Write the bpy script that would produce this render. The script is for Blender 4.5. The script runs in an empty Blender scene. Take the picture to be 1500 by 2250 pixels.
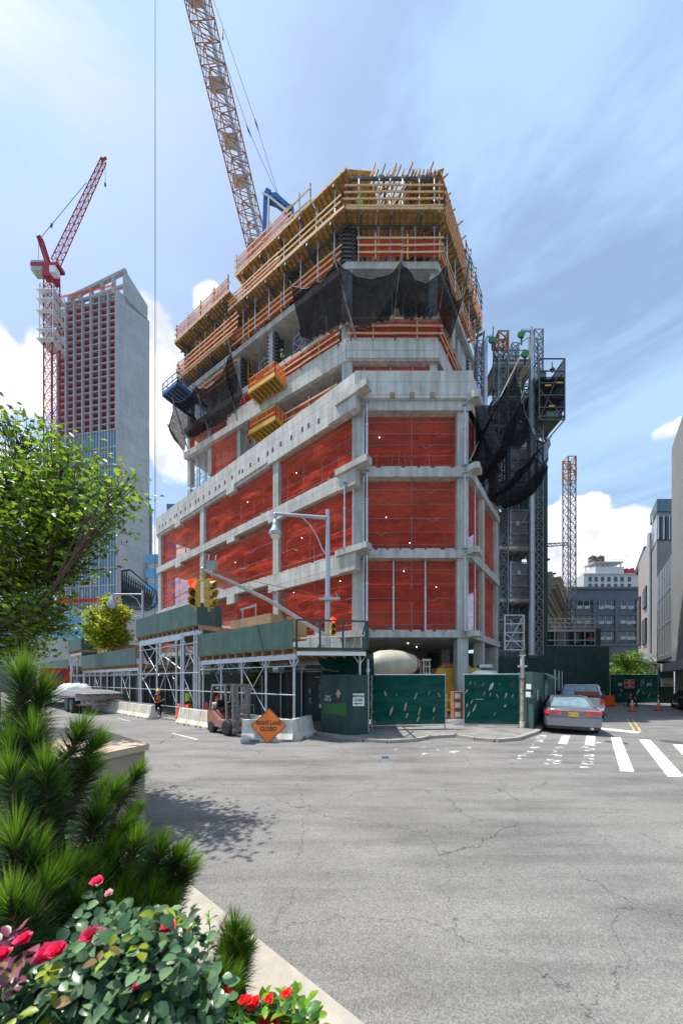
import bpy, bmesh, math, random
import numpy as np
from mathutils import Vector, Matrix, noise
random.seed(7); rng = np.random.default_rng(7)
scene = bpy.context.scene
COL = scene.collection
F, HZ, CX, EYE = 703.0, 1495.0, 750.0, 2.3
V = Vector; Z = V((0, 0, 1))
# survey helpers: bearing and height of a point at depth Y
def P(px, py, Y): return V(((px-CX)/F*Y, Y, EYE+(HZ-py)/F*Y))
def G(px, py, z=0.0):
    Y = F*(EYE-z)/(py-HZ); return V(((px-CX)/F*Y, Y, z))
def on(A, d, px):                       # distance along a plan line at which a bearing crosses it
    k = (px-CX)/F; return (k*A[1]-A[0])/(d[0]-k*d[1])
uL = V((-.7847, .6199, 0)); uR = V((.6196, .7849, 0))
nL = V((-.6199, -.7847, 0)); nR = V((.7849, -.6196, 0)); nF = V((0, -1, 0)); X = V((1, 0, 0))
tL = V((-.853, .5216, 0)).normalized(); tR = V((.6196, .7849, 0))
mL = V((-.5216, -.853, 0)).normalized(); mR = V((.7849, -.6196, 0))

# ---------------------------------------------------------------- materials
def node(nt, t, **k):
    n = nt.nodes.new(t)
    for a, b in k.items(): setattr(n, a, b)
    return n
def mat(name, col, rough=.7, metal=0., var=.12, scale=2., bump=0., bscale=30., col2=None, streak=0., brick=None, spec=.5, coat=0., emit=0.):
    m = bpy.data.materials.new(name); m.use_nodes = True; nt = m.node_tree
    L = nt.links.new; b = nt.nodes['Principled BSDF']
    b.inputs['Roughness'].default_value = rough; b.inputs['Metallic'].default_value = metal
    b.inputs['Specular IOR Level'].default_value = spec
    if coat: b.inputs['Coat Weight'].default_value = coat; b.inputs['Coat Roughness'].default_value = .05
    geo = node(nt, 'ShaderNodeNewGeometry')
    n1 = node(nt, 'ShaderNodeTexNoise'); n1.inputs['Scale'].default_value = scale; n1.inputs['Detail'].default_value = 6; n1.inputs['Roughness'].default_value = .65
    L(geo.outputs['Position'], n1.inputs['Vector'])
    r = node(nt, 'ShaderNodeValToRGB')
    c = V(col[:3]); c2 = V(col2) if col2 else c*(1+var); c1 = c if col2 else c*(1-var)
    r.color_ramp.elements[0].position = .32; r.color_ramp.elements[1].position = .68
    r.color_ramp.elements[0].color = (*c1, 1); r.color_ramp.elements[1].color = (*[min(1, q) for q in c2], 1)
    L(n1.outputs['Fac'], r.inputs['Fac']); out = r.outputs['Color']
    if streak:
        mp = node(nt, 'ShaderNodeMapping'); mp.inputs['Scale'].default_value = (3, 3, .25); L(geo.outputs['Position'], mp.inputs['Vector'])
        n2 = node(nt, 'ShaderNodeTexNoise'); n2.inputs['Scale'].default_value = 1.; n2.inputs['Detail'].default_value = 5
        L(mp.outputs[0], n2.inputs['Vector'])
        r2 = node(nt, 'ShaderNodeValToRGB'); r2.color_ramp.elements[0].position = .35; r2.color_ramp.elements[1].position = .6
        s = 1-streak; r2.color_ramp.elements[0].color = (s, s, s*.97, 1); r2.color_ramp.elements[1].color = (1, 1, 1, 1)
        L(n2.outputs['Fac'], r2.inputs['Fac'])
        mx = node(nt, 'ShaderNodeMix', data_type='RGBA', blend_type='MULTIPLY'); mx.inputs[0].default_value = 1
        L(out, mx.inputs[6]); L(r2.outputs[0], mx.inputs[7]); out = mx.outputs[2]
    if brick:                            # (width, height, mortar, mortar factor, brick factor)
        uv = node(nt, 'ShaderNodeUVMap'); bt = node(nt, 'ShaderNodeTexBrick')
        bt.inputs['Scale'].default_value = 1; bt.inputs['Brick Width'].default_value = brick[0]; bt.inputs['Row Height'].default_value = brick[1]
        bt.inputs['Mortar Size'].default_value = brick[2]; bt.inputs['Mortar Smooth'].default_value = .2
        bt.inputs['Color1'].default_value = (1, 1, 1, 1); q = brick[4]; bt.inputs['Color2'].default_value = (q, q, q, 1)
        q = brick[3]; bt.inputs['Mortar'].default_value = (q, q, q, 1)
        L(uv.outputs[0], bt.inputs['Vector'])
        mx = node(nt, 'ShaderNodeMix', data_type='RGBA', blend_type='MULTIPLY'); mx.inputs[0].default_value = 1
        L(out, mx.inputs[6]); L(bt.outputs['Color'], mx.inputs[7]); out = mx.outputs[2]
    L(out, b.inputs['Base Color'])
    if emit:
        L(out, b.inputs['Emission Color']); b.inputs['Emission Strength'].default_value = emit
    if bump:
        n3 = node(nt, 'ShaderNodeTexNoise'); n3.inputs['Scale'].default_value = bscale; n3.inputs['Detail'].default_value = 4
        L(geo.outputs['Position'], n3.inputs['Vector'])
        bp = node(nt, 'ShaderNodeBump'); bp.inputs['Strength'].default_value = min(1, bump*2); bp.inputs['Distance'].default_value = .02*bump/.5
        L(n3.outputs['Fac'], bp.inputs['Height']); L(bp.outputs[0], b.inputs['Normal'])
    return m
def netmat(name, col, opac, trans=.5, scale=.5, vary=.1, lattice=0):
    m = bpy.data.materials.new(name); m.use_nodes = True; nt = m.node_tree; L = nt.links.new
    nt.nodes.remove(nt.nodes['Principled BSDF']); out = nt.nodes['Material Output']
    geo = node(nt, 'ShaderNodeNewGeometry')
    n1 = node(nt, 'ShaderNodeTexNoise'); n1.inputs['Scale'].default_value = scale; n1.inputs['Detail'].default_value = 4
    mp = node(nt, 'ShaderNodeMapping'); mp.inputs['Scale'].default_value = (1, 1, 3.5); L(geo.outputs['Position'], mp.inputs['Vector']); L(mp.outputs[0], n1.inputs['Vector'])
    r = node(nt, 'ShaderNodeValToRGB'); c = V(col); r.color_ramp.elements[0].position = .35; r.color_ramp.elements[1].position = .65
    r.color_ramp.elements[0].color = (*(c*.8), 1); r.color_ramp.elements[1].color = (*(c*1.2), 1); L(n1.outputs[0], r.inputs[0])
    d = node(nt, 'ShaderNodeBsdfDiffuse'); t = node(nt, 'ShaderNodeBsdfTranslucent'); L(r.outputs[0], d.inputs[0]); L(r.outputs[0], t.inputs[0])
    n2 = node(nt, 'ShaderNodeTexNoise'); n2.inputs['Scale'].default_value = 2.5; n2.inputs['Detail'].default_value = 5; L(mp.outputs[0], n2.inputs['Vector'])
    bp = node(nt, 'ShaderNodeBump'); bp.inputs['Strength'].default_value = .6; bp.inputs['Distance'].default_value = .15; L(n2.outputs[0], bp.inputs['Height'])
    L(bp.outputs[0], d.inputs['Normal']); L(bp.outputs[0], t.inputs['Normal'])
    m1 = node(nt, 'ShaderNodeMixShader'); m1.inputs[0].default_value = trans; L(d.outputs[0], m1.inputs[1]); L(t.outputs[0], m1.inputs[2])
    tr = node(nt, 'ShaderNodeBsdfTransparent'); m2 = node(nt, 'ShaderNodeMixShader')
    mr = node(nt, 'ShaderNodeMapRange'); mr.inputs[1].default_value = .3; mr.inputs[2].default_value = .7
    mr.inputs[3].default_value = max(0, opac-vary); mr.inputs[4].default_value = min(1, opac+vary); L(n2.outputs[0], mr.inputs[0])
    L(mr.outputs[0], m2.inputs[0]); L(tr.outputs[0], m2.inputs[1]); L(m1.outputs[0], m2.inputs[2]); L(m2.outputs[0], out.inputs[0])
    return m
def leafmat(name, col, col2, scale=3., rough=.45, trans=.35):
    m = bpy.data.materials.new(name); m.use_nodes = True; nt = m.node_tree; L = nt.links.new
    b = nt.nodes['Principled BSDF']; out = nt.nodes['Material Output']
    geo = node(nt, 'ShaderNodeNewGeometry'); n1 = node(nt, 'ShaderNodeTexNoise'); n1.inputs['Scale'].default_value = scale; n1.inputs['Detail'].default_value = 3
    L(geo.outputs['Position'], n1.inputs['Vector'])
    r = node(nt, 'ShaderNodeValToRGB'); r.color_ramp.elements[0].position = .35; r.color_ramp.elements[1].position = .65
    r.color_ramp.elements[0].color = (*col, 1); r.color_ramp.elements[1].color = (*col2, 1); L(n1.outputs[0], r.inputs[0])
    mi = node(nt, 'ShaderNodeMix', data_type='RGBA', blend_type='MULTIPLY'); mi.inputs[0].default_value = 1
    mr = node(nt, 'ShaderNodeMapRange'); mr.inputs[3].default_value = .65; mr.inputs[4].default_value = 1.35; L(geo.outputs['Random Per Island'], mr.inputs[0])
    L(r.outputs[0], mi.inputs[6]); L(mr.outputs[0], mi.inputs[7])
    L(mi.outputs[2], b.inputs['Base Color']); b.inputs['Roughness'].default_value = rough
    t = node(nt, 'ShaderNodeBsdfTranslucent'); L(mi.outputs[2], t.inputs[0])
    ms = node(nt, 'ShaderNodeMixShader'); ms.inputs[0].default_value = trans; L(b.outputs[0], ms.inputs[1]); L(t.outputs[0], ms.inputs[2]); L(ms.outputs[0], out.inputs[0])
    return m
class Mats(dict):                       # a material may be named before it is defined further down
    pend = {}
    def __missing__(s, k):
        if k not in s.pend: s.pend[k] = bpy.data.materials.new('pending_'+k)
        return s.pend[k]
    def __setitem__(s, k, v):
        if k in s.pend: q = s.pend.pop(k); q.user_remap(v); bpy.data.materials.remove(q)
        dict.__setitem__(s, k, v)
M = Mats()
M['conc'] = mat('concrete', (.50, .49, .455), .85, var=.16, scale=1.1, bump=.25, bscale=9, streak=.28)
M['concp'] = mat('board_marked_concrete', (.60, .585, .54), .85, var=.14, scale=.9, bump=.25, bscale=9, streak=.25, brick=(2.44, .8, .022, .62, .93))
M['concd'] = mat('inner_concrete', (.33, .315, .29), .85, var=.2, scale=.8, bump=.2, bscale=6)  # darker concrete for core walls and inner columns
M['steel'] = mat('galvanised_steel', (.50, .52, .54), .42, .75, var=.15, scale=4)
M['hsteel'] = mat('hoist_steel', (.22, .235, .26), .5, .6, var=.2, scale=3)
M['dsteel'] = mat('dark_weathered_steel', (.12, .12, .12), .6, .5, var=.25, scale=4)
M['pole'] = mat('painted_grey_pole', (.42, .46, .50), .4, .5, var=.08)
M['lumber'] = mat('fresh_lumber', (.66, .42, .20), .75, var=.22, scale=5)
M['ply'] = mat('plywood', (.74, .43, .14), .7, var=.25, scale=2.2, brick=(2.4, .3, .02, .45, .8))
M['plyw'] = mat('weathered_plywood', (.42, .27, .14), .75, var=.25, scale=1.5, brick=(2.4, 1.2, .015, .5, .85))
M['timber'] = mat('dark_timber', (.30, .21, .13), .8, var=.3, scale=4)
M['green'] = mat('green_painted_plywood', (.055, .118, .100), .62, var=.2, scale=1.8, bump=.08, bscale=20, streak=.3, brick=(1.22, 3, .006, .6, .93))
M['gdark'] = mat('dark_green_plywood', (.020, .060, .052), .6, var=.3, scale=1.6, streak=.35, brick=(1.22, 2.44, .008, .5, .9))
M['gsteel'] = mat('green_painted_steel', (.02, .07, .055), .5, .2)
M['red'] = netmat('red_debris_net', (.92, .115, .065), .60, .5, .45, .14)
M['orange'] = netmat('orange_debris_net', (.85, .13, .04), .75, .5, .8, .12)
M['pink'] = netmat('pink_debris_net', (.62, .26, .30), .72, .5, .8, .12)
M['black'] = netmat('black_safety_net', (.020, .020, .024), .84, .3, .9, .08)
M['gmesh'] = netmat('green_windscreen', (.012, .085, .070), .985, .25, .9, .012)
M['yel'] = mat('yellow_painted_steel', (.62, .36, .04), .5, .2, var=.15)
M['amber'] = mat('crane_orange_paint', (.36, .14, .035), .5, .3, var=.15)
M['redst'] = mat('red_painted_steel', (.40, .02, .04), .5, .2)
M['blue'] = mat('blue_painted_steel', (.03, .14, .38), .45, .2)
M['white'] = mat('white_paint', (.78, .78, .76), .5, var=.05)
M['blk'] = mat('black_rubber', (.02, .02, .02), .7, var=.3)
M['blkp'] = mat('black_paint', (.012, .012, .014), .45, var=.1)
M['glass'] = mat('dark_glass', (.03, .04, .05), .08, 0, var=.1, spec=.8)
M['sign_o'] = mat('orange_reflective', (.85, .20, .02), .5, var=.05)
M['sign_w'] = mat('white_sign', (.75, .77, .78), .5, var=.05)
M['ink'] = mat('black_ink', (.015, .015, .015), .6, var=.05)
M['signal'] = mat('signal_yellow', (.62, .40, .08), .55, var=.2, scale=9)
M['plastic_o'] = mat('orange_plastic', (.80, .10, .03), .45, var=.1)

# ---------------------------------------------------------------- mesh builder
class MB:
    def __init__(s): s.v = []; s.f = []; s.m = []; s.sm = []; s.st = []
    def add(s, vs, fs, m=0, sm=False):
        k = len(s.v); s.st.append(k); s.v += [tuple(q) for q in vs]
        for f in fs: s.f.append([k+i for i in f]); s.m.append(m); s.sm.append(sm)
        return s
    def quad(s, a, b, c, d, m=0): return s.add([a, b, c, d], [(0, 1, 2, 3)], m)
    def hexa(s, b, t, m=0):
        n = len(b); fs = [tuple(range(n-1, -1, -1)), tuple(range(n, 2*n))]+[(i, (i+1) % n, n+(i+1) % n, n+i) for i in range(n)]
        return s.add(list(b)+list(t), fs, m)
    def box(s, c, size, ux=X, m=0, uz=Z):
        c = V(c); ux = V(ux).normalized(); uz = V(uz); uy = uz.cross(ux).normalized(); a, b, h = ux*size[0]/2, uy*size[1]/2, uz*size[2]/2
        bt = [c-a-b-h, c+a-b-h, c+a+b-h, c-a+b-h]; return s.hexa(bt, [q+2*h for q in bt], m)
    def bar(s, a, b, w, h=None, m=0, up=Z):
        a = V(a); b = V(b); h = h or w; d = (b-a)
        if d.length < 1e-6: return s
        d.normalize(); up = V(up)
        if abs(d.dot(up)) > .98: up = V((1, 0, 0)) if abs(d.x) < .9 else V((0, 1, 0))
        sx = d.cross(up).normalized(); sy = sx.cross(d).normalized(); sx = sx*w/2; sy = sy*h/2
        r = [-sx-sy, sx-sy, sx+sy, -sx+sy]; return s.hexa([a+q for q in r], [b+q for q in r], m)
    def tube(s, a, b, r, r2=None, n=6, m=0, sm=True, caps=True):
        a = V(a); b = V(b); r2 = r if r2 is None else r2; d = b-a
        if d.length < 1e-6: return s
        d.normalize(); up = X if abs(d.x) < .8 else V((0, 1, 0)); sx = d.cross(up).normalized(); sy = sx.cross(d)
        A = [a+(sx*math.cos(t)+sy*math.sin(t))*r for t in [2*math.pi*i/n for i in range(n)]]
        B = [b+(sx*math.cos(t)+sy*math.sin(t))*r2 for t in [2*math.pi*i/n for i in range(n)]]
        s.add(A+B, [(i, (i+1) % n, n+(i+1) % n, n+i) for i in range(n)], m, sm)
        if caps: s.add(A, [tuple(range(n-1, -1, -1))], m); s.add(B, [tuple(range(n))], m)
        return s
    def path(s, pts, r, n=6, m=0, r2=None):
        k = len(pts)-1
        for i in range(k):
            ra = r if r2 is None else r+(r2-r)*i/k; rb = r if r2 is None else r+(r2-r)*(i+1)/k
            s.tube(pts[i], pts[i+1], ra, rb, n, m)
        return s
    def prism(s, poly, z0, z1, m=0):
        return s.hexa([V((q[0], q[1], z0)) for q in poly], [V((q[0], q[1], z1)) for q in poly], m)
    def extr(s, poly, vec, m=0):
        vec = V(vec); return s.hexa([V(q) for q in poly], [V(q)+vec for q in poly], m)
    def lathe(s, prof, c, axis=Z, n=16, m=0, sm=True):
        c = V(c); axis = V(axis).normalized(); up = X if abs(axis.x) < .8 else V((0, 1, 0)); sx = axis.cross(up).normalized(); sy = axis.cross(sx)
        vs = [c+axis*h+(sx*math.cos(2*math.pi*i/n)+sy*math.sin(2*math.pi*i/n))*r for r, h in prof for i in range(n)]
        fs = [(j*n+i, j*n+(i+1) % n, (j+1)*n+(i+1) % n, (j+1)*n+i) for j in range(len(prof)-1) for i in range(n)]
        s.add(vs, fs, m, sm); k = len(prof)-1
        s.add(vs[:n], [tuple(range(n-1, -1, -1))], m); s.add(vs[k*n:], [tuple(range(n))], m); return s
    def grid(s, fn, nu, nv, m=0, sm=True):
        vs = [fn(i/nu, j/nv) for j in range(nv+1) for i in range(nu+1)]; w = nu+1
        return s.add(vs, [(j*w+i, j*w+i+1, (j+1)*w+i+1, (j+1)*w+i) for j in range(nv) for i in range(nu)], m, sm)
    def ball(s, c, r, n=10, m=0, sz=1.):
        k = n//2; return s.lathe([(max(1e-4, r*math.sin(math.pi*i/k)), -r*sz*math.cos(math.pi*i/k)) for i in range(k+1)], c, Z, n, m)
    def each(s, name, mats, parent=None):           # one object per added piece
        fs = sorted(range(len(s.f)), key=lambda i: s.f[i][0]); out = []; groups = {}
        starts = sorted(set(s.st)); import bisect
        for i, f in enumerate(s.f): groups.setdefault(bisect.bisect_right(starts, min(f))-1, []).append(i)
        for g_ in sorted(groups):
            a = starts[g_]; b = starts[g_+1] if g_+1 < len(starts) else len(s.v); q = MB(); q.v = s.v[a:b]
            for i in groups[g_]: q.f.append([k-a for k in s.f[i]]); q.m.append(s.m[i]); q.sm.append(s.sm[i])
            out.append(q.build(name, mats, parent))
        return out
    def build(s, name, mats, parent=None, local=False):
        me = bpy.data.meshes.new(name); off = V((0, 0, 0))
        if not local:
            q = parent
            while q: off += q.location; q = q.parent
        vs = [(x-off.x, y-off.y, z-off.z) for x, y, z in s.v]
        me.from_pydata(vs, [], s.f)
        if not isinstance(mats, (list, tuple)): mats = [mats]
        for q in mats: me.materials.append(M[q] if isinstance(q, str) else q)
        me.polygons.foreach_set('material_index', s.m); me.polygons.foreach_set('use_smooth', s.sm)
        uv = me.uv_layers.new(name='UVMap'); data = []
        for p in me.polygons:
            n = p.normal
            if abs(n.z) > .75:
                for vi in p.vertices: q = s.v[vi]; data += [q[0], q[1]]
            else:
                l = math.hypot(n.x, n.y) or 1; tx, ty = -n.y/l, n.x/l
                for vi in p.vertices: q = s.v[vi]; data += [q[0]*tx+q[1]*ty, q[2]]
        uv.data.foreach_set('uv', data)
        o = bpy.data.objects.new(name, me); COL.objects.link(o)
        if parent: o.parent = parent
        return o
def fast_mesh(name, verts, nper, mats, mi=None, parent=None, sub=None, smooth=False):
    """verts (N*nper,3) numpy; each face has nper vertices (or sub = list of index tuples per item)"""
    off = V((0, 0, 0)); q = parent
    while q: off += q.location; q = q.parent
    verts = verts-np.array(off)
    me = bpy.data.meshes.new(name); n = len(verts)//nper; sub = sub or [tuple(range(nper))]
    me.vertices.add(len(verts)); me.vertices.foreach_set('co', verts.astype(np.float32).ravel())
    idx = []; tot = []
    base = np.arange(n)[:, None]*nper
    lens = [len(t) for t in sub]
    allidx = np.concatenate([base+np.array(t)[None, :] for t in sub], axis=1)
    me.loops.add(allidx.size); me.loops.foreach_set('vertex_index', allidx.ravel().astype(np.int32))
    L = np.tile(np.array(lens), n); me.polygons.add(len(L))
    me.polygons.foreach_set('loop_start', np.concatenate([[0], np.cumsum(L)[:-1]]).astype(np.int32))
    if mi is not None: me.polygons.foreach_set('material_index', np.repeat(mi, len(sub)).astype(np.int32))
    if smooth: me.polygons.foreach_set('use_smooth', np.ones(len(L), dtype=bool))
    for q in (mats if isinstance(mats, (list, tuple)) else [mats]): me.materials.append(M[q] if isinstance(q, str) else q)
    me.update(calc_edges=True); me.validate()
    o = bpy.data.objects.new(name, me); COL.objects.link(o)
    if parent: o.parent = parent
    return o
def tag(o, label=None, cat=None, group=None, kind=None):
    if label: o['label'] = label
    if cat: o['category'] = cat
    if group: o['group'] = group
    if kind: o['kind'] = kind
    return o
def thing(name, label, cat, loc=(0, 0, 0), group=None):
    o = bpy.data.objects.new(name, None); COL.objects.link(o); o.location = V(loc); o.empty_display_size = .3
    return tag(o, label, cat, group)
def copy_tree(o, parent=None, kids=None):
    c = o.copy(); COL.objects.link(c)
    if parent: c.parent = parent
    for ch in list(o.children): copy_tree(ch, c)
    return c
def text(name, s, c, right, up, size, m, parent, off=.004, align='CENTER', sx=1., bold=0.):
    cu = bpy.data.curves.new(name, 'FONT'); cu.body = s; cu.size = size; cu.align_x = align; cu.align_y = 'CENTER'; cu.offset = bold; cu.extrude = .001
    cu.resolution_u = 2; tmp = bpy.data.objects.new('tmp', cu); COL.objects.link(tmp)
    dg = bpy.context.evaluated_depsgraph_get(); me = bpy.data.meshes.new_from_object(tmp.evaluated_get(dg)); bpy.data.objects.remove(tmp)
    right = V(right).normalized(); up = V(up).normalized(); n = right.cross(up); o0 = V((0, 0, 0)); q = parent
    while q: o0 += q.location; q = q.parent
    base = V(c)+n*off-o0
    for v in me.vertices: v.co = base+right*v.co.x*sx+up*v.co.y+n*v.co.z
    me.materials.clear(); me.materials.append(M[m] if isinstance(m, str) else m); me.name = name
    o = bpy.data.objects.new(name, me); COL.objects.link(o); o.parent = parent; return o
def lattice(mb, a, b, w, h=None, seg=None, rc=.05, rb=.03, up=Z, w2=None, m=0, mb2=0, xx=False):
    """four-chord lattice from a to b; returns corner list"""
    a = V(a); b = V(b); h = h or w; d = (b-a); Ln = d.length; d.normalize(); up = V(up)
    if abs(d.dot(up)) > .98: up = V((0, 1, 0))
    sx = d.cross(up).normalized(); sy = sx.cross(d).normalized(); w2 = w2 or w; seg = seg or max(2, int(Ln/w)); C = []
    for i in range(seg+1):
        k = (w+(w2-w)*i/seg)/w; p = a+d*Ln*i/seg; C.append([p+sx*w/2*k*i1+sy*h/2*k*j1 for i1, j1 in ((-1, -1), (1, -1), (1, 1), (-1, 1))])
    for j in range(4): mb.bar(C[0][j], C[-1][j], rc*2, m=m)
    for i in range(seg):
        for j in range(4):
            k = (j+1) % 4; mb.bar(C[i][j], C[i][k], rb*2, m=mb2)
            if (i+j) % 2 or xx: mb.bar(C[i][j], C[i+1][k], rb*2, m=mb2)
            if not (i+j) % 2 or xx: mb.bar(C[i][k], C[i+1][j], rb*2, m=mb2)
    for j in range(4): mb.bar(C[-1][j], C[-1][(j+1) % 4], rb*2, m=mb2)
    return C
def cloth(c00, c10, c11, c01, n, amp=.1, nu=24, nv=16, seed=0, sag=0., vs=1., bow=0.):
    """wrinkled sheet between four corners, n = outward"""
    c00, c10, c11, c01 = map(V, (c00, c10, c11, c01)); n = V(n).normalized(); sd = V((seed*13.7, seed*5.1, seed*3.3))
    def fn(u, v):
        p = (c00*(1-u)+c10*u)*(1-v)+(c01*(1-u)+c11*u)*v
        e = (16*u*(1-u)*v*(1-v))**.4
        w = noise.noise(V((p.x*.35, p.y*.35, p.z*.9*vs))+sd)*1.2+noise.noise(V((p.x*1.1, p.y*1.1, p.z*2.4*vs))+sd)*.5+noise.noise(V((p.x*2, p.y*2, p.z*5*vs))+sd)*.25
        q = p+n*(amp*w*e+bow*math.sin(math.pi*v)*math.sin(math.pi*u)); q.z -= sag*4*u*(1-u)*v
        return q
    return MB().grid(fn, nu, nv)
# ---------------------------------------------------------------- camera, light, sky
cam = bpy.data.cameras.new('camera'); co = bpy.data.objects.new('camera', cam); COL.objects.link(co)
co.location = (0, 0, EYE); co.rotation_euler = (math.pi/2, 0, 0)
cam.sensor_fit = 'HORIZONTAL'; cam.sensor_width = 36; cam.lens = F/1500*36; cam.shift_y = 370/1500
cam.clip_start = .05; cam.clip_end = 3000
cam.dof.use_dof = True; cam.dof.focus_distance = 18; cam.dof.aperture_fstop = 5.6
scene.camera = co
sunv = V((-.965, .26, 0)).normalized()*math.cos(math.radians(67))+Z*math.sin(math.radians(67))
sl = bpy.data.lights.new('sun', 'SUN'); sl.energy = 4.0; sl.angle = math.radians(.55); sl.color = (1, .95, .87)
so = bpy.data.objects.new('sun', sl); COL.objects.link(so); so.rotation_euler = sunv.to_track_quat('Z', 'Y').to_euler(); so.location = (-30, 10, 60)
w = bpy.data.worlds.new('World'); scene.world = w; w.use_nodes = True; nt = w.node_tree; L = nt.links.new
bg = nt.nodes['Background']; bg.inputs[1].default_value = .125
sky = node(nt, 'ShaderNodeTexSky', sky_type='NISHITA'); sky.sun_disc = False; sky.sun_elevation = math.radians(67)
sky.sun_rotation = math.atan2(sunv.x, sunv.y); sky.air_density = 1.0; sky.dust_density = 1.2; sky.ozone_density = 1.0
tc = node(nt, 'ShaderNodeTexCoord'); gen = tc.outputs['Generated']
def mth(op, a, b=None, cl=False):
    n = node(nt, 'ShaderNodeMath', operation=op, use_clamp=cl)
    for i, q in enumerate((a, b)):
        if q is None: continue
        if hasattr(q, 'is_output'): L(q, n.inputs[i])
        else: n.inputs[i].default_value = q
    return n.outputs[0]
def nz(scale, vec, det=8, ro=.6, dist=0.):
    n = node(nt, 'ShaderNodeTexNoise'); n.inputs['Scale'].default_value = scale; n.inputs['Detail'].default_value = det
    n.inputs['Roughness'].default_value = ro; n.inputs['Distortion'].default_value = dist; L(vec, n.inputs['Vector']); return n.outputs['Fac']
mp = node(nt, 'ShaderNodeMapping'); mp.inputs['Rotation'].default_value = (.3, .9, .2); mp.inputs['Scale'].default_value = (1.0, 1.0, 3.2); L(gen, mp.inputs[0])
cir = nz(1.3, mp.outputs[0], 9, .62, .6)
cir2 = nz(3.6, mp.outputs[0], 8, .6, .4)
cm = mth('ADD', mth('MULTIPLY', cir, .75), mth('MULTIPLY', cir2, .25))
cmr = node(nt, 'ShaderNodeMapRange', interpolation_type='SMOOTHSTEP'); L(cm, cmr.inputs[0]); cmr.inputs[1].default_value = .40; cmr.inputs[2].default_value = .60; cmr.inputs[3].default_value = .30; cmr.inputs[4].default_value = .92
cfac = cmr.outputs[0]
# cumulus banks: bearings of their centres, angular size (horizontal, vertical)
puffs = [(-20, 800, 115, 100), (60, 860, 110, 75), (90, 830, 60, 90), (340, 870, 85, 150), (375, 960, 60, 120), (460, 668, 38, 34), (340, 760, 40, 70), (300, 1200, 130, 90),
         (1345, 1165, 75, 78), (1265, 1170, 70, 70), (1310, 1120, 50, 40), (1190, 1190, 55, 60), (1410, 1250, 100, 60), (1240, 1270, 90, 70), (1480, 940, 60, 26), (-60, 1000, 120, 60)]
nzv = node(nt, 'ShaderNodeTexNoise'); nzv.inputs['Scale'].default_value = 7; nzv.inputs['Detail'].default_value = 8; nzv.inputs['Roughness'].default_value = .55; L(gen, nzv.inputs['Vector'])
sep = node(nt, 'ShaderNodeSeparateXYZ'); L(gen, sep.inputs[0])
az = mth('ARCTAN2', sep.outputs[0], sep.outputs[1]); el = mth('ARCSINE', sep.outputs[2])
tot = None
for (px, py, rx, ry) in puffs:
    d = V(((px-CX)/F, 1, (HZ-py)/F)); a0 = math.atan2(d.x, 1); e0 = math.asin(d.z/d.length); ks = 1/F/(1+d.x**2); kr = 1/F/d.length
    qx = mth('DIVIDE', mth('SUBTRACT', az, a0), rx*ks*1.1); qy = mth('DIVIDE', mth('SUBTRACT', el, e0), ry*kr)
    r2 = mth('ADD', mth('MULTIPLY', qx, qx), mth('MULTIPLY', qy, qy))
    g = mth('SUBTRACT', 1.0, r2); g = mth('MAXIMUM', g, -1.5)
    tot = g if tot is None else mth('MAXIMUM', tot, g)
cu = mth('ADD', tot, mth('MULTIPLY', mth('SUBTRACT', nzv.outputs['Fac'], .5), 4.2))
cur = node(nt, 'ShaderNodeMapRange', interpolation_type='SMOOTHSTEP'); L(cu, cur.inputs[0]); cur.inputs[1].default_value = .1; cur.inputs[2].default_value = .55
nz3 = nz(11, gen, 6, .6)
cc = node(nt, 'ShaderNodeValToRGB'); cc.color_ramp.elements[0].position = .35; cc.color_ramp.elements[1].position = .6
cc.color_ramp.elements[0].color = (4.2, 4.5, 5.0, 1); cc.color_ramp.elements[1].color = (6.6, 6.6, 6.6, 1); L(nz3, cc.inputs[0])
mx1 = node(nt, 'ShaderNodeMix', data_type='RGBA'); L(cfac, mx1.inputs[0]); L(sky.outputs[0], mx1.inputs[6]); mx1.inputs[7].default_value = (2.85, 4.15, 5.8, 1)
mx2 = node(nt, 'ShaderNodeMix', data_type='RGBA'); L(cur.outputs[0], mx2.inputs[0]); L(mx1.outputs[2], mx2.inputs[6]); L(cc.outputs[0], mx2.inputs[7])
L(mx2.outputs[2], bg.inputs[0])
vs_ = scene.view_settings; vs_.view_transform = 'Standard'; vs_.look = 'None'; vs_.exposure = .62; vs_.gamma = 1
scene.cycles.max_bounces = 8; scene.cycles.transparent_max_bounces = 24

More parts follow.
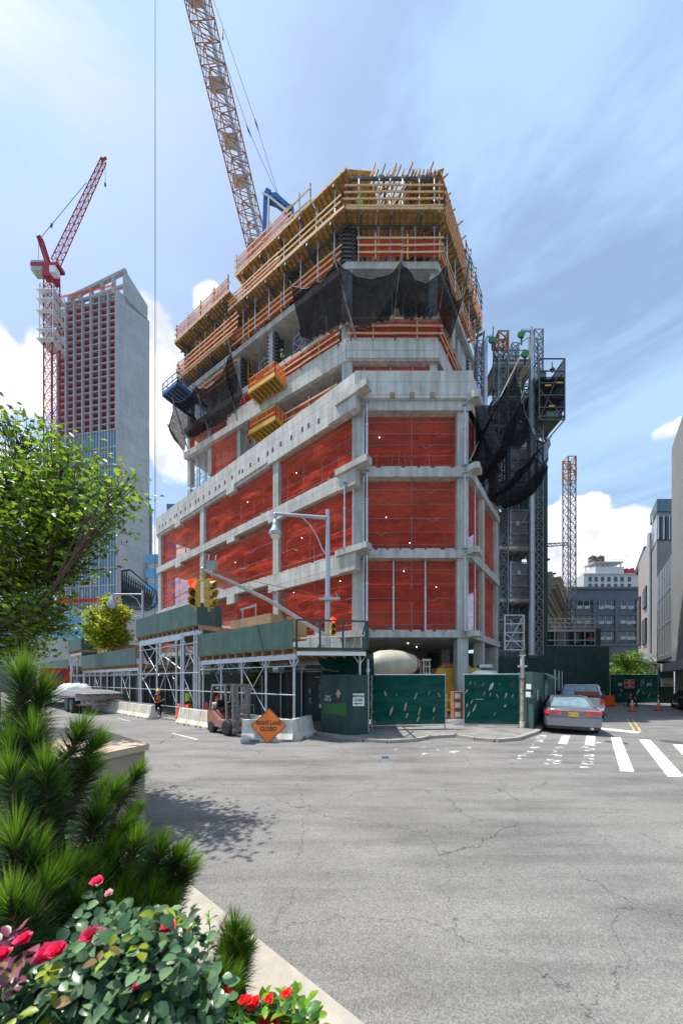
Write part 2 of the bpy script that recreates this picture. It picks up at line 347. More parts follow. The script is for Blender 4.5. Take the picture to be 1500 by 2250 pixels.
# ---------------------------------------------------------------- ground
def asphalt():
    m = bpy.data.materials.new('asphalt'); m.use_nodes = True; nt = m.node_tree; L = nt.links.new; b = nt.nodes['Principled BSDF']
    geo = node(nt, 'ShaderNodeNewGeometry'); pos = geo.outputs['Position']
    def N(sc, det=4, ro=.6, vec=pos):
        n = node(nt, 'ShaderNodeTexNoise'); n.inputs['Scale'].default_value = sc; n.inputs['Detail'].default_value = det; n.inputs['Roughness'].default_value = ro; L(vec, n.inputs[0]); return n
    def ramp(src, p0, p1, c0, c1):
        r = node(nt, 'ShaderNodeValToRGB'); r.color_ramp.elements[0].position = p0; r.color_ramp.elements[1].position = p1
        r.color_ramp.elements[0].color = (*c0, 1); r.color_ramp.elements[1].color = (*c1, 1); L(src, r.inputs[0]); return r.outputs[0]
    def mul(a, b2, t='MULTIPLY', f=1.):
        x = node(nt, 'ShaderNodeMix', data_type='RGBA', blend_type=t); x.inputs[0].default_value = f; L(a, x.inputs[6]); L(b2, x.inputs[7]); return x.outputs[2]
    base = ramp(N(.35, 6, .7).outputs[0], .3, .7, (.172, .167, .160), (.245, .238, .226))
    vo = node(nt, 'ShaderNodeTexVoronoi'); vo.inputs['Scale'].default_value = 95; L(pos, vo.inputs['Vector'])
    sp = ramp(vo.outputs['Color'], .15, .9, (.70, .70, .70), (1.3, 1.29, 1.27))
    c = mul(base, sp)
    mpx = node(nt, 'ShaderNodeMapping'); mpx.inputs['Rotation'].default_value = (0, 0, .9); mpx.inputs['Scale'].default_value = (.35, 2.2, 1); L(pos, mpx.inputs[0])
    c = mul(c, ramp(N(.8, 5, .65, mpx.outputs[0]).outputs[0], .36, .56, (.74, .74, .74), (1.08, 1.08, 1.08)))
    c = mul(c, ramp(N(2.3, 5, .7).outputs[0], .27, .36, (.72, .72, .72), (1, 1, 1)))
    # cracks
    wn = N(1.3, 6, .65); vm = node(nt, 'ShaderNodeVectorMath', operation='MULTIPLY_ADD'); L(wn.outputs['Color'], vm.inputs[0]); vm.inputs[1].default_value = (.9, .9, 0); L(pos, vm.inputs[2])
    def cracks(sc, wd, gate, gs, g0):
        v = node(nt, 'ShaderNodeTexVoronoi', feature='DISTANCE_TO_EDGE'); v.inputs['Scale'].default_value = sc; L(vm.outputs[0], v.inputs['Vector'])
        k = ramp(v.outputs['Distance'], wd*.35, wd, (.34, .34, .34), (1, 1, 1))
        g = ramp(N(gs, 3).outputs[0], g0, g0+.04, (1, 1, 1), (0, 0, 0))
        return mul(k, g, 'LIGHTEN')
    c = mul(c, cracks(.17, .0024, 1, .25, .56)); c = mul(c, cracks(.5, .0035, 1, .3, .42))
    # small black gum spots
    v2 = node(nt, 'ShaderNodeTexVoronoi'); v2.inputs['Scale'].default_value = 1.7; L(vm.outputs[0], v2.inputs['Vector'])
    c = mul(c, ramp(v2.outputs['Distance'], .035, .05, (.45, .45, .45), (1, 1, 1)))
    L(c, b.inputs['Base Color']); b.inputs['Roughness'].default_value = .82; b.inputs['Specular IOR Level'].default_value = .3
    bp = node(nt, 'ShaderNodeBump'); bp.inputs['Strength'].default_value = .7; bp.inputs['Distance'].default_value = .006
    vo2 = node(nt, 'ShaderNodeTexVoronoi'); vo2.inputs['Scale'].default_value = 110; L(pos, vo2.inputs['Vector']); L(vo2.outputs['Distance'], bp.inputs['Height']); L(bp.outputs[0], b.inputs['Normal'])
    return m
M['asphalt'] = asphalt()
M['walk'] = mat('sidewalk_concrete', (.25, .24, .225), .85, var=.3, streak=.2, scale=1.2, bump=.2, bscale=30, brick=(1.5, 1.5, .012, .6, .95))
M['kerb'] = mat('kerb_stone', (.33, .30, .26), .85, var=.2, scale=3, bump=.3, bscale=60)
M['granite'] = mat('tan_granite', (.46, .36, .25), .75, var=.14, scale=40, bump=.2, bscale=120)
M['granites'] = mat('granite_side', (.34, .27, .20), .8, var=.3, scale=60, bump=.3, bscale=120)
def paint(name, col, hole=.47, soft=.06):
    m = mat(name, col, .7, var=.1, scale=6); nt = m.node_tree; L = nt.links.new; b = nt.nodes['Principled BSDF']
    geo = node(nt, 'ShaderNodeNewGeometry'); n = node(nt, 'ShaderNodeTexNoise'); n.inputs['Scale'].default_value = 2.6; n.inputs['Detail'].default_value = 9; n.inputs['Roughness'].default_value = .75
    L(geo.outputs['Position'], n.inputs[0]); r = node(nt, 'ShaderNodeMapRange'); L(n.outputs[0], r.inputs[0]); r.inputs[1].default_value = hole-soft; r.inputs[2].default_value = hole; L(r.outputs[0], b.inputs['Alpha'])
    return m
M['paint'] = paint('road_paint_white', (.72, .72, .70), .44); M['paintw'] = paint('worn_road_paint', (.66, .66, .64), .555, .04); M['painty'] = paint('road_paint_yellow', (.75, .50, .12), .49)
g = MB(); g.add([(-900, -60, 0), (900, -60, 0), (900, 1400, 0), (-900, 1400, 0)], [(0, 1, 2, 3)]); tag(g.build('road', 'asphalt'), kind='structure')
# sidewalk round the site
def line_ground(pts): return [G(*q) for q in pts]
kc = [G(640, 1604), G(690, 1611), G(740, 1621), G(800, 1629), G(850, 1632), G(905, 1629), G(940, 1622), G(1000, 1619), G(1045, 1626), G(1085, 1630), G(1130, 1626), G(1172, 1612), G(1186, 1600)]
pts = [V((-40, 42.3, 0))]+[V((-1.75, 12.1, 0))+uL*t for t in (30, 20, 10, 1.6)]+kc+[kc[-1]+uR*22]
far = [V((16, 60, 0)), V((-30, 70, 0))]
s = MB(); s.prism([(p.x, p.y) for p in pts+far], -.05, .11); tag(s.build('sidewalk', 'walk'), kind='structure')
k = MB()
for a, b in zip(pts[1:], pts[2:]):
    d = (b-a).normalized(); n = d.cross(Z)*-1; n = V((-d.y, d.x, 0))*-1
    k.bar(V((a.x, a.y, .055))+n*.09, V((b.x, b.y, .055))+n*.09+d*.02, .18, .125)
tag(k.build('kerb', 'kerb'), kind='structure')
# markings
def strip(mb, q, z, m=0): mb.add([G(*p, z) for p in q], [tuple(range(len(q)))], m)
cw = MB()
strip(cw, [(1182, 1615), (1202, 1615), (1183, 1645), (1157, 1651)], .004, 1); strip(cw, [(1156, 1651), (1182, 1646), (1138, 1672), (1118, 1672)], .004, 2)
strip(cw, [(1234, 1617), (1252, 1617), (1245, 1636), (1225, 1634)], .004, 0); strip(cw, [(1222, 1640), (1238, 1642), (1232, 1679), (1192, 1680)], .004, 2)
strip(cw, [(1288, 1617), (1308, 1617), (1306, 1638), (1284, 1637)], .004, 0); strip(cw, [(1284, 1642), (1306, 1642), (1306, 1651), (1284, 1650)], .004, 1); strip(cw, [(1284, 1658), (1305, 1658), (1303, 1688), (1273, 1687)], .004, 1)
strip(cw, [(1341, 1620), (1363, 1621), (1393, 1696), (1362, 1695)], .004, 0)
strip(cw, [(1403, 1625), (1428, 1626), (1500, 1704), (1495, 1708), (1466, 1707)], .004, 0)
strip(cw, [(1477, 1636), (1600, 1636), (1600, 1700), (1500, 1660)], .004, 0)
tag(cw.build('crosswalk_markings', ['paint', 'paintw', 'paintw']), kind='structure')
ln = MB(); strip(ln, [(1308, 1597), (1330, 1600), (1408, 1608), (1400, 1612), (1322, 1604)], .004, 0)
strip(ln, [(1376, 1580), (1379, 1580), (1395, 1606), (1391, 1606)], .004, 1); strip(ln, [(1387, 1580), (1390, 1580), (1410, 1608), (1405, 1608)], .004, 1)
strip(ln, [(375, 1611), (379, 1611), (436, 1625), (431, 1626)], .004, 0); strip(ln, [(255, 1578), (258, 1578), (290, 1586), (287, 1586)], .004, 0)
strip(ln, [(1310, 1630), (1330, 1628), (1290, 1645), (1270, 1645)], .003, 2)
for a in ((910, 1640), (960, 1645), (990, 1650), (870, 1645), (930, 1655), (1010, 1642)): strip(ln, [a, (a[0]+22, a[1]), (a[0]+26, a[1]+4), (a[0]-4, a[1]+4)], .004, 2)
tag(ln.build('lane_markings', ['paint', 'painty', 'paintw']), kind='structure')
tag(MB().lathe([(.34, 0), (.34, .006), (.28, .006), (.27, .003), (.01, .004)], G(1353, 1632), n=24).build('manhole_cover', 'dsteel'), 'round iron manhole cover lying across the painted crosswalk bar', 'manhole cover')
tag(MB().lathe([(.34, 0), (.34, .006), (.28, .006), (.27, .003), (.01, .004)], G(1476, 1631), n=24).build('manhole_cover', 'dsteel'), 'round iron manhole cover at the right edge beside the last crosswalk bar', 'manhole cover')
q = G(838, 1667, .0); lt = MB(); lt.grid(lambda u, v: q+V((u*.22, v*.12, .01+.03*abs(math.sin(u*7+v*5)))), 8, 5)
tag(lt.build('litter', M['blue']), 'crumpled blue and white scrap of litter on the asphalt', 'litter')
M['greypole'] = mat('weathered_grey_pole', (.30, .28, .25), .7, .1)
M['cable'] = mat('thin_cable', (.33, .30, .30), .6, .2)
# ---------------------------------------------------------------- main concrete building
A = V((.88, 20, 0)); B = V((8.11, 20, 0)); Lp = A+uL*29; Rp = B+uR*7.7
bld = thing('concrete_building', 'big unfinished concrete building wrapped in red netting with timber formwork decks on top', 'building', (0, 30, 0))
def at(p, z): return V((p.x, p.y, z))
back = [V((9.5, 36, 0)), V((-4, 50, 0)), Lp-nL*12]
base_poly = [Lp, A, B, Rp, V((11.6, 27.6, 0))]+back
def poly(ps, z0, z1, name, m): return MB().prism([(p.x, p.y) for p in ps], z0, z1).build(name, m, bld)
def notched(P0, d, n, L0, z, mb, dep=.14, step=.42):   # formwork stubs along a slab lip
    t = .3; k = 0
    while t < L0-.3:
        l = .5+random.random()*.9; mb.box(at(P0+d*(t+l/2), z+.06)-n*.2, (l, .3, .12), d); t += l+.08+random.random()*.25
lev = [(5.34, .36), (10.46, .5), (15.6, .55), (19.8, .6)]
for i, (z, th) in enumerate(lev):
    o = poly(base_poly, z-th, z, 'floor_slab', 'conc')
    e = MB(); notched(A, X, nF, 7.2, z, e); notched(A, uL, nL, 28, z, e); notched(B, uR, nR, 7.2, z, e)
    if i < 3: e.build('slab_edge', 'conc', o)
# spandrels on the left face
tj = on(A, uL, 590)
sp = MB()
def span(mb, P0, d, n, t0, t1, z0, z1, th=.35, proud=.06): mb.box(at(P0+d*(t0+t1)/2, (z0+z1)/2)-n*(th/2-proud), (t1-t0, th, z1-z0), d)
for (zt, dp, dp2) in ((10.46, 1.28, .62), (15.6, .95, .66)):
    span(sp, A, uL, nL, .35, tj, zt-dp, zt-.004); span(sp, A, uL, nL, tj, 29, zt-dp2, zt-.008)
    for px in (508, 392):
        t = on(A, uL, px); span(sp, A, uL, nL, t-.6, t+.6, zt-dp-.1, zt-dp2+.01, .9, .09)
span(sp, A, uL, nL, .35, 6, 4.15, 5.33)
for px in (578,): span(sp, A, uL, nL, 0, .1, 5.0, 5.2)
sp.each('spandrel_beam', 'concp', bld)
# parapet
pp = MB(); span(pp, A, uL, nL, 0, tj, 19.22, 21.5, .3, .10); span(pp, A, uL, nL, tj, 29.1, 19.5, 21.5, .3, .10)
pp.box(at((A+B)/2, 20.65)-nF*-.03, (7.23+.1, .3, 1.7)); span(pp, B, uR, nR, 0, 7.7, 19.2, 21.5, .3, .05)
for px in (508, 392):
    t = on(A, uL, px); span(pp, A, uL, nL, t-.6, t+.6, 18.9, 19.52, .9, .13)
pp.each('parapet', 'concp', bld)
ho = MB()
for px, py in ((735, 909), (702, 927), (680, 937), (666, 945), (642, 963), (619, 977), (601, 990), (590, 998), (570, 1011), (552, 1023), (535, 1036), (528, 1038), (512, 1050), (496, 1061), (484, 1070), (476, 1075), (462, 1084), (449, 1093), (438, 1099), (432, 1103), (420, 1111), (409, 1119), (399, 1126), (390, 1132), (386, 1135), (376, 1143), (366, 1150), (359, 1155), (352, 1158)):
    t = on(A, uL, px); q = A+uL*t; z = EYE+(HZ-py)/F*q.y; ho.box(at(q, z)+nL*.10, (.20, .02, .34), uL)
for px in (862, 905, 950): ho.box(V(((px-CX)/F*19.8, 19.815, 19.95)), (.3, .06, .34), m=1)
ho.each('beam_pocket', ['blkp', 'timber'], bld)
# ledges running past the corners
lg = MB()
for z, th in ((5.34, .34), (10.5, .36), (15.65, .38), (20.15, .42)):
    a = at(A, z-th/2)+nL*.28; lg.box(a+uL*.2-uL*.2, (2.4, .62, th), uL)
    b = at(B, z-th/2-(.1 if z > 20 else 0)); lg.hexa([b+V(q) for q in ((-.35, .3, -th/2), (-.35, -.12, -th/2), (-.02, -.5, -th/2), (.3, -.5, -th/2), (.75, .2, -th/2))], [b+V(q) for q in ((-.35, .3, th/2), (-.35, -.12, th/2), (-.02, -.5, th/2), (.3, -.5, th/2), (.75, .2, th/2))])
lg.box(at(A, 9.75)+nL*.2+uL*.35, (1.3, .5, 1.35), uL); lg.box(at(A, 14.8)+nL*.2+uL*.35, (1.3, .5, 1.0), uL); lg.box(at(A, 19.4)+nL*.2+uL*.8, (2.2, .5, .9), uL)
lg.each('corner_ledge', 'conc', bld)
# columns
def column(c, w, z0, z1, d=X, m='conc', wd=None): return MB().box(V((c[0], c[1], (z0+z1)/2)), (w, wd or w, z1-z0), d).build('column', m, bld)
zz = [0, 5.0, 5.34, 9.96, 10.46, 15.05, 15.6, 19.2]
cc1 = P(790, 0, 20.55); cc2 = P(1012, 0, 20.5)
for i in (0, 2, 4, 6):
    column(cc1+V((-.1, .15, 0)), .78, zz[i], zz[i+1]); column(cc2, .7, zz[i], zz[i+1])
    for px, wd in ((604, .62), (443, .7), (350, .7)):
        t = on(A, uL, px); column(A+uL*t-nL*.36, wd, zz[i], zz[i+1], uL)
    for t in (3.2, 7.3): column(B+uR*t-nR*.4, .6, zz[i], zz[i+1], uR)
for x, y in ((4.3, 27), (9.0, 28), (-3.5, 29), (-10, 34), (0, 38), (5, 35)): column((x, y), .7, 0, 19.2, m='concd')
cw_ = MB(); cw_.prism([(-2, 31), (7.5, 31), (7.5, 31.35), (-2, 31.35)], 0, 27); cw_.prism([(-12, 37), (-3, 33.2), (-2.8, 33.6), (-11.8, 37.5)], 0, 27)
cw_.prism([(8, 33), (12, 33), (12, 33.4), (8, 33.4)], 0, 27); cw_.prism([(7.4, 31.05), (8.3, 31.05), (8.3, 33.2), (7.4, 33.2)], 0, 19); cw_.each('core_wall', 'concd', bld)  # last piece added as dark backing against sky showing through
MB().bar(at(A+uL*1.5-nL*1.2, 3.7), at(A+uL*28.5-nL*1.2, 3.7), .04, 2.5).build('ground_floor_backing', 'gdark', bld); MB().bar(V((8.3, 30.8, 2.5)), V((13.2, 30.8, 2.5)), .05, 4.8).build('ground_floor_backing', 'gdark', bld)  # dark green panels, added to close off bright sky behind the ground floor
# nets of the podium
def net(a, b, z0, z1, n, m, seed, amp=.12, name='debris_net', nu=None, par=None, bow=.1):
    l = (b-a).length; o = cloth(at(a, z0), at(b, z0), at(b, z1), at(a, z1), n, amp, nu or max(8, int(l*3)), max(8, int((z1-z0)*4.5)), seed, bow=bow).build(name, m, par or bld); return o
def strings(a, b, z0, z1, n, k, vert=True):
    s = MB()
    for i in range(k):
        z = z0+(z1-z0)*(.12+.76*i/max(1, k-1))**1.1; s.tube(at(a, z)+n*.13, at(b, z+.02)+n*.13, .010, n=4)
        for j in range(3):
            if random.random() < .13:
                t = random.random()*.8; p = a+(b-a)*t; q = a+(b-a)*(t+.12); s.path([at(p, z)+n*.13, at((p+q)/2, z-.22)+n*.15, at(q, z)+n*.13], .014, 4)
    for i in range(2):                      # pleats where two widths of netting overlap
        z = z0+(z1-z0)*(.30+.36*i)+random.uniform(-.3, .3); sl_ = random.uniform(-.35, .35); h_ = random.uniform(.14, .3); sv = V((z, 3.3, 1)); nn = max(10, int((b-a).length*2))
        MB().grid(lambda u, v: at(a.lerp(b, u), z+sl_*(u-.5)+h_*(v-.5)+.25*noise.noise(a.lerp(b, u)*.5+sv))+n*(.05+.05*noise.noise(a.lerp(b, u)*1.2+sv+Z*v)), nn, 3).build('net_overlap', 'red', bld)
    if vert:
        m_ = (a+b)/2; s.tube(at(m_, z0)+n*.1, at(m_, z1)+n*.1, .02, n=4)
    return s.build('tie_cable', 'cable', bld)
bays = [(on(A, uL, 777), on(A, uL, 611)), (on(A, uL, 598), on(A, uL, 447)), (on(A, uL, 440), 28.7)]
sd = 1
for i, (z0, z1) in enumerate(((5.4, 9.95), (10.5, 15.05), (15.62, 19.25))):
    for t0, t1 in bays:
        a = A+uL*t0-nL*.32; b = A+uL*t1-nL*.32; net(a, b, z0, z1 if t0 > 12 else z1-.4 if i < 2 else z1, nL, 'red', sd, .30, bow=.22); strings(a, b, z0, z1, nL, 5 if i == 0 else 4, i != 2); sd += 1
    a = P(803, 0, 20.55)*1; b = P(1003, 0, 20.55)*1; a.z = b.z = 0
    net(a, b, z0, z1, nF, 'red', sd, .14); strings(a, b, z0, z1, nF, 5); sd += 1
    for t0, t1 in ((.6, 2.95), (3.5, 7.05)): net(B+uR*t0-nR*.35, B+uR*t1-nR*.35, z0, z1, nR, 'red', sd, .14); sd += 1
# shoring props, collected and emitted individually up to 100
props = []
def prop(p, z0, z1, r=.055): props.append((at(p, z0), at(p, z1), r))
for i, (z0, z1) in enumerate(((5.34, 9.96), (10.46, 15.05), (15.6, 19.25))):
    prop(P(806, 0, 19.55), z0, z1+.1, .075); prop(P(799, 0, 19.9), z0, z1+.1, .07)
    prop(P(1021, 0, 19.8), z0, z1+.1, .075)
    prop(B+uR*1.1-nR*.1, z0, z1, .06)
prop(P(762, 0, 19.9)+V((-.15, 0, 0)), 10.46, 14.6, .07); prop(P(776, 0, 19.85), 10.46, 14.7, .07)
for px in (864, 934): prop(P(px, 0, 20.3), 5.34, 9.96, .075)
for px in (827, 862, 876, 889, 935, 942): prop(P(px, 0, 21.6+(px % 3)*.5), 15.6, 19.2, .06)
for t in np.arange(2, 27.5, 1.55):
    prop(A+uL*(t+random.random()*.5)-nL*(.55+.5*random.random()), 15.6, 19.25, .055)
for t in (5, 9.4, 13.1, 16.4): prop(A+uL*t-nL*1.1, 10.46, 14.9, .055)
# worksite bulbs
for px, py, Y in ((848, 1137, 22), (900, 1193, 23), (887, 1255, 22), (958, 1290, 22), (833, 961, 22), (651, 1039, 24.2), (663, 1182, 24.1), (747, 1277, 22.2), (645, 1302, 24.6), (544, 1103, 28), (517, 1236, 29.4), (896, 1414, 23), (915, 1422, 24), (668, 830, 27.5)):
    c = P(px, py, Y); lm = MB(); lm.ball(c, .04, 8, 1); lm.tube(c, c+Z*.55, .02, n=4, m=0); lm.build('work_lamp', ['blkp', 'bulb'], bld)
# interior plywood box on the first floor
c = P(873, 1368, 22.4); bx = MB(); bx.box(V((c.x-1.1, 22.6, 6.5)), (4.3, 1.6, 2.3)); bx.build('plywood_enclosure', 'plyw', bld)

# ---- tower
T1 = V((.39, 25, 0)); T2 = V((7.57, 25, 0)); tLen = 21.2; TL = T1+tL*tLen; TR = T2+tR*11.2
tB = [V((13, 41, 0)), V((-6, 52, 0)), TL-mL*9]
tower_poly = [TL, T1, T2, TR]+tB
tB518 = on(T1, tL, 518); T518 = T1+tL*tB518
def tpx(px): return on(T1, tL, px)
for z, th in ((27.8, .5), (30.6, .45), (35.05, .55)): poly(tower_poly, z-th, z, 'floor_slab', 'conc')
partp = [T1+tL*tpx(560), T1, T2, TR]+[V((13, 41, 0)), V((-3, 42, 0))]
poly(partp, 23.9, 24.35, 'floor_slab', 'conc')
ub = MB(); span(ub, T1, tL, mL, 0, tpx(500), 27.25, 28.95, .35, .09); ub.box(at((T1+T2)/2, 28.2)+V((0, .1, 0)), (7.18, .4, 1.56)); span(ub, T2, tR, mR, 0, 11.4, 27.3, 28.9, .35, .06)
span(ub, T1, tL, mL, tpx(500), tLen, 27.25, 27.9, .35, .09); span(ub, T1, tL, mL, tpx(640), tLen, 30.1, 30.65, .3, .04)
ub.each('spandrel_beam', 'concp', bld)
for px in (770, 740):
    pass
TZ = [(19.8, 23.9), (24.35, 27.3), (27.8, 30.15), (30.6, 34.5)]
for z0, z1 in TZ:
    column(T1+V((.05, .55, 0))-X*.0, .85, z0, z1); column(T2+V((-.3, .6, 0)), .6, z0, z1)
    for px, wd in ((588, .6), (517, .5), (455, .6), (409, .55)): column(T1+tL*tpx(px)-mL*.6, wd, z0, z1, tL)
    for t in (4.1, 8.9): column(T2+tR*t-mR*.5, .6, z0, z1, tR)
column(T2+tR*7.2-mR*.6, 2.4, 20, 34.4, tR, 'conc', .3)
# braced column forms
def colform(c, w, z0, z1, d):
    o = MB(); o.box(V((c[0], c[1], (z0+z1)/2)), (w*.8, w*.8, z1-z0), d); z = z0+.12
    while z < z1-.05:
        c3 = V((c[0], c[1], z)); d = V(d).normalized(); e = Z.cross(d)
        for s_ in (-1, 1): o.bar(c3+e*s_*w*.5-d*w*.72, c3+e*s_*w*.5+d*w*.72, .1, .13, 1); o.bar(c3+d*s_*w*.5-e*w*.72, c3+d*s_*w*.5+e*w*.72, .1, .13, 1)
        z += .34
    return o.build('column_formwork', ['timber', 'dsteel'], bld)
colform(T1+V((.05, .8, 0)), .95, 35.05, 38.2, X); colform(T1+tL*tpx(592)-mL*.8, .85, 30.6, 34.4, tL); colform(T1+tL*tpx(520)-mL*.8, .8, 30.6, 34.4, tL)
colform(TL-tL*.5-mL*.5, .8, 35.7, 39.3, tL); colform(T2+tR*9-mR*.8, .8, 30.6, 34.4, tR); colform(T1+tL*tpx(640)-mL*.8, .8, 35.05, 38.1, tL)
# formwork decks
def deck(P0, d, n, t0, t1, z, over=1.1, dep=4.5, holes=(), par=None, sp_=.42, name='formwork_deck'):
    o = MB(); step = 1.22; t = t0
    while t < t1-.01:
        e = min(t1, t+step)
        if not any(a <= (t+e)/2 <= b for a, b in holes): o.box(at(P0+d*(t+e)/2, z+random.random()*.02)+n*(over-dep/2), (e-t-.012, dep, .03), d)
        t = e
    t = t0+.1
    while t < t1:
        j = .25*random.random(); a = P0+d*t; o.bar(at(a, z-.11)+n*(over+j-.15), at(a, z-.11)-n*(dep-over-.2), .07, .17, 1); t += sp_
    for k in (over-.8, over-2.4): o.bar(at(P0+d*t0, z-.3)+n*k, at(P0+d*t1, z-.3)+n*k, .1, .2, 3)
    o.bar(at(P0+d*t0, z+.03)+n*(over+.0), at(P0+d*t1, z+.03)+n*(over+.0), .05, .2, 2)
    t = t0+1.2
    while t < t1: a = P0+d*t; o.bar(at(a, z-.5)+n*(over+.1), at(a, z-.5)-n*(dep-over), .12, .22, 3); t += 2.3
    return o.build(name, ['ply', 'timber', 'lumber', 'dsteel'], bld)
def rail(a, b, z, h=1.15, net_=None, sp_=2.0, k=3, seed=0, n=nF, m='lumber', nh=None, name='guardrail'):
    a = V(a); b = V(b); d = (b-a).normalized(); l = (b-a).length; o = MB(); c = int(max(1, round(l/sp_)))
    for i in range(c+1):
        p = a+d*l*i/c; ex = .25+.35*random.random(); o.bar(at(p, z-.25), at(p, z+h+ex*.6), .07, .09, 0 if i % 2 else 1)
    for j in range(k):
        zz_ = z+h*(j+.35)/(k-.35) if k > 1 else z+h; t = -.35*random.random()
        while t < l+.1:
            e = min(l+.3, t+3.4+random.random()); w_ = (random.random()-.5)*.06
            o.bar(at(a+d*t, zz_+w_)+n*.06, at(a+d*e, zz_-w_)+n*.08, .045, .13, 0); t = e-.25 if e < l+.29 else 1e9
    r = o.build(name, [m, 'rpost'], bld)
    if net_: net(a+d*.05-n*.05, b-d*.05-n*.05, z, z+(nh or h*.92), n, net_, seed+50, .07, par=r, bow=.02, nu=max(6, int(l*2)))
    return r
M['rpost'] = mat('red_oxide_post', (.30, .05, .04), .6, .2)
M['bulb'] = mat('lit_bulb', (1, .93, .8), .5, emit=6.)
Zd1, Zd2, ZdB = 38.3, 41.5, 39.6
deck(T1, tL, mL, -.2, tB518+.3, Zd1, over=.7); deck(T2, tR, mR, -.1, 10.4, Zd1, over=.5)
o = deck(T1, X, nF, -.1, 7.4, Zd1, over=.6, dep=5)
deck(T1, tL, mL, 3.0, tB518-.5, Zd2-.1, over=.5, dep=5)
deck(T1, tL, mL, -.3, 3.0, Zd2, over=.45, dep=4, holes=((.4, 1.4),))
deck(T2, tR, mR, -.2, 5.8, Zd2-.1, over=.3, dep=4)
# open joists over the front where sheets are still missing
jo = MB()
for i in range(12):
    x = .3+i*.40; tilt = random.random()*.15; u_ = random.random()*.6; jo.bar(V((x+2.0+u_*.5, 24.8-u_, Zd2-.0+tilt)), V((x+.3, 28.6, Zd2+.02)), .08, .15, 0 if i % 3 else 3)
for y in (24.4, 26.2): jo.bar(V((.8, y+.4, Zd2-.3)), V((7.4, y+.4, Zd2-.3)), .12, .2, 1)
for x in (.3, 2.9, 4.7, 6.6): jo.bar(V((x+.3, 24.6, Zd2-.42)), V((x+1.2, 28, Zd2-.42)), .14, .24, 1)
jo.extr([V(q) for q in ((.6, 24.8, Zd2+.14), (1.7, 24.7, Zd2+.14), (3.0, 26.2, Zd2+.14), (1.8, 28, Zd2+.14), (-.3, 28, Zd2+.14))], Z*.03, 2); jo.extr([V(q) for q in ((5.6, 25.0, Zd2+.12), (7.6, 24.7, Zd2+.12), (8.4, 27.5, Zd2+.12), (4.4, 27.5, Zd2+.12))], Z*.03, 2)
for i in range(9): jo.bar(V((5.2+i*.28, 24.5, Zd2-.1)), V((4.0+i*.30, 27.8, Zd2-.1)), .08, .17, 0)
for i in range(10):
    x = 1+random.random()*4; jo.bar(V((x+1.6, 24.9+random.random(), Zd2+.28)), V((x, 26.5+random.random(), Zd2+.3)), .07, .12, 3)
for p_, q_, r_ in (((.5, 24.6, Zd2+.1), (2.6, 25.2, Zd2+.9), (.9, 27.6, Zd2+.3)), ((6.3, 25.2, Zd2+.5), (7.9, 24.6, Zd2+.2), (7.6, 27.5, Zd2+.5))): jo.extr([V(p_), V(q_), V(r_)], Z*.04, 2)
for i in range(6): jo.bar(V((2.6+i*.55, 24.6+.3*random.random(), Zd2+.1+.5*random.random())), V((1.4+i*.6, 26.6, Zd2+.1)), .08, .13, 3)
jo.build('open_joists', ['timber', 'dsteel', 'ply', 'lumber'], bld)
deck(TL, -tL, mL, -.3, tLen-tB518+.3, ZdB, over=1.0); deck(TL, -tL, mL, -.2, tLen-tB518+.4, 35.7, over=.7)
# props under decks
for z0, z1, t1_ in ((35.05, Zd1-.5, tB518), (Zd1, Zd2-.6, tB518)):
    for t in np.arange(.8, t1_, 1.75):
        prop(T1+tL*(t+.3*random.random())+mL*.25, z0 if z0 > 37 else z0, z1, .065); prop(T1+tL*(t+.8)-mL*1.9, z0, z1, .055)
    for x in (1.2, 2.6, 3.6, 4.6, 5.6, 6.9): prop(T1+X*(x-.3+.3*random.random())+V((0, .1 if z0 < 37 else -.5, 0)), z0, z1, .065); prop(T1+X*x+V((.2, 2.6, 0)), z0, z1, .055)
    for t in np.arange(1, 9.5, 1.9): prop(T2+tR*t+mR*.3, z0, z1, .06); prop(T2+tR*t-mR*1.6, z0, z1, .055)
for t in np.arange(.8, tLen-tB518, 1.6):
    prop(TL-tL*t+mL*.2, 35.7, ZdB-.5, .06); prop(TL-tL*t-mL*1.8, 35.7, ZdB-.5, .055); prop(TL-tL*t-mL*.4, 30.6, 35.2, .055)
for z0, z1 in ((30.6, 34.5),):
    for x in (1.5, 2.4, 3.7, 4.7, 5.8, 6.6): prop(T1+V((x, .8+random.random(), 0)), z0, z1, .06); prop(T1+V((x+.4, 3+random.random(), 0)), z0, z1, .05)
    for t in np.arange(1.2, 16, 1.5): prop(T1+tL*t-mL*(1.0+random.random()), z0, z1, .06)
for x in (3.6-.39, 5.35-.39, 1.1): prop(T1+V((x+.3, .45, 0)), 21, 27.3, .07)
for x in (1.9, 4.2, 6): prop(T1+V((x, 1.2, 0)), 27.8, 30.15, .055)
for t in np.arange(1.6, 9.5, 1.5): prop(T1+tL*t-mL*.9, 24.35, 27.3, .065)
for t in np.arange(1.5, tLen, 1.7): prop(T1+tL*t-mL*1.3, 27.8, 30.15, .05)
for t in np.arange(1.5, tLen-tB518+2, 1.2): prop(TL-tL*t-mL*.9, 19.8, 27.3, .06)
props.sort(key=lambda q: -(q[1].z-q[0].z)*q[2]/q[0].y**2)
def one(mb, a, b, r):
    h = b.z-a.z; mb.tube(a, a+Z*h*.62, r, n=6); mb.tube(a+Z*h*.62, b, r*.72, n=6); mb.box(a+Z*.02, (r*3.4, r*3.4, .02)); mb.box(b-Z*.02, (r*3.4, r*3.4, .02)); mb.tube(a+Z*h*.6, a+Z*(h*.6+.12), r*1.35, n=6)
for a, b, r in props[:99]: q = MB(); one(q, a, b, r); q.build('shoring_prop', 'steel', bld)
q = MB()
for a, b, r in props[99:]: one(q, a, b, r)
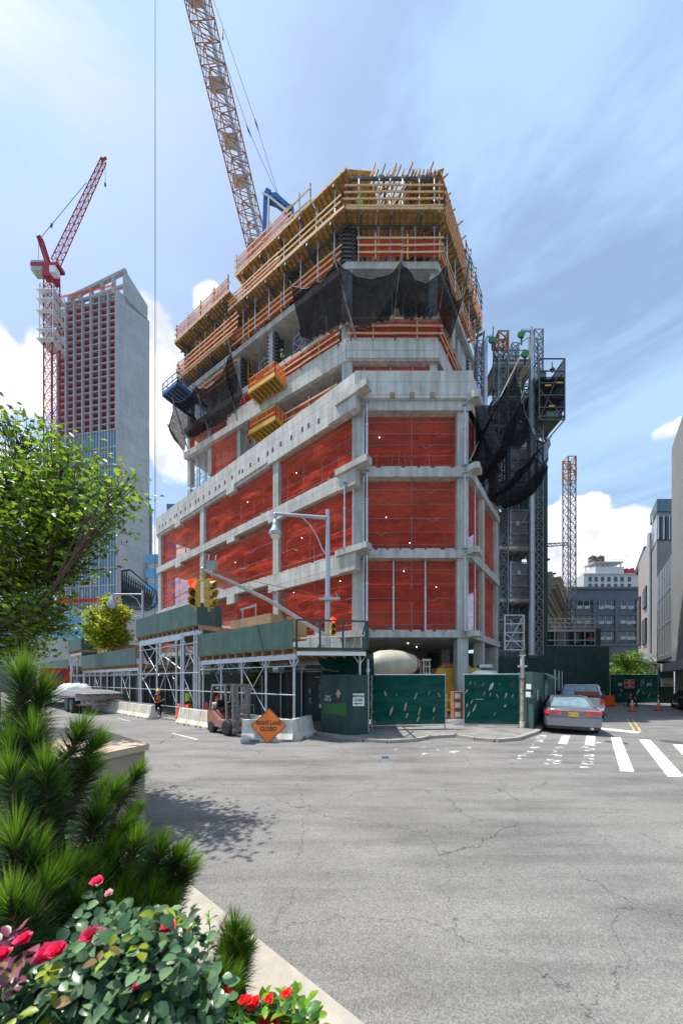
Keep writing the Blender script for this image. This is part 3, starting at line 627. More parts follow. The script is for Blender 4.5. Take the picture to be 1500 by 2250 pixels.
tag(q.build('shoring_prop', 'steel', bld), kind='stuff')
# shoring frames (cross-braced towers)
def frame(p, d, z0, z1, w=1.3, m='steel'):
    o = MB(); p = V(p); e = V((-d.y, d.x, 0)); k = int((z1-z0)/1.7)+1; h = (z1-z0)/k
    for s_ in (0, 1):
        for r_ in (0, 1): o.tube(at(p+d*w*s_+e*1.1*r_, z0), at(p+d*w*s_+e*1.1*r_, z1), .035, n=5)
    for i in range(k):
        a = z0+i*h
        for r_ in (0, 1):
            q0 = p+e*1.1*r_; o.tube(at(q0, a+.1), at(q0+d*w, a+h-.1), .02, n=4); o.tube(at(q0+d*w, a+.1), at(q0, a+h-.1), .02, n=4); o.tube(at(q0, a+h-.1), at(q0+d*w, a+h-.1), .025, n=4); o.tube(at(q0, a+.4), at(q0+d*w, a+.4), .025, n=4)
    return o.build('shoring_frame', m, bld)
for t in (tpx(440), tpx(425)): frame(T1+tL*t-mL*1.6, tL, 19.8, 27.3)
for px in (555, 575): frame(T1+tL*tpx(px)-mL*1.4, tL, 19.8, 27.3)
for px in (640, 690, 560): frame(T1+tL*tpx(px)-mL*2.2, tL, 35.05, Zd1-.6); frame(T1+tL*tpx(px+12)-mL*2.2, tL, 30.6, 34.4)
for x in (2.2, 4.6): frame(T1+V((x, 2.6, 0)), X, 35.05, Zd1-.6); frame(T1+V((x+1, 2.6, 0)), X, Zd1, Zd2-.6); frame(T1+V((x, 3, 0)), X, 30.6, 34.4)
# guardrails and their netting
s5 = .2
rail(T1+X*.35+nF*.15, T2+nF*.15, 29.0, 1.55, 'red', 1.9, 3, 1); rail(T2+mR*.1, T2+tR*5+mR*.1, 29.0, 1.5, 'red', 1.6, 3, 2, mR)
rail(T1+X*1.0+nF*.3, T2+nF*.3, 35.1, 1.45, 'red', 1.3, 3, 3); rail(T2+mR*.2, T2+tR*10.5+mR*.2, 35.1, 1.4, 'red', 1.6, 3, 4, mR)
rail(T1+nF*.55, T2+nF*.55-X*.1, Zd1+.03, 1.9, None, 2.4, 4, 5); rail(T2+mR*.45+X*.1, T2+tR*10.2+mR*.45, Zd1+.03, 1.6, 'orange', 1.9, 4, 6, mR)
rail(T1+tL*.7+mL*.1, T1+tL*tpx(560)+mL*.1, 28.95, 1.35, 'red', 1.7, 3, 7, mL)
rail(T1+tL*.5+mL*.2, T518+mL*.2, 35.1, 1.3, 'orange', 2.0, 3, 8, mL)
rail(T1+tL*.4+mL*.6, T1+tL*6.5+mL*.6, Zd1+.03, 1.3, None, 2.0, 3, 9, mL); rail(T1+tL*6.5+mL*.6, T518+mL*.6, Zd1+.03, 1.3, 'red', 2.0, 4, 10, mL)
rail(T1+tL*5.5+mL*.4, T518+mL*.4-tL*.6, Zd2+.03, 1.6, 'pink', 1.9, 3, 11, mL); rail(T1+tL*3.2+mL*.4, T1+tL*5.5+mL*.4, Zd2+.03, 1.5, None, 1.2, 2, 12, mL)
rail(T2+tR*5.5+mR*.4, T2+tR*10.4+mR*.4, Zd1+2.2, 1.6, None, 1.6, 3, 13, mR, 'dsteel')
rail(TL-tL*(tLen-tB518)+mL*.9, TL+mL*.9, ZdB+.03, 1.6, 'pink', 2.0, 3, 14, mL)
rail(TL-tL*(tLen-tB518+1)+mL*.7, TL+mL*.7, 35.75, 1.7, 'red', 2.0, 4, 15, mL)
rail(T1+tL*tpx(520)+mL*.1, TL+mL*.1+tL*-.4, 32.4, 1.5, 'orange', 1.6, 3, 16, mL)
rail(T1+tL*.9+mL*.05, T1+tL*tpx(625)+mL*.05, 24.4, 1.5, 'red', 2.2, 3, 17, mL)
rail(TL+mL*.7, TL-mL*3, 35.75, 1.5, 'red', 1.5, 3, 18, tL)
# nets filling tower bays
net(T1+V((.6, .45, 0)), T2+V((-.2, .45, 0)), 20.5, 27.25, nF, 'red', 31, .15)
net(T2+tR*.4-mR*.2, T2+tR*3.6-mR*.2, 21, 27.2, mR, 'red', 32, .12); net(T2+tR*.4-mR*.2, T2+tR*3.4-mR*.2, 27.9, 33.5, mR, 'red', 33, .12)
for p0, p1, z0, z1 in ((583, 519, 27.85, 30.1), (583, 519, 27.85, 30.1), (515, 460, 24.2, 27.2), (515, 458, 27.9, 29.6), (450, 412, 27.85, 30.1), (515, 460, 19.8, 24.6), (572, 520, 28, 30.2)):
    sd += 1; net(T1+tL*tpx(p0)-mL*(.2+sd*.002), T1+tL*tpx(p1)-mL*(.2+sd*.002), z0, z1, mL, 'red', sd, .1)
# a stack of formwork beams along the right edge, rebar bundle, corner rebar
rb = MB(); c = P(478, 690, 42)
for i in range(44):
    x = (i % 11)*.13; y = (i//11)*.3; rb.tube(V((c.x-.7+x, c.y+y, c.z-3)), V((c.x-.75+x*1.05+random.random()*.06, c.y+y, c.z+2.9+random.random()*1.0)), .022, n=4)
for j in range(5): rb.tube(V((c.x-.75, c.y, c.z-2+j*.9)), V((c.x+.75, c.y, c.z-2+j*.9)), .03, n=4)
rb.build('rebar_bundle', 'dsteel', bld)
rb2 = MB()
for t in np.arange(.2, 5.6, 1.1): q0 = T2+tR*t+mR*.2; rb2.bar(at(q0, Zd2+.0), at(q0+mR*(.3+.3*random.random()), Zd2+.02), .07, .1); rb2.bar(at(q0+tR*4, Zd1-.05), at(q0+tR*4+mR*.6, Zd1-.03), .07, .1)
rb2.each('joist_end', 'timber', bld)
# braced steel outriggers up the right side
og = MB()
for t0, z0 in ((4.4, 37.0), (7.4, 33.5)):
    for j in range(2):
        a = T2+tR*(t0+j*1.6)+mR*.75; og.bar(at(a, z0), at(a+tR*1.3, z0+4.4), .12, .18)
og.each('outrigger_beam', 'dsteel', bld)

# ---------------------------------------------------------------- black safety nets on poles
def safety_net(name, label, poles, seed, sag=1.0, drop=None):
    t = thing(name, label, 'safety net', tuple(poles[0][1]), 'black safety nets hung on outrigger poles')
    for a, b in poles: MB().tube(b, a+(a-b).normalized()*.35, .055, n=6).build('pole', 'greypole', t)
    for i, ((a0, b0), (a1, b1)) in enumerate(zip(poles, poles[1:])):
        sdv = V((seed*7.7+i*3.1, 2.2, 9.1)); c0 = a0*.2+b0*.8 if drop is None else a0.lerp(b0, drop); c1 = a1.lerp(b1, .8 if drop is None else drop)
        def fn(u, v, a0=a0, a1=a1, c0=c0, c1=c1, b0=b0, b1=b1):
            top = a0.lerp(a1, u); top.z -= sag*4*u*(1-u); bot = c0.lerp(c1, u); bot.z -= sag*.35*4*u*(1-u)
            p = top.lerp(bot, v); out = (a0-b0); out.z = 0; out.normalize(); s_ = 4*u*(1-u)
            p += out*(.7*math.sin(math.pi*v)*s_); p.z -= .5*math.sin(math.pi*v)*s_
            fo = (math.sin((u*10+v*(u-.5)*8+seed)*2.6)*.11+math.sin((u*23-v*(u-.5)*17+seed)*2.1)*.05)*(.4+.6*v)+noise.noise(p*.8+sdv)*.30+noise.noise(p*2.2+sdv)*.07
            return p+out*fo
        MB().grid(fn, 60, 26).build('net', 'black', t)
        e = MB(); e.path([fn(j/16, 0) for j in range(17)], .03, 4); e.path([fn(j/16, 1) for j in range(17)], .03, 4); e.build('rope', 'rope', t)
    return t
M['rope'] = mat('grey_rope', (.2, .19, .17), .9)
def PP(a, b, Ya, Yb): return (P(*a, Ya), P(*b, Yb))
safety_net('safety_net', 'black debris net draped across the front of the tower below the two upper rails', [PP((736, 568), (783, 745), 22.6, 24.8), PP((880, 573), (864, 706), 22.3, 24.8), PP((981, 580), (960, 712), 22.5, 24.8), PP((1019, 645), (984, 765), 24.6, 26.6)], 1, 1.3)
safety_net('safety_net', 'black debris net on the left face of the tower next to its front corner', [PP((640, 630), (668, 770), 25.6, 27.8), PP((735, 570), (780, 742), 22.7, 24.9)], 2, .9)
safety_net('safety_net', 'black debris net at mid height of the left face above the lower loading platforms', [PP((431, 850), (464, 965), 31.2, 33.6), PP((496, 805), (522, 925), 28.9, 31.2), PP((503, 758), (540, 890), 28.4, 30.4)], 3, .9)
safety_net('safety_net', 'black debris net at the far left end of the building, drooping over its edge', [PP((372, 940), (408, 1000), 34.5, 36.4), PP((381, 882), (412, 985), 33.5, 35.6), PP((431, 850), (463, 962), 31.3, 33.7)], 4, .6)
safety_net('safety_net', 'large black net sagging on long slanted poles over the right hand facade', [PP((1042, 880), (1046, 1000), 20.4, 21.4), PP((1136, 797), (1030, 1015), 21.2, 20.4), PP((1145, 873), (1052, 1067), 23.4, 22.0), PP((1205, 965), (1075, 1105), 25.2, 24.2), PP((1199, 1012), (1118, 1110), 27.0, 26.0)], 5, 1.3, .97)

# ---------------------------------------------------------------- loading platforms
def platform(label, c, d, n, w_, l_, net_=True, m='yel', name='loading_platform'):
    t = thing(name, label, 'platform', tuple(c)); c = V(c); a = c-d*w_/2; o = MB()
    for k in (0, 1): o.bar(a+d*w_*k, a+d*w_*k+n*l_, .14, .34)
    o.bar(a+n*l_, a+d*w_+n*l_, .14, .34); o.bar(a-n*1.2, a+n*.1, .14, .3); o.bar(a+d*w_-n*1.2, a+d*w_, .14, .3)
    k = int(w_/.45)
    for i in range(1, k): q0 = a+d*w_*i/k; o.bar(q0-Z*.02, q0+n*l_-Z*.02, .1, .2)
    o.box(c+n*l_/2+Z*.12, (w_-.1, l_, .04), d, 1); o.build('frame', [m, 'timber'], t)
    r = MB()
    for p0, p1 in ((a, a+n*l_), (a+n*l_, a+d*w_+n*l_), (a+d*w_+n*l_, a+d*w_)):
        for z_ in (.55, 1.1): r.bar(p0+Z*z_, p1+Z*z_, .05)
        for i in range(4): q0 = p0.lerp(p1, i/3); r.bar(q0, q0+Z*1.15, .05)
    r.build('railing', m, t)
    if net_:
        for i, (p0, p1, nn) in enumerate(((a, a+n*l_, -d), (a+n*l_, a+d*w_+n*l_, n), (a+d*w_+n*l_, a+d*w_, d))):
            cloth(p0+Z*.15, p1+Z*.15, p1+Z*1.05, p0+Z*1.0, nn, .1, 12, 6, i+3).build('debris_net', 'orange', t)
    return t
def TLf(px, z, off=0): q = T1+tL*tpx(px)+mL*off; return V((q.x, q.y, z))
platform('upper yellow loading platform with orange netting jutting from the left face', TLf(600, 28.1, .1), tL, mL, 3.2, 1.35)
platform('lower yellow loading platform with a yellow plate jutting over the concrete parapet', TLf(600, 24.45, .1), tL, mL, 3.2, 1.3)
pb = platform('blue loading platform stacked with timber at the left end of the building', TLf(428, 32.1, .2), tL, mL, 2.6, 2.6, False, 'blue')
tb = thing('timber_stack', 'bundle of planks sticking out over the blue loading platform', 'timber', tuple(TLf(424, 32.4, 1.5))); q0 = TLf(428, 32.4, 1.2)
for i in range(3): MB().bar(q0+mL*(.35*i)-tL*1.2+Z*.1, q0+mL*(.35*i)+tL*2.0+Z*.1, .32, .1).build('plank', 'lumber', tb); MB().bar(q0+mL*(.35*i)-tL*1.0+Z*.24, q0+mL*(.35*i)+tL*2.1+Z*.24, .32, .1).build('plank', 'timber', tb)
M['leafgreen']=mat('green_fabric',(.05,.25,.06),.8,var=.5,scale=12); M['gatep']=mat('gate_panel_grey',(.20,.21,.22),.6,var=.1); M['gcrate']=mat('green_tarp',(.08,.16,.12),.7,var=.2); M['btile']=mat('beige_wall_tile',(.45,.39,.30),.7,var=.06,brick=(.3,.6,.012,.6,.95))
# ---------------------------------------------------------------- big crane over the roof
cr = thing('tower_crane', 'orange brown lattice crane boom rising over the building roof to the top of the picture', 'crane', (-8.4, 33, 40))
b0 = P(569, 560, 33); b1 = P(407, -110, 30.4); dd = (b1-b0).normalized(); bo = MB()
C = lattice(bo, b0, b0+(b1-b0), 1.55, 1.55, 28, .045, .022, V((-.45, 1, 0)), 1.85); bo.build('boom', 'amber', cr)
wk = MB(); wk.bar(C[0][1].lerp(C[0][2], .3)+(C[0][0]-C[0][1])*.72, C[-1][1].lerp(C[-1][2], .3)+(C[-1][0]-C[-1][1])*.72, .30, .04, up=V((0, 1, .2))); wk.build('catwalk', 'pole', cr)
ms = MB(); lattice(ms, V((b0.x, 33, 19.9)), V((b0.x, 33, b0.z)), 1.7, 1.7, 14, .08, .04); ms.build('mast', 'amber', cr)
cb = MB(); pa = P(466, -10, 30.9)
for q, bl in ((P(652, 560, 34), (563, 272)), (P(628, 470, 33.4), (546, 286))):
    a = P(bl[0]-56 if bl[0] == 563 else bl[0]-60, bl[1]-160 if bl[0] == 563 else bl[1]-110, 31.6); st = pa if bl[0] == 563 else P(493, 130, 31.4)
    mid = P(*bl, 32); cb.tube(st, mid, .02, n=4); cb.tube(mid, q, .02, n=4); cb.tube(mid-(q-st).normalized()*.5, mid, .03, .09, n=5); cb.tube(mid, mid+(q-st).normalized()*.6, .09, .03, n=5)
cb.tube(P(489, 75, 31.2)-Z*.4, P(489, 75, 31.2)+Z*.5, .08, .05, n=5)
cb.build('pendant_line', 'dsteel', cr)
lp = MB()
for k, (a, b) in enumerate(((.03, .05), (.42, .44), (.98, .99))): 
    i = min(24, int(a*26)+ (1 if k else 1)); q = C[i][0]; lp.box((C[i][0]+C[i][2])/2, (1.5, 1.0, .06), X); lp.bar(C[i][0]+dd*.5, C[i][1]+dd*.5, .05); lp.bar(C[i][3]+dd*.5, C[i][2]+dd*.5, .05)
for i in (7, 16, 24): lp.box((C[i][0]+C[i][2])/2+dd*.2, (1.6, .9, .05), X); lp.bar(C[i][0]+dd*.7, C[i][1]+dd*.7, .06); lp.bar(C[i][0]+dd*1.1, C[i][1]+dd*1.1, .06)
lp.each('rest_platform', 'pole', cr)
hl = MB(); a = P(340, -80, 41); hl.tube(a, V((a.x, a.y, 3)), .028, n=5); hl.tube(a+V((.16, 0, 0)), V((a.x+.16, a.y, 3)), .02, n=5); hl.lathe([(.25, -.5), (.35, 0), (.2, .5)], V((a.x, a.y, 2.7))); tag(hl.build('hoist_cable', 'dsteel'), 'long vertical hoist cable hanging between the far tower and the building', 'cable')
# blue placing boom
pbm = thing('placing_boom', 'blue folded concrete placing boom arching over the roof edge', 'boom', tuple(P(588, 530, 31)))
o = MB(); o.bar(P(583, 520, 31), P(586, 435, 31), .55, .5); o.bar(P(586, 435, 31), P(592, 424, 31), .6, .5); o.build('arm', 'blue', pbm)
o = MB(); a = P(588, 427, 31); b = P(640, 462, 31); o.extr([P(588, 423, 30.8), P(606, 421, 30.8), P(641, 452, 30.8), P(640, 468, 30.8), P(606, 440, 30.8), P(590, 434, 30.8)], V((0, .5, 0)))
o.build('arm', 'blue', pbm); o = MB(); o.path([P(576, 424, 30.6), P(590, 430, 30.6), P(612, 448, 30.6), P(640, 470, 30.6)], .08); o.path([P(586, 520, 30.7), P(589, 470, 30.6), P(590, 434, 30.6)], .09); o.build('delivery_pipe', 'white', pbm)
o = MB()
for i in range(6): c = P(598+i*7, 429+i*5.5, 30.7); o.path([c, c+V((.14, -.05, -.28)), c+V((.36, 0, -.2))], .035, 5)
o.build('hose', 'blkp', pbm); MB().bar(P(641, 455, 31), P(640, 505, 31), .4, .4).build('arm', 'blue', pbm); MB().bar(P(639, 462, 30.8), P(639, 500, 30.8), .2, .1).build('arm_guard', 'redst', pbm)

# ---------------------------------------------------------------- hoist complex on the right
mg = 'grey hoist masts beside the right facade'
def mast(label, px, Y, pt, pb_, w_, m='hsteel', top=None, par=None, d=X, seg=None, group=None):
    a = P(px, pb_, Y); a.z = max(.0, a.z); b = P(px, pt, Y); b.x = a.x; b.y = a.y; t = thing('hoist_mast', label, 'mast', tuple(a), group)
    zc = b.z if not top else b.z-top; o = MB(); lattice(o, a, V((a.x, a.y, zc)), w_, w_, max(3, int((zc-a.z)/w_*.85)), .05, .022, V((0, 1, 0)), xx=True); o.build('lattice', m, t)
    if top: o = MB(); lattice(o, V((a.x, a.y, zc)), b, w_, w_, max(2, int(top/w_)), .07, .035, V((0, 1, 0))); o.build('top_section', 'amber', t)
    return t
mast('tall grey lattice hoist mast nearest the caged deck, tallest of the masts', 1177, 28.0, 733, 1440, .75)
mast('grey lattice hoist mast with an orange top section', 1100, 29.0, 738, 1440, .85, top=1.5)
mast('narrow grey lattice mast hard against the upper right facade', 1053, 27.6, 755, 1000, .55)
mast('slender lattice mast standing between the orange topped mast and the cage', 1128, 30.2, 760, 1440, .6)
mast('free standing dark mast with an orange top beside the cloud', 1250, 40, 1008, 1400, .95, 'hsteel', top=3.0)
ex = MB(); ex.bar(P(1167, 740, 27.7), P(1167, 1440, 27.7), .28, .28); ex.bar(P(1167, 728, 27.7), P(1167, 742, 27.7), .2, .2); ex.bar(P(1145, 726, 27.7), P(1169, 726, 27.7), .14, .14); ex.bar(P(1145, 725, 27.7), P(1145, 735, 27.7), .1, .1)
tag(ex.build('davit_pole', 'steel'), 'tall grey davit post with a short arm at the very top of the hoist', 'davit')
ex = MB(); ex.bar(P(1066, 757, 28), P(1066, 1000, 28), .26, .26); ex.bar(P(1068, 740, 28), P(1084, 738, 28), .12, .12); ex.bar(P(1068, 740, 28), P(1068, 800, 28), .14, .14)
tag(ex.build('davit_pole', 'steel'), 'shorter grey davit post with an arm beside the orange topped mast', 'davit')
for px, py, lab in ((1145, 735, 'green pulley bundle hanging from the taller davit arm'), (1081, 747, 'green pulley bundle hanging from the lower davit arm'), (1153, 778, 'green pulley bundle resting at the railing of the hoist deck')):
    c = P(px, py, 27.6); o = MB(); o.add([c+V(q) for q in ((-.32, -.15, .1), (.32, -.15, .14), (.3, .15, .1), (-.3, .15, .12), (-.25, -.1, -.25), (.2, -.1, -.2), (.2, .1, -.25), (-.2, .1, -.2))], [(0, 1, 2, 3), (4, 5, 6, 7), (0, 1, 5, 4), (1, 2, 6, 5), (2, 3, 7, 6), (3, 0, 4, 7)]); o.tube(c-Z*.2, c-Z*.85, .07, n=6, m=1); o.tube(c+Z*.1, c+Z*.5, .02, n=4, m=1)
    tag(o.build('pulley_bundle', ['leafgreen', 'blkp'], None), lab, 'pulley')

hp = thing('hoist_tower', 'stacked grey landings and gates of the construction hoist at the right end of the building', 'hoist', tuple(P(1140, 1440, 30)))
hp.location.z = 0
ys = [795, 869, 933, 1062, 1200, 1315]
def XY(px, Y): return V(((px-CX)/F*Y, Y, 0))
for i, py in enumerate(ys):
    z = P(0, py, 29).z; o = MB(); a = XY(1083, 29); b = XY(1168, 29)
    o.box(at((a+b)/2, z-.25)+V((.2, 1.5, 0)), ((b-a).length+.3, 3, .3)); o.bar(at(a, z-.15)-V((0, .05, 0)), at(b, z-.15)-V((0, .05, 0)), .12, .3, 1); o.bar(at(a, z+.02)-V((0, .1, 0)), at(b, z+.02)-V((0, .1, 0)), .2, .1, 2)
    for k in range(5): q0 = at(a.lerp(b, k/4), z-.45); o.bar(q0, q0+V((0, 3, 0)), .12, .2, 2)
    o.build('landing', ['conc', 'steel', 'timber'], hp)
    r = MB()
    for z_ in (.55, 1.05): r.bar(at(a, z+z_), at(b, z+z_), .06)
    for k in range(6): q0 = at(a.lerp(b, k/5), z); r.bar(q0, q0+Z*(1.1 if k % 5 else 3.2), .07)
    r.bar(at(a, z+.1), at(b, z+2.4), .05); r.build('railing', 'hsteel', hp)
    if i in (3, 4, 5):
        gq = MB(); gz = z-5.1 if i < 5 else z-5
        x0, x1 = (XY(1120, 29.2), XY(1160, 29.2)); gq.box(at((x0+x1)/2, z+1.7-5.0*(0)), ((x1-x0).length, .08, 3.1)); gq.build('gate_panel', 'gatep' if i > 3 else 'sign_w', hp)
        fr = MB(); 
        for z_ in (.1, 1.2, 2.2, 3.3): fr.bar(at(x0, z+z_)-V((0, .1, 0)), at(x1, z+z_)-V((0, .1, 0)), .06)
        fr.bar(at(x0, z+.1)-V((0, .1, 0)), at(x1, z+3.3)-V((0, .1, 0)), .05); fr.bar(at(x0, z)-V((0, .1, 0)), at(x0, z+3.4)-V((0, .1, 0)), .07); fr.bar(at(x1, z)-V((0, .1, 0)), at(x1, z+3.4)-V((0, .1, 0)), .07)
        gs = XY(1113, 29); fr.box(at(gs, z+1.7), (.25, .1, 3.4), X, 1); fr.build('gate_frame', ['steel', 'gdark'], hp)
for px, py, s_ in ((1140, 1258, '3'), (1137, 1150, '4')):
    c = P(px, py, 28.9); MB().box(c, (.28, .02, .34)).build('floor_number_plate', 'sign_w', hp); text('floor_number', s_, c-V((0, .012, 0)), X, Z, .32, 'ink', hp, .003)
o = MB()
for px in (1085, 1112, 1128, 1160): q0 = XY(px, 31.5); o.bar(at(q0, 0), at(q0, 31), .2, .2)
for px in (1083, 1165): q0 = XY(px, 29.2); o.bar(at(q0, 0), at(q0, P(0, 795, 29).z), .14, .14)
for i in range(9): z = 5+i*2.9; o.bar(at(XY(1083, 29.4), z), at(XY(1165, 31), z+.6), .07); o.bar(at(XY(1165, 29.4), z), at(XY(1110, 31), z+2), .06)
o.build('post', 'hsteel', hp)
o = MB(); [o.box(at(XY(1140, 31.2), z_)+V((.4*(-1)**k_, 0, 0)), (2.6, .05, 2.3)) for k_, z_ in enumerate((3.2, 9.8, 16.2, 19.2, 22.8))]; o.each('shade_backing_sheet', 'gdark', hp)  # dark sheets added to stand in for the hoist's dim interior
# dark concrete strip of the building behind the hoist
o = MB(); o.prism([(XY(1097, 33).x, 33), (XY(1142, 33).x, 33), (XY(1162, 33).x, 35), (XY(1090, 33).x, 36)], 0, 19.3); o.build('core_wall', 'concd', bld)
for i in range(6):
    z = 4.6+i*2.9; o = MB(); o.prism([(XY(1090, 32).x, 32), (XY(1186, 32).x, 32), (XY(1186, 34).x, 36), (XY(1090, 34).x, 36)], z-.3, z); o.build('floor_slab', 'conc', bld)
o = MB()
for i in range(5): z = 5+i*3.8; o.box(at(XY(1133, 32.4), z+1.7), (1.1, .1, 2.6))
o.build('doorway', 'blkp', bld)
# dark green hoist cars running on the tall mast
for px, pt, pb_, lab in ((1192, 930, 1230, 'dark green enclosed hoist shaft beside the tall mast'),):
    o = MB(); a = P(1191, 1420, 30.5); o.box(V((a.x-.15, a.y, (P(0, 1040, 30.5).z+a.z)/2)), (.3, 1.6, P(0, 1040, 30.5).z-a.z)); tag(o.build('hoist_enclosure', 'gdark'), lab, 'hoist')
# caged deck at top right
cg = thing('mesh_cage', 'dark mesh cage platform clinging to the outer side of the tall hoist mast', 'platform', tuple(P(1205, 920, 27.5)))
def cagebox(x0, x1, y0, y1, Ya, Yb, mb, r=.05, mid=2):
    c = [P(x0, 0, Ya), P(x1, 0, Ya), V((P(x1, 0, Ya).x, Yb, 0)), V((P(x0, 0, Ya).x, Yb, 0))]; z0 = P(0, y1, Ya).z; z1 = P(0, y0, Ya).z
    for i in range(4):
        a, b = c[i], c[(i+1) % 4]; mb.bar(at(a, z0), at(a, z1), r*2)
        for j in range(mid+1): z = z0+(z1-z0)*j/mid; mb.bar(at(a, z), at(b, z), r*1.6)
        mb.bar(at(a, z0), at(b, z1), r*1.2); mb.bar(at(a, (z0+z1)/2), at(b, z0), r*1.2)
    return c, z0, z1
o = MB(); c, z0, z1 = cagebox(1184, 1240, 788, 922, 26.8, 29.3, o, .045, 5); o.build('frame', 'dsteel', cg)
MB().quad(at(c[0], z0+.8), at(c[1], z0+.8), at(c[1], z0+3.6), at(c[0], z0+3.6)).build('side_net', 'black', cg); MB().quad(at(c[1], z0+.8), at(c[2], z0+.8), at(c[2], z1), at(c[1], z1)).build('side_net', 'black', cg)
MB().quad(at(c[2], z0+.8), at(c[3], z0+.8), at(c[3], z0+3.5), at(c[2], z0+3.5)).build('side_net', 'black', cg)
for z in (z0+.35, z0+1.8, z0+3.4): MB().box(at((c[0]+c[2])/2, z), (2.1, 2.4, .08)).build('floor', 'dsteel', cg)
for px, py in ((1197, 876), (1205, 915), (1185, 832)): MB().box(P(px, py, 27.2), (.75, .6, .62)).build('green_crate', 'gcrate', cg)
for px, py in ((1225, 846), (1208, 897), (1200, 852)): MB().box(P(px, py, 27), (.5, .5, .12)).build('yellow_board', 'yel', cg)
o = MB(); o.lathe([(.02, -.1), (.2, -.1), (.22, .1), (.02, .12)], P(1213, 812, 27), V((.4, -1, .3)), 10); o.bar(P(1213, 812, 27.1), P(1212, 795, 27.1), .05); o.build('floodlight', 'blkp', cg)
# boom tie + outrigger arms to the free standing mast
o = MB(); a = P(1184, 1199, 31); b = P(1245, 1195, 40); 
for s_ in (-.15, .15): o.bar(a+Z*s_, b+Z*s_, .09)
for i in range(12): o.bar(a.lerp(b, i/12)+Z*.15*(-1)**i, a.lerp(b, (i+1)/12)-Z*.15*(-1)**i, .05)
tag(o.build('mast_tie', 'dsteel'), 'horizontal steel tie between the hoist and the free standing mast', 'brace')
# base cages and fences of the hoist
hg = 'railed hoist landing cages above the green wall'
t = thing('hoist_cage', 'pale steel two storey hoist gate cage left of the tall mast', 'hoist gate', tuple(at(XY(1134, 27.2), 4.8))); o = MB()
c, z0, z1 = cagebox(1108, 1150, 1352, 1428, 27.2, 29.2, o, .055, 4); o.build('frame', 'steel', t); MB().box(at((c[0]+c[1])/2+V((.1, .3, 0)), z0+1.1), (1.0, .05, 1.9)).build('gate_panel', 'gatep', t)
t = thing('hoist_cage', 'wide pale steel railing cage with machinery standing behind the green wall', 'hoist gate', tuple(at(XY(1250, 30.5), 5.6))); o = MB()
for k in range(6):
    q0 = XY(1196+k*22, 30.5); o.bar(at(q0, P(0, 1420, 30.5).z), at(q0, P(0, 1360, 30.5).z), .08)
for py in (1360, 1369, 1378, 1386, 1407, 1419): o.bar(P(1196, py, 30.5), P(1306, py, 30.5), .09 if py != 1386 else .2)
o.build('railing', 'steel', t); o = MB()
for k in range(9): o.box(P(1204+k*11.5, 1403, 31.6+random.random()), (.55*random.random()+.2, .5, .9+random.random()*.6), m=k % 3)
o.box(P(1250, 1403, 33), (5, .1, 1.9), m=1); o.box(P(1310, 1400, 31), (.5, .4, 1.6), m=3); o.build('machinery', ['dsteel', 'blkp', 'gatep', 'gdark'], t)
mm = MB(); mm.bar(P(1290, 1403, 31), P(1306, 1403, 31), .12); tag(mm.build('warning_bar', 'plastic_o'), 'short orange bar lying at the right end of the railed cage', 'bar')

# ---------------------------------------------------------------- far tower and its crane
K = V(((257-CX)/F*90, 90, 0)); dT = V((-4350, 703, 0)).normalized(); dW = V((.6135, .79, 0)).normalized()
ft = thing('far_tower', 'tall slender tower far off with red netted floors above blue glazing', 'tower', tuple(K))
sc90 = 90/F
def zf(py): return EYE+(HZ-py)*sc90
Lw = 20.0; E = K+dT*Lw
o = MB(); w0 = K+dW*8.4
o.hexa([at(K, 0), at(w0, 0), at(w0-dT*-.0+V((-.4, .6, 0)), 0), at(K+dT*.8+V((0, .6, 0)), 0)], [at(K, zf(634)), at(w0, zf(648)), at(w0+V((-.4, .6, 0)), zf(648)), at(K+dT*.8+V((0, .6, 0)), zf(634))])
f0 = K+dW*2.0; f1 = K+dW*7.9; o.hexa([at(f0, zf(650)), at(f1, zf(650)), at(f1+V((-.5, .3, 0)), zf(650)), at(f0+V((-.5, .3, 0)), zf(650))], [at(f0, zf(577)), at(f1, zf(614)), at(f1+V((-.5, .3, 0)), zf(614)), at(f0+V((-.5, .3, 0)), zf(577))])
M['farc'] = mat('far_concrete', (.46, .455, .44), .85, var=.1, scale=.25, streak=.12, brick=(60, 3.4, .12, .82, .96))
M['farr'] = mat('far_red_floor', (.34, .035, .045), .8, var=.5, scale=.5)
M['bluegl'] = mat('blue_glass', (.10, .32, .52), .25, 0, var=.25, scale=.15, spec=.6)
M['fwhite'] = mat('pale_frame', (.42, .41, .40), .7, var=.1, scale=.3)
o.build('side_wall', 'farc', ft)
o = MB(); o.prism([(q.x, q.y) for q in (K+V((0, 1.2, 0)), E+V((0, 1.2, 0)), E+dW*7, K+dW*7)], 0, zf(640)); o.build('floor_mass', 'farr', ft)
gr = MB(); ztop, zmid = zf(640), zf(942); nfl = 20; nc = 7
for i in range(nfl+1): z = zmid+(ztop-zmid)*i/nfl; gr.box(at((K+E)/2, z)+V((0, .3, 0)), (Lw, .5, .30), dT)
for i in range(nc+1): q0 = K+dT*Lw*(i+.0)/nc*.98; gr.box(at(q0, (zmid+ztop)/2)+V((0, .1, 0)), (.5 if i else .9, .7, ztop-zmid), dT)
gr.build('floor_grid', 'fwhite', ft)
o = MB(); o.box(at((K+E)/2, zmid/2)+V((0, .35, 0)), (Lw, .3, zmid), dT); o.build('glazing', 'bluegl', ft)
gr = MB()
for i in range(16): z = zmid*i/15; gr.box(at((K+E)/2, z)+V((0, .1, 0)), (Lw, .3, .4), dT)
for i in range(nc+1): gr.box(at(K+dT*Lw*i/nc*.98, zmid/2), (.4, .4, zmid), dT)
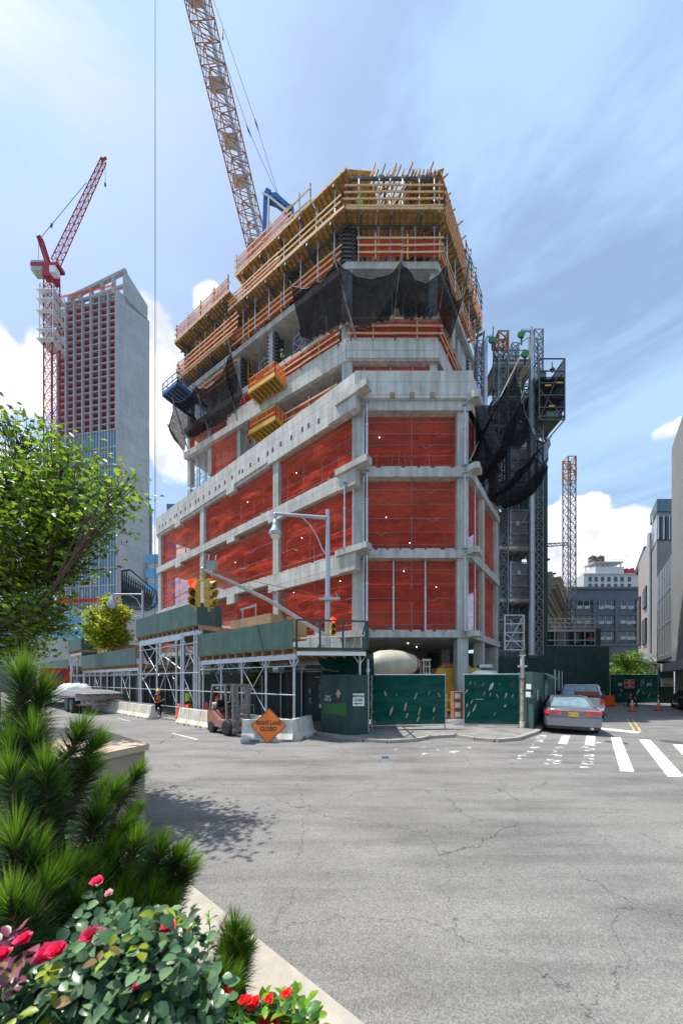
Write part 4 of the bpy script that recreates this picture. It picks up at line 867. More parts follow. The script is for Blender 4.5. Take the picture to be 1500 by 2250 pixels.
for i in range(nc*3): gr.box(at(K+dT*Lw*i/nc/3, zmid/2)+V((0, .1, 0)), (.16, .4, zmid), dT)
gr.build('window_frame', 'fwhite', ft)
hd = MB(); a = at(K+dW*2, 0)
for i in range(6): q0 = a+dT*Lw*.93*i/5; z1 = zf(577)+(zf(612)-zf(577))*i/5; hd.bar(at(q0, ztop), at(q0, z1), .8, .8)
hd.bar(at(a, zf(580)), at(a+dT*Lw*.93, zf(613)), .8, .9); hd.bar(at(a, zf(612)), at(a+dT*Lw*.93, zf(628)), .6, .7); hd.bar(at(a+dT*Lw*.93, zf(612)), at(a+dT*Lw*.93+dW*6, zf(630)), .7, .7)
hd.build('roof_frame', 'farc', ft); MB().hexa([at(a+dT*q+dW*2, zf(625)) for q in (7, 14)]+[at(a+dT*q+dW*4, zf(625)) for q in (14, 7)], [at(a+dT*q+dW*2, zf(p_)) for q, p_ in ((7, 603), (13, 597))]+[at(a+dT*q+dW*4, zf(600)) for q in (13, 7)]).build('roof_unit', 'dsteel', ft)
ns = MB(); ns.quad(at(K+dT*.2, ztop+.3)-V((0, .9, 0)), at(K+dT*Lw*.98, ztop+.3)-V((0, .9, 0)), at(K+dT*Lw*.98, ztop+1.1)-V((0, .9, 0)), at(K+dT*.2, ztop+1.1)-V((0, .9, 0))); ns.build('roof_netting', 'orange', ft)
o = MB(); o.box(at((K+E)/2, zf(1318))-V((0, .9, 0)), (Lw+2, .2, .8), dT); o.build('debris_net', 'orange', ft)
# podium of the far tower with truss
pd = thing('podium_building', 'low pale podium with dark glass bands at the foot of the far tower', 'building', (-70, 84, 0))
o = MB(); o.box(V((-75, 84, zf(1342)/2*.93)), (34, 9, zf(1342)*.93)); o.build('wall', 'fwhite', pd); o = MB()
for py in (1362, 1392): o.box(V((-75, 79.45, EYE+(HZ-py)*79.5/F)), (33, .1, 2.4))
o.build('window_band', 'bluegl', pd)
o = MB(); o.prism([(-54, 70), (-40, 70), (-38, 90), (-52, 90)], 0, EYE+(HZ-1345)*70/F); o.build('side_block', 'pinkst' if False else 'fwhite', pd)
ts = thing('steel_truss', 'black steel truss canopy leaning off the side of the far tower', 'truss', tuple(P(300, 1340, 72)))
o = MB(); pa_ = [(268, 1255), (286, 1252), (343, 1300), (346, 1325), (330, 1340), (268, 1338)]
for Y in (71, 73.5, 76):
    q = [P(x, y, Y) for x, y in pa_]
    for a, b in zip(q, q[1:]+q[:1]): o.bar(a, b, .28)
    for i in range(15):
        u = i/14; a = P(268+u*62, 1338, Y); b = P(268+u*72, 1254+(u*46 if u > .15 else 0), Y); o.bar(a, b, .16)
        if i: o.bar(pv[0], b, .13); o.bar(pv[1], a, .13)
        pv = (a, b)
    for j in range(5): o.bar(P(268, 1265+j*15, Y), P(330+j*3, 1300+j*9, Y), .16)
o.build('frame', 'blkp', ts)
# red crane in front of the far tower
rc = thing('tower_crane', 'red luffing tower crane standing in front of the distant slender tower', 'crane', tuple(P(114, 1400, 87)))
o = MB(); a = P(114, 1440, 87); b = P(114, 612, 87); b.x = a.x; lattice(o, a, b, 2.3, 2.3, 28, .11, .045, V((0, 1, 0)), xx=True); o.build('mast', 'redst', rc)
o = MB(); lattice(o, P(115, 765, 86.9), P(115, 640, 86.9), 3.6, 3.6, 4, .08, .05, V((0, 1, 0)), xx=True); 
for py in (655, 675, 700, 740, 760): o.box(P(114, py, 87), (4.6, 4.2, .15))
o.build('climbing_frame', 'white', rc)
o = MB(); o.box(P(113, 606, 87), (2.6, 2.6, 3.0)); o.box(P(105, 590, 87), (7.5, 2.2, .9)); o.bar(P(110, 590, 87), P(87, 523, 87), .7); o.bar(P(105, 583, 86), P(88, 524, 87), .4); lattice(o, P(110, 592, 87), P(88, 523, 87), .9, .9, 7, .1, .08, V((0, 1, 0))); o.build('slewing_frame', 'redst', rc)
o = MB(); lattice(o, P(122, 578, 87), P(228, 351, 84), 1.35, 1.35, 28, .075, .032, V((0, 1, .3)), .8); o.bar(P(222, 352, 84), P(234, 346, 84), .35); o.build('jib', 'redst', rc)
MB().box(P(90, 592, 87), (3.6, 2, 2.7)).build('counterweight', 'conc', rc); MB().box(P(120, 597, 85.6), (1.5, 1.5, 1.7)).build('cab', 'white', rc)
o = MB(); o.tube(P(88, 524, 87), P(190, 400, 85), .07, n=4); o.tube(P(85, 524, 87), P(84, 585, 87), .06, n=4); o.tube(P(112, 496, 86.4)-Z*.3, P(114, 493, 86.4)+Z*.2, .25, n=6); o.tube(P(231, 350, 84), P(231, 405, 84), .06, n=4); o.tube(P(231, 402, 84), P(231, 408, 84), .22, n=6); o.build('rope', 'dsteel', rc)
# background blocks on the left
def block(name, label, poly, z1, m, wins=None, z0=0):
    t = thing(name, label, 'building', (poly[0][0], poly[0][1], 0)); MB().prism(poly, z0, z1).build('wall', m, t); return t
M['dgrey'] = mat('dark_cladding', (.10, .105, .115), .5, var=.1, scale=.2, brick=(2, 3.2, .15, .7, .9))
M['bgrey'] = mat('blue_grey_panel', (.115, .135, .165), .7, var=.06, scale=.3, brick=(3, 50, .03, .85, .97))
def zY(py, Y): return EYE+(HZ-py)*Y/F
block('office_block', 'dark narrow office slab visible between the far tower and the red building', [(XY(314, 120).x, 120), (XY(331, 120).x, 120), (XY(335, 130).x, 130), (XY(318, 130).x, 130)], zY(1108, 120), 'dgrey')
t = block('office_block', 'grey block with glass strips directly behind the left end of the red building', [(XY(325, 95).x, 95), (XY(380, 95).x, 95), (XY(380, 105).x, 105), (XY(325, 105).x, 105)], zY(1235, 95), 'fwhite')
o = MB(); 
for i in range(9): o.box(V((XY(338, 94.9).x, 94.9, 4+i*4.3)), (5, .1, 2.6))
o.build('window_band', 'bluegl', t)
block('office_block', 'blue glass block peeking above the left end of the parapet', [(XY(366, 110).x, 110), (XY(385, 110).x, 110), (XY(385, 120).x, 120), (XY(366, 120).x, 120)], zY(1107, 110), 'bluegl')
block('office_block', 'dark blue glass block far left behind the street tree', [(XY(-20, 100).x, 100), (XY(120, 100).x, 100), (XY(120, 110).x, 110), (XY(-20, 110).x, 110)], zY(1355, 100), 'dgrey')
block('apartment_block', 'low brown brick block at the far end of the left street', [(-75, 62), (-52, 58), (-50, 66), (-72, 70)], 5, 'dgrey')

# ---------------------------------------------------------------- background buildings on the right
M['wht'] = mat('white_render', (.50, .51, .50), .8, var=.06, scale=.4)
M['stone'] = mat('buff_stone', (.40, .34, .25), .85, var=.15, scale=.8, streak=.2)
M['gbrick'] = mat('pale_grey_brick', (.30, .30, .30), .85, var=.08, scale=.5, brick=(.42, .14, .018, .72, .88))
M['pbrick'] = mat('pinkish_tile', (.42, .36, .33), .8, var=.06, scale=.5, brick=(.9, .3, .02, .75, .92))
M['teal'] = mat('teal_metal_panel', (.13, .19, .20), .45, .3, var=.1, brick=(.9, 7, .05, .5, .93))
M['blind'] = mat('window_blind', (.42, .46, .42), .7, var=.1)
M['brass'] = mat('brown_soffit', (.09, .07, .05), .7)
og_ = thing('office_building', 'blue grey three storey office block closing the street behind the hoist', 'building', (24, 75, 0))
xa, xb = XY(1180, 75).x, XY(1412, 75).x; zt = zY(1293, 75)
MB().prism([(xa, 75), (xb, 75), (xb, 90), (xa, 90)], 0, zt).build('wall', 'bgrey', og_)
fr = MB()
for py in (1337, 1371, 1404): fr.box(V(((xa+xb)/2, 74.85, zY(py+13, 75))), (xb-xa, .25, .5))
fr.box(V(((xa+xb)/2, 74.8, zt)), (xb-xa+.4, .6, .5))
for px in (1258, 1305, 1353, 1400): fr.box(V((XY(px, 74.9).x, 74.8, (zY(1415, 75)+zY(1318, 75))/2)), (.7, .3, 10.5))
fr.build('pilaster', 'bgrey', og_)
for py in (1330, 1363, 1398):
    for px in (1234, 1281, 1329, 1377):
        wv = V((XY(px, 74.9).x, 74.93, zY(py, 75))); f = MB()
        for k in (-1, 0, 1): f.box(wv+V((k*1.4, -.05, 0)), (.08, .1, 2.0))
        f.box(wv+V((0, -.06, -.2)), (4.3, .1, .08)); fo = f.build('window', 'fwhite', og_); MB().box(wv, (4.4, .1, 2.0)).build('pane', 'glass', fo)
        bb = MB()
        for k in (-.9, .9) if random.random() < .5 else (-.9, .45, 1.6): bb.box(wv+V((k, -.06, -.35-.3*random.random())), (1.2, .03, .7))
        bb.each('blind', 'blind', fo)
for py in (1347, 1380, 1413):
    for px in (1274, 1290, 1310, 1330, 1345, 1366, 1386): MB().box(V((XY(px, 74.9).x, 74.95, zY(py, 75))), (.9, .12, .3)).build('vent', 'dgrey', og_)
wb = thing('white_building', 'white distant building with small square windows and a raised penthouse', 'building', (88, 110, 0))
def wx(px): return XY(px, 110).x
MB().prism([(wx(1282), 110), (wx(1412), 110), (wx(1412), 122), (wx(1275), 122)], 0, zY(1262, 110)).build('wall', 'wht', wb); MB().prism([(wx(1313), 111), (wx(1376), 111), (wx(1376), 118), (wx(1313), 118)], zY(1264, 110), zY(1243, 110)).build('penthouse', 'wht', wb)
MB().box(V(((wx(1282)+wx(1412))/2, 109.8, zY(1262, 110))), (20.6, .5, .4)).build('cornice', 'fwhite', wb)
for py in (1273, 1288):
    for px in (1296, 1309, 1323, 1337, 1352, 1366, 1382): MB().box(V((wx(px), 109.95, zY(py, 110))), (1.05, .15, 1.6)).build('window', 'glass', wb)
o = MB(); c0 = V((wx(1345), 114, zY(1243, 110)))
for i in range(6):
    for j in (0, 1): q0 = c0+V((-4.6+i*1.85, -2+j*4, 0)); o.bar(q0, q0+Z*1.7, .22)
o.box(c0+V((0, 0, 1.85)), (10.4, 4.8, .4)); 
for i in range(5): q0 = c0+V((-4.6+i*1.85, -2.1, .3)); o.bar(q0, q0+V((.92, 0, 1.3)), .12); o.bar(q0+V((1.85, 0, 0)), q0+V((.92, 0, 1.3)), .12)
for i in range(8): q0 = c0+V((1+i*.6, -2.2, 2)); o.bar(q0, q0+Z*.8, .06)
o.bar(c0+V((1, -2.2, 2.8)), c0+V((5.2, -2.2, 2.8)), .06); o.build('tank_stand', 'fwhite', wb)
M['tankw'] = mat('weathered_tank_wood', (.17, .125, .10), .85, var=.3, scale=2, brick=(.25, 9, .04, .5, .8))
for px, lab in ((1321, 'left wooden rooftop water tank with a conical lid'), (1339, 'right wooden rooftop water tank with a conical lid')):
    t = thing('water_tank', lab, 'water tank', (wx(px), 114, zY(1243, 110)+2.05)); t.location.z = zY(1243, 110)+2.1
    MB().lathe([(1.25, 0), (1.15, 2.2)], t.location, n=16).build('barrel', 'tankw', t); MB().lathe([(1.3, 2.2), (.06, 3.1), (.05, 3.3)], t.location, n=16).build('lid', 'dsteel', t)
o = MB()
for i in range(7): o.box(V((wx(1392)+i*.5-1, 112+i % 2, zY(1256, 110)+.6*random.random())), (1.0, 1, 1.3+random.random()*1.6), m=i % 2)
tag(o.build('rooftop_equipment', ['redst', 'fwhite']), 'cluster of red and grey rooftop equipment beside the water tanks', 'equipment')
# stone building with a deep cornice, seen along the street
sb = thing('stone_building', 'old buff stone building with a deep classical cornice behind the hoist', 'building', (20, 32, 0)); s0 = V((20.3, 32, 0)); s1 = s0+uR*26
def cor(mb, z, out, h, a=s0, b=s1): mb.hexa([at(a+nR*q, z) for q in (0, out)]+[at(b+nR*q, z) for q in (out, 0)], [at(a+nR*q, z+h) for q in (0, out+.12)]+[at(b+nR*q, z+h) for q in (out+.12, 0)])
o = MB(); o.prism([(q.x, q.y) for q in (s0, s1, s1-nR*9, s0-nR*1.5)], 0, 13.2); o.build('wall', 'stone', sb); o = MB(); cor(o, 10.6, .25, .3); cor(o, 10.92, .45, .35); cor(o, 11.3, .8, .35); cor(o, 11.68, 1.1, .5); cor(o, 12.2, 1.25, .25); cor(o, 9.6, .15, .3); cor(o, 12.48, .5, .6)
for i in range(40): q0 = s0+uR*(.4+i*.64); o.box(at(q0, 11.45)+nR*.75, (.3, .5, .25), uR)
o.build('cornice', 'stone', sb); o = MB()
for i in range(9): o.box(at(s0+uR*(1.5+i*2.8), 6)+nR*.02, (1.2, .08, 5), uR)
o.build('window', 'glass', sb)
for i, (px, py) in enumerate(((1196, 1229), (1211, 1260), (1225, 1284), (1233, 1302))):
    Y = 33+i*4.5; c = P(px, py, Y); o = MB(); o.bar(c-X*1.3, c, .06); o.box(c+V((.2, 0, -.04)), (.55, .3, .14), m=1); tag(o.build('floodlight', ['dsteel', 'blkp']), ['floodlight on an arm nearest the hoist, highest of the four', 'second highest floodlight on an arm over the stone cornice', 'third floodlight on an arm over the stone cornice', 'lowest and farthest floodlight arm over the stone cornice'][i], 'light', 'floodlight arms over the stone cornice')
# right hand side of the street
gb = thing('brick_building', 'pale grey brick wall of the near building at the right edge with a stone canopy', 'building', (30, 29, 0))
c0 = V((XY(1475, 29).x, 29, 0)); c1 = c0-uR*14; MB().prism([(c0.x, c0.y), (c0.x+12, c0.y), (c1.x+12, c1.y), (c1.x, c1.y)], 3.75, zY(985, 29)).build('wall', 'gbrick', gb)
MB().prism([(c0.x-.5, c0.y+.5), (c0.x+12, c0.y+.5), (c1.x+12, c1.y), (c1.x-.6, c1.y)], 3.1, 3.8).build('canopy', 'conc', gb); MB().prism([(c0.x+.3, c0.y), (c0.x+12, c0.y), (c1.x+12, c1.y), (c1.x+.8, c1.y)], 0, 3.1).build('base_wall', 'btile', gb)
pk = thing('tiled_building', 'pinkish tiled building with dark louvred windows set back on the right', 'building', (40, 44, 0))
xq = lambda px, Y: XY(px, Y).x
pn0 = V((42.9, 44.1, 0)); pf0 = pn0+uR*18.4; kb = V((14, -3, 0)); MB().hexa([at(q, 4) for q in (pn0, pf0, pf0+kb, pn0+kb)], [at(q, 23.2) for q in (pn0, pf0, pf0+kb, pn0+kb)]).build('wall', 'pbrick', pk); MB().prism([(q.x, q.y) for q in (pf0-uR*8, pf0+uR*6, pf0+uR*6+kb, pf0-uR*8+kb)], 23.2, 24.2).build('roof_parapet', 'dgrey', pk)
MB().bar(at(pn0+uR*1.2-nR*-.0, 1)+V((-.3, 0, 0)), at(pn0+uR*1.2, 23)+V((-.3, 0, 0)), .35, .35).build('downpipe', 'steel', pk)
for px, l_, y0, y1 in ((1419, 3.6, 1292, 1336), (1417, 4.5, 1362, 1416), (1405.5, 3.4, 1314, 1418)):
    t_ = on(pn0, uR, px); c = pn0+uR*t_; z0, z1 = zY(y1, c.y), zY(y0, c.y); o = MB(); o.box(at(c, (z0+z1)/2)-nR*.05, (l_, .3, z1-z0), uR); wo_ = o.build('louvre_window', 'blkp', pk)
    o = MB(); k = int((z1-z0)/.4)
    for i in range(k): o.box(at(c, z0+.4*i+.2)-nR*.25, (l_, .12, .12), uR)
    o.build('louvre', 'steel', wo_)
tg = thing('glass_building', 'grey metal building with a glazed corner and teal panels next to the right edge', 'building', (38, 40, 0))
gc = [(40.4, 41), (60, 41), (60, 48), (43.0, 44.3)]; MB().prism(gc, 4, zY(1102, 41)).build('wall', 'gbrick', tg)
gd = [(40.2, 40.8), (60, 40.8), (60, 48), (42.9, 44.5)]
MB().prism(gd, zY(1125, 41), zY(1098, 41)).build('roof_band', 'teal', tg)
MB().prism([(40.25, 40.85), (60, 40.85), (60, 48), (42.95, 44.4)], zY(1187, 41), zY(1136, 41)).build('corner_glazing', 'glass', tg)
o = MB(); 
for px in (1434, 1446, 1458, 1470): o.box(V((xq(px, 40.6), 40.62, zY(1162, 41))), (.1, .1, 3))
o.build('mullion', 'steel', tg)
p0 = V((37.1, 37.5, 0)); p1 = V((32, 31, 0)); o = MB(); o.hexa([at(p0, 4.5), at(p1, 5.2), at(p1+V((1.5, .5, 0)), 5.2), at(p0+V((1.5, .5, 0)), 4.5)], [at(p0, 14.6), at(p1, 14.4), at(p1+V((1.5, .5, 0)), 14.4), at(p0+V((1.5, .5, 0)), 14.6)]); o.build('panel_wall', 'teal', tg)
o = MB(); 
for i in range(3): o.bar(at(p0, 5+i*3.2)-X*.05, at(p1, 5+i*3.2)-X*.05, .12, .1)
for i in range(9): q0 = p0.lerp(p1, i/8); o.bar(at(q0, 4.6)-X*.05, at(q0, 14.4)-X*.05, .1, .1)
o.bar(at(XY(1400, 44), 5.2), at(XY(1470, 36), 5.6), .15, .5); o.build('panel_rib', 'pole', tg)
o = MB()
for px in (1408, 1421, 1432, 1441, 1452, 1463): q0 = XY(px, 42); o.bar(at(q0, 0), at(q0, 5), .4 if px in (1421, 1463) else .2, .3)
o.box(V((xq(1436, 42), 45, 4.6)), (6, 8, .3)); o.build('ground_floor_post', 'fwhite', tg)
MB().prism([(xq(1402, 50), 50), (xq(1480, 50), 50), (xq(1480, 50), 51), (xq(1402, 50), 51)], 0, 4.5).build('recess_shade', 'blkp', tg)  # black slab in place of shade behind the ground floor posts
# ---------------------------------------------------------------- sidewalk sheds along the left street
S0 = V((-1.73, 12.4, 0)); nb = -nL       # nb points towards the building
def sh(t, off=0, z=0): q = S0+uL*t+nb*off; return V((q.x, q.y, z))
def shed(label, t0, t1, z0, z1, dep=4.2, heavy=False, step=1.6):
    t = thing('sidewalk_shed', label, 'sidewalk shed', tuple(sh(t0)), 'green sidewalk sheds'); l = t1-t0
    MB().box(sh((t0+t1)/2, -.22, (z0+z1)/2), (l, .04, z1-z0), uL).build('parapet_panel', 'green', t)
    o = MB(); o.box(sh((t0+t1)/2, dep/2-.2, z0+.0), (l, dep, .05), uL)
    k = int(l/.6)
    for i in range(k+1): a = sh(t0+l*i/k, -.15, z0-.13); o.bar(a, a+nb*dep, .07, .2)
    o.build('deck', 'plyw', t)
    o = MB()
    for s_ in (0, dep-.4): o.bar(sh(t0, s_, z0-.33), sh(t1, s_, z0-.33), .12, .22)
    o.build('header_beam', 'steel', t)
    n = max(1, round(l/step)); r = .055 if not heavy else .075
    for s_ in (0, dep-.4):
        for i in range(n+1):
            q = t0+.15+(l-.3)*i/n
            o = MB(); o.tube(sh(q, s_, .12), sh(q, s_, z0-.4), r, n=8); o.box(sh(q, s_, .14), (.2, .2, .03), uL); o.bar(sh(q-.25, s_, z0-.45), sh(q, s_, z0-.8), .04); o.bar(sh(q+.25, s_, z0-.45), sh(q, s_, z0-.8), .04); o.build('post', 'steel', t)
    o = MB()
    for s_ in (.0,):
        for z in ((.75, 1.72, z0-.7) if not heavy else (.75, 1.72, 2.7, z0-.9)): o.tube(sh(t0, s_-.08, z), sh(t1, s_-.08, z), .028, n=6)
    for i in range(n+1): q = t0+.15+(l-.3)*i/n; o.tube(sh(q, 0, z0-.8), sh(q, dep-.4, z0-.8), .025, n=5); None
    for i in range(n):
        for s_ in (0,):
            if i % 4 == 1: q = t0+.15+(l-.3)*i/n; w_ = (l-.3)/n; o.tube(sh(q, s_-.05, z0-.6), sh(q+w_, s_-.05, 1.0), .025, n=5); o.tube(sh(q+w_, s_-.05, z0-.6), sh(q, s_-.05, 1.0), .025, n=5)
    o.build('rail', 'steel', t)
    for i in range(0, n, 3): c = sh(t0+l*(i+.6)/n, .7, z0-.5); o = MB(); o.ball(c, .08, 8); o.build('shed_lamp', 'lampglass', t)
    return t
M['lampglass'] = mat('frosted_lamp', (.75, .72, .62), .4)
t1 = shed('low green sidewalk shed beside the forklift and traffic pole', 0, 7.15, 3.55, 4.64)
o = MB(); q = sh(1.3, -.25, 4.6)
t2 = shed('tall raised green sidewalk shed bay behind the traffic lights', 7.2, 15.4, 5.2, 6.4, 4.6, True, 2.7)
for q in (7.22, 15.38): MB().extr([sh(q, -.2, 6.4), sh(q, 1.2, 6.4), sh(q, 1.2, 3.2), sh(q, .45, 3.6), sh(q, -.2, 5.2)], uL*.03).build('end_panel', 'green', t2)
o = MB()
for a, b in ((7.5, 9.2), (12.4, 15.1)):
    for s_ in (0, 2, 4): o.tube(sh(a, s_, 4.7), sh(b, s_, 2.6), .03, n=5); o.tube(sh(b, s_, 4.7), sh(a, s_, 2.6), .03, n=5); o.tube(sh(a, s_, .5), sh(b, s_, 2.6), .03, n=5)
for s_ in (0, 2, 4): o.tube(sh(9.4, s_, 4.8), sh(14.9, s_, 2.3), .045, n=6); o.tube(sh(9.4, s_, 2.9), sh(14.9, s_, 5.0), .045, n=6); o.bar(sh(9.2, s_, 4.75), sh(15.2, s_, 4.75), .16, .28)
for q in (9.1, 9.35, 7.6, 7.85, 15.1): o.tube(sh(q, -.02, .1), sh(q, -.02, 5.0), .07, n=6)
o.build('cross_brace', 'steel', t2)
shed('long low green sidewalk shed beyond the raised bay in front of the yellow green tree', 15.45, 28.7, 3.4, 4.55)
t3 = shed('farther tall shed bay above the red truck', 28.75, 33.5, 5.2, 6.35, 4.6, True, 2.4); MB().box(sh(28.76, 1, 5.2), (.03, 2.4, 2.3), uL).build('end_panel', 'green', t3)
shed('farthest low sidewalk shed at the end of the street', 33.55, 52, 3.4, 4.5, step=2.2)
# corner return of the near shed: open green steel frame, white beam
t = thing('corner_platform', 'open green steel railing platform on a pale beam over the site corner', 'platform', (0, 12.6, 0))
a = V((-1.72, 12.35, 0)); b = V((.95, 12.6, 0)); o = MB(); o.bar(at(a, 3.34), at(b, 3.34), .12, .15); o.build('beam', 'white', t)
o = MB(); d = (b-a).normalized()
for i in range(5): q = a+(b-a)*(i/3.0 if i < 4 else 1.03)-V((0, .08, 0)); o.bar(at(q, 3.5), at(q, 4.62), .07, .08)
o.bar(at(a, 4.62)-V((0, .08, 0)), at(b, 4.60)-V((0, .08, 0)), .06, .06); o.bar(at(a, 3.52), at(b, 3.52), .3, .08); o.bar(at(b, 3.6), at(b, 4.6)+V((.3, 1.6, 0)), .05)
e_ = b+V((.1, 3.0, 0)); o.bar(at(b, 4.6), at(e_, 4.6), .06); o.bar(at(b, 3.52), at(e_, 3.52), .1); o.bar(at(e_, 3.5), at(e_, 4.62), .08)
o.build('railing_frame', 'gsteel', t)
o = MB(); o.tube(at(a, 4.05)+V((0, 1.0, 0)), at(b, 4.22)+V((.2, 1.2, 0)), .03, n=6)
for k in range(4): q = a.lerp(b, .15+k*.27)+V((0, 1.0, 0)); o.tube(at(q, 3.5), at(q, 4.15), .03, n=6)
o.tube(at(b, 3.6)+V((-.5, .6, 0)), at(b, 4.6)+V((-.2, .2, 0)), .02, n=5); o.build('pipe_rail', 'steel', t)
o = MB(); o.prism([(a.x, a.y), (b.x, b.y), (b.x+.3, b.y+3), (-.2, 16.2)], 3.4, 3.46); 
for i in range(7): q = a.lerp(b, i/6); o.bar(at(q, 3.32)+V((0, .1, 0)), at(q, 3.32)+V((.2, 3, 0)), .08, .14)
o.build('deck', 'plyw', t)
for x, y in ((.76, 13.3), (-.3, 15.0), (.3, 14.9)): o = MB(); o.tube(V((x, y, .13)), V((x, y, 3.3)), .055, n=8); o.bar(V((x-.2, y, 3.25)), V((x, y, 2.95)), .04); o.bar(V((x+.2, y, 3.25)), V((x, y, 2.95)), .04); o.build('post', 'steel', t)
o = MB(); o.tube(V((-1.6, 14.6, 2.7)), V((.6, 14.9, 2.7)), .025); o.tube(V((-1.2, 14.7, 2.45)), V((.7, 15, 2.3)), .025); o.build('rail', 'steel', t)
tag(cloth(V((.2, 15, 1.6)), V((1.4, 13.6, 2.3)), V((1.35, 13.5, 3.45)), V((-1.2, 15.2, 3.3)), (0, -1, 0), .35, 20, 14, 9).build('tarpaulin', 'gmesh'), 'dark green tarpaulin bunched under the corner platform', 'tarpaulin')
# plywood hoardings
M['hdia'] = mat('pale_worn_diamond', (.40, .30, .24), .7, var=.1)
def hoard(label, pts, z1, m='gdark', group='green plywood hoardings', posts=True):
    t = thing('plywood_hoarding', label, 'hoarding', (pts[0][0], pts[0][1], 0), group)
    for p, q in zip(pts, pts[1:]):
        p = V((p[0], p[1], 0)); q = V((q[0], q[1], 0)); d = (q-p).normalized(); l = (q-p).length; k = max(1, round(l/1.22))
        for i in range(k):
            a = p+d*(l*i/k+.004); b = p+d*(l*(i+1)/k-.004); MB().bar(at(a, (.13+z1)/2), at(b, (.13+z1)/2), .03, z1-.13+random.random()*.03).build('panel', m, t)
    return t
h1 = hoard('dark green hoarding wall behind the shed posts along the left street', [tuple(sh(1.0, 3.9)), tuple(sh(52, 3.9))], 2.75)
a, b = P(706, 0, 13.5), P(768, 0, 12.75); c_ = P(808, 0, 13.0)
h2 = hoard('angled dark green hoarding panels at the site corner carrying the sidewalk closed sign', [(a.x, a.y), (b.x, b.y)], 2.52); 
o = MB(); o.bar(V((b.x+.0, b.y-.02, 1.32)), V((c_.x, c_.y, 1.32)), .04, 2.4); o.build('panel', 'gdark', h2)
h3 = hoard('dark green hoarding recess under the low shed behind the concrete barrier', [(sh(.95, 3.9).x, sh(.95, 3.9).y), (a.x+.1, a.y+.7), (a.x, a.y+.02)], 2.75)
def diamond(c, r, n, par, m='hdia', s_=1.6): e = n.cross(Z); o = MB(); o.extr([c+e*r+n*.02, c+Z*r*s_+n*.02, c-e*r+n*.02, c-Z*r*s_+n*.02], n*.004); return o.build('diamond_mark', m, par)
nh = (b-a).cross(Z).normalized(); nh = nh if nh.y < 0 else -nh
diamond(at(a.lerp(b, .62), 1.75), .12, nh, h2); text('painted_letters', 'DAY\nBOLD', at(a.lerp(b, .25), 1.55)+nh*.02, -nh.cross(Z) if nh.cross(Z).x < 0 else nh.cross(Z), Z, .13, 'sign_w', h2)
gp = MB(); aa, bb2 = a.lerp(b, .12), a.lerp(b, .9); gp.quad(at(aa, .95)+nh*.022, at(bb2, .85)+nh*.022, at(bb2, 1.38)+nh*.022, at(aa, 1.32)+nh*.022); gp.build('brighter_green_patch', mat('bright_green_paint', (.02, .12, .03), .6), h2)
diamond(sh(11.3, 3.85, 1.75), .17, nL, h1); text('painted_letters', 'S        B', sh(11.3, 3.86, 1.65), -uL, Z, .3, 'gdia' if False else 'hdia', h1)
diamond(sh(3.0, 3.85, 1.7), .13, nL, h1); text('painted_letters', 'JR\nOJ', sh(3.0, 3.86, 1.2), -uL, Z, .18, 'sign_w', h1)
# project notice board
pn = thing('notice_board', 'dark blue project poster with a pale tower picture on the hoarding under the shed', 'poster', tuple(sh(1.9, 3.6))); pn.location.z = 0
M['navy'] = mat('poster_navy', (.02, .025, .05), .4); M['sky_p'] = mat('poster_sky', (.25, .32, .40), .4, var=.2); M['ptxt'] = mat('poster_text', (.5, .52, .55), .5)
c = sh(1.65, 3.78, 1.55); r_ = -uL
def pq(mb, x0, x1, z0, z1, o_, m=0): mb.quad(c+r_*x0+Z*z0+nL*o_, c+r_*x1+Z*z0+nL*o_, c+r_*x1+Z*z1+nL*o_, c+r_*x0+Z*z1+nL*o_, m)
o = MB(); o.box(c, (1.35, .03, 1.6), uL); o.build('board', 'navy', pn); o = MB(); pq(o, .12, .66, -.72, .68, .02); o.build('picture', 'sky_p', pn)
o = MB(); pq(o, .22, .34, -.5, .6, .025); pq(o, .4, .46, -.5, .3, .025); pq(o, -.04, .08, -.1, .4, .025, 1); pq(o, -.04, .08, -.25, -.13, .025, 1); pq(o, -.6, -.42, -.7, -.5, .025, 1); o.build('printed_tower', ['ptxt', 'sign_w'], pn)
text('heading', 'Manhattanville Project', c+Z*.74+r_*.0, r_, Z, .12, 'sign_w', pn, .03); text('small_print', '\n'.join(['information line']*4+['']+['more notes here']*5+['']+['contact details']*3), c-r_*.36+Z*.0, r_, Z, .075, 'ptxt', pn, .03)
# sidewalk closed sign
c = P(787.5, 1538, 12.72); sg = thing('closed_sign', 'white SIDEWALK CLOSED sign with an arrow on the green corner hoarding', 'sign', tuple(c)); MB().box(c, (.46, .012, .50), X).build('plate', 'sign_w', sg)
n_ = V((0, -1, 0)); text('lettering', 'SIDEWALK', c+Z*.14-Z*.0+n_*.008, X, Z, .135, 'ink', sg, sx=.72, bold=.004); text('lettering', 'CLOSED', c-Z*.02+n_*.008, X, Z, .135, 'ink', sg, sx=.72, bold=.004)
o = MB(); o.box(c+V((.03, -.009, -.155)), (.24, .004, .035)); o.add([c+V(q) for q in ((-.09, -.0095, -.11), (-.09, -.0095, -.20), (-.18, -.0095, -.155))], [(0, 1, 2)]); o.build('arrow', 'ink', sg)
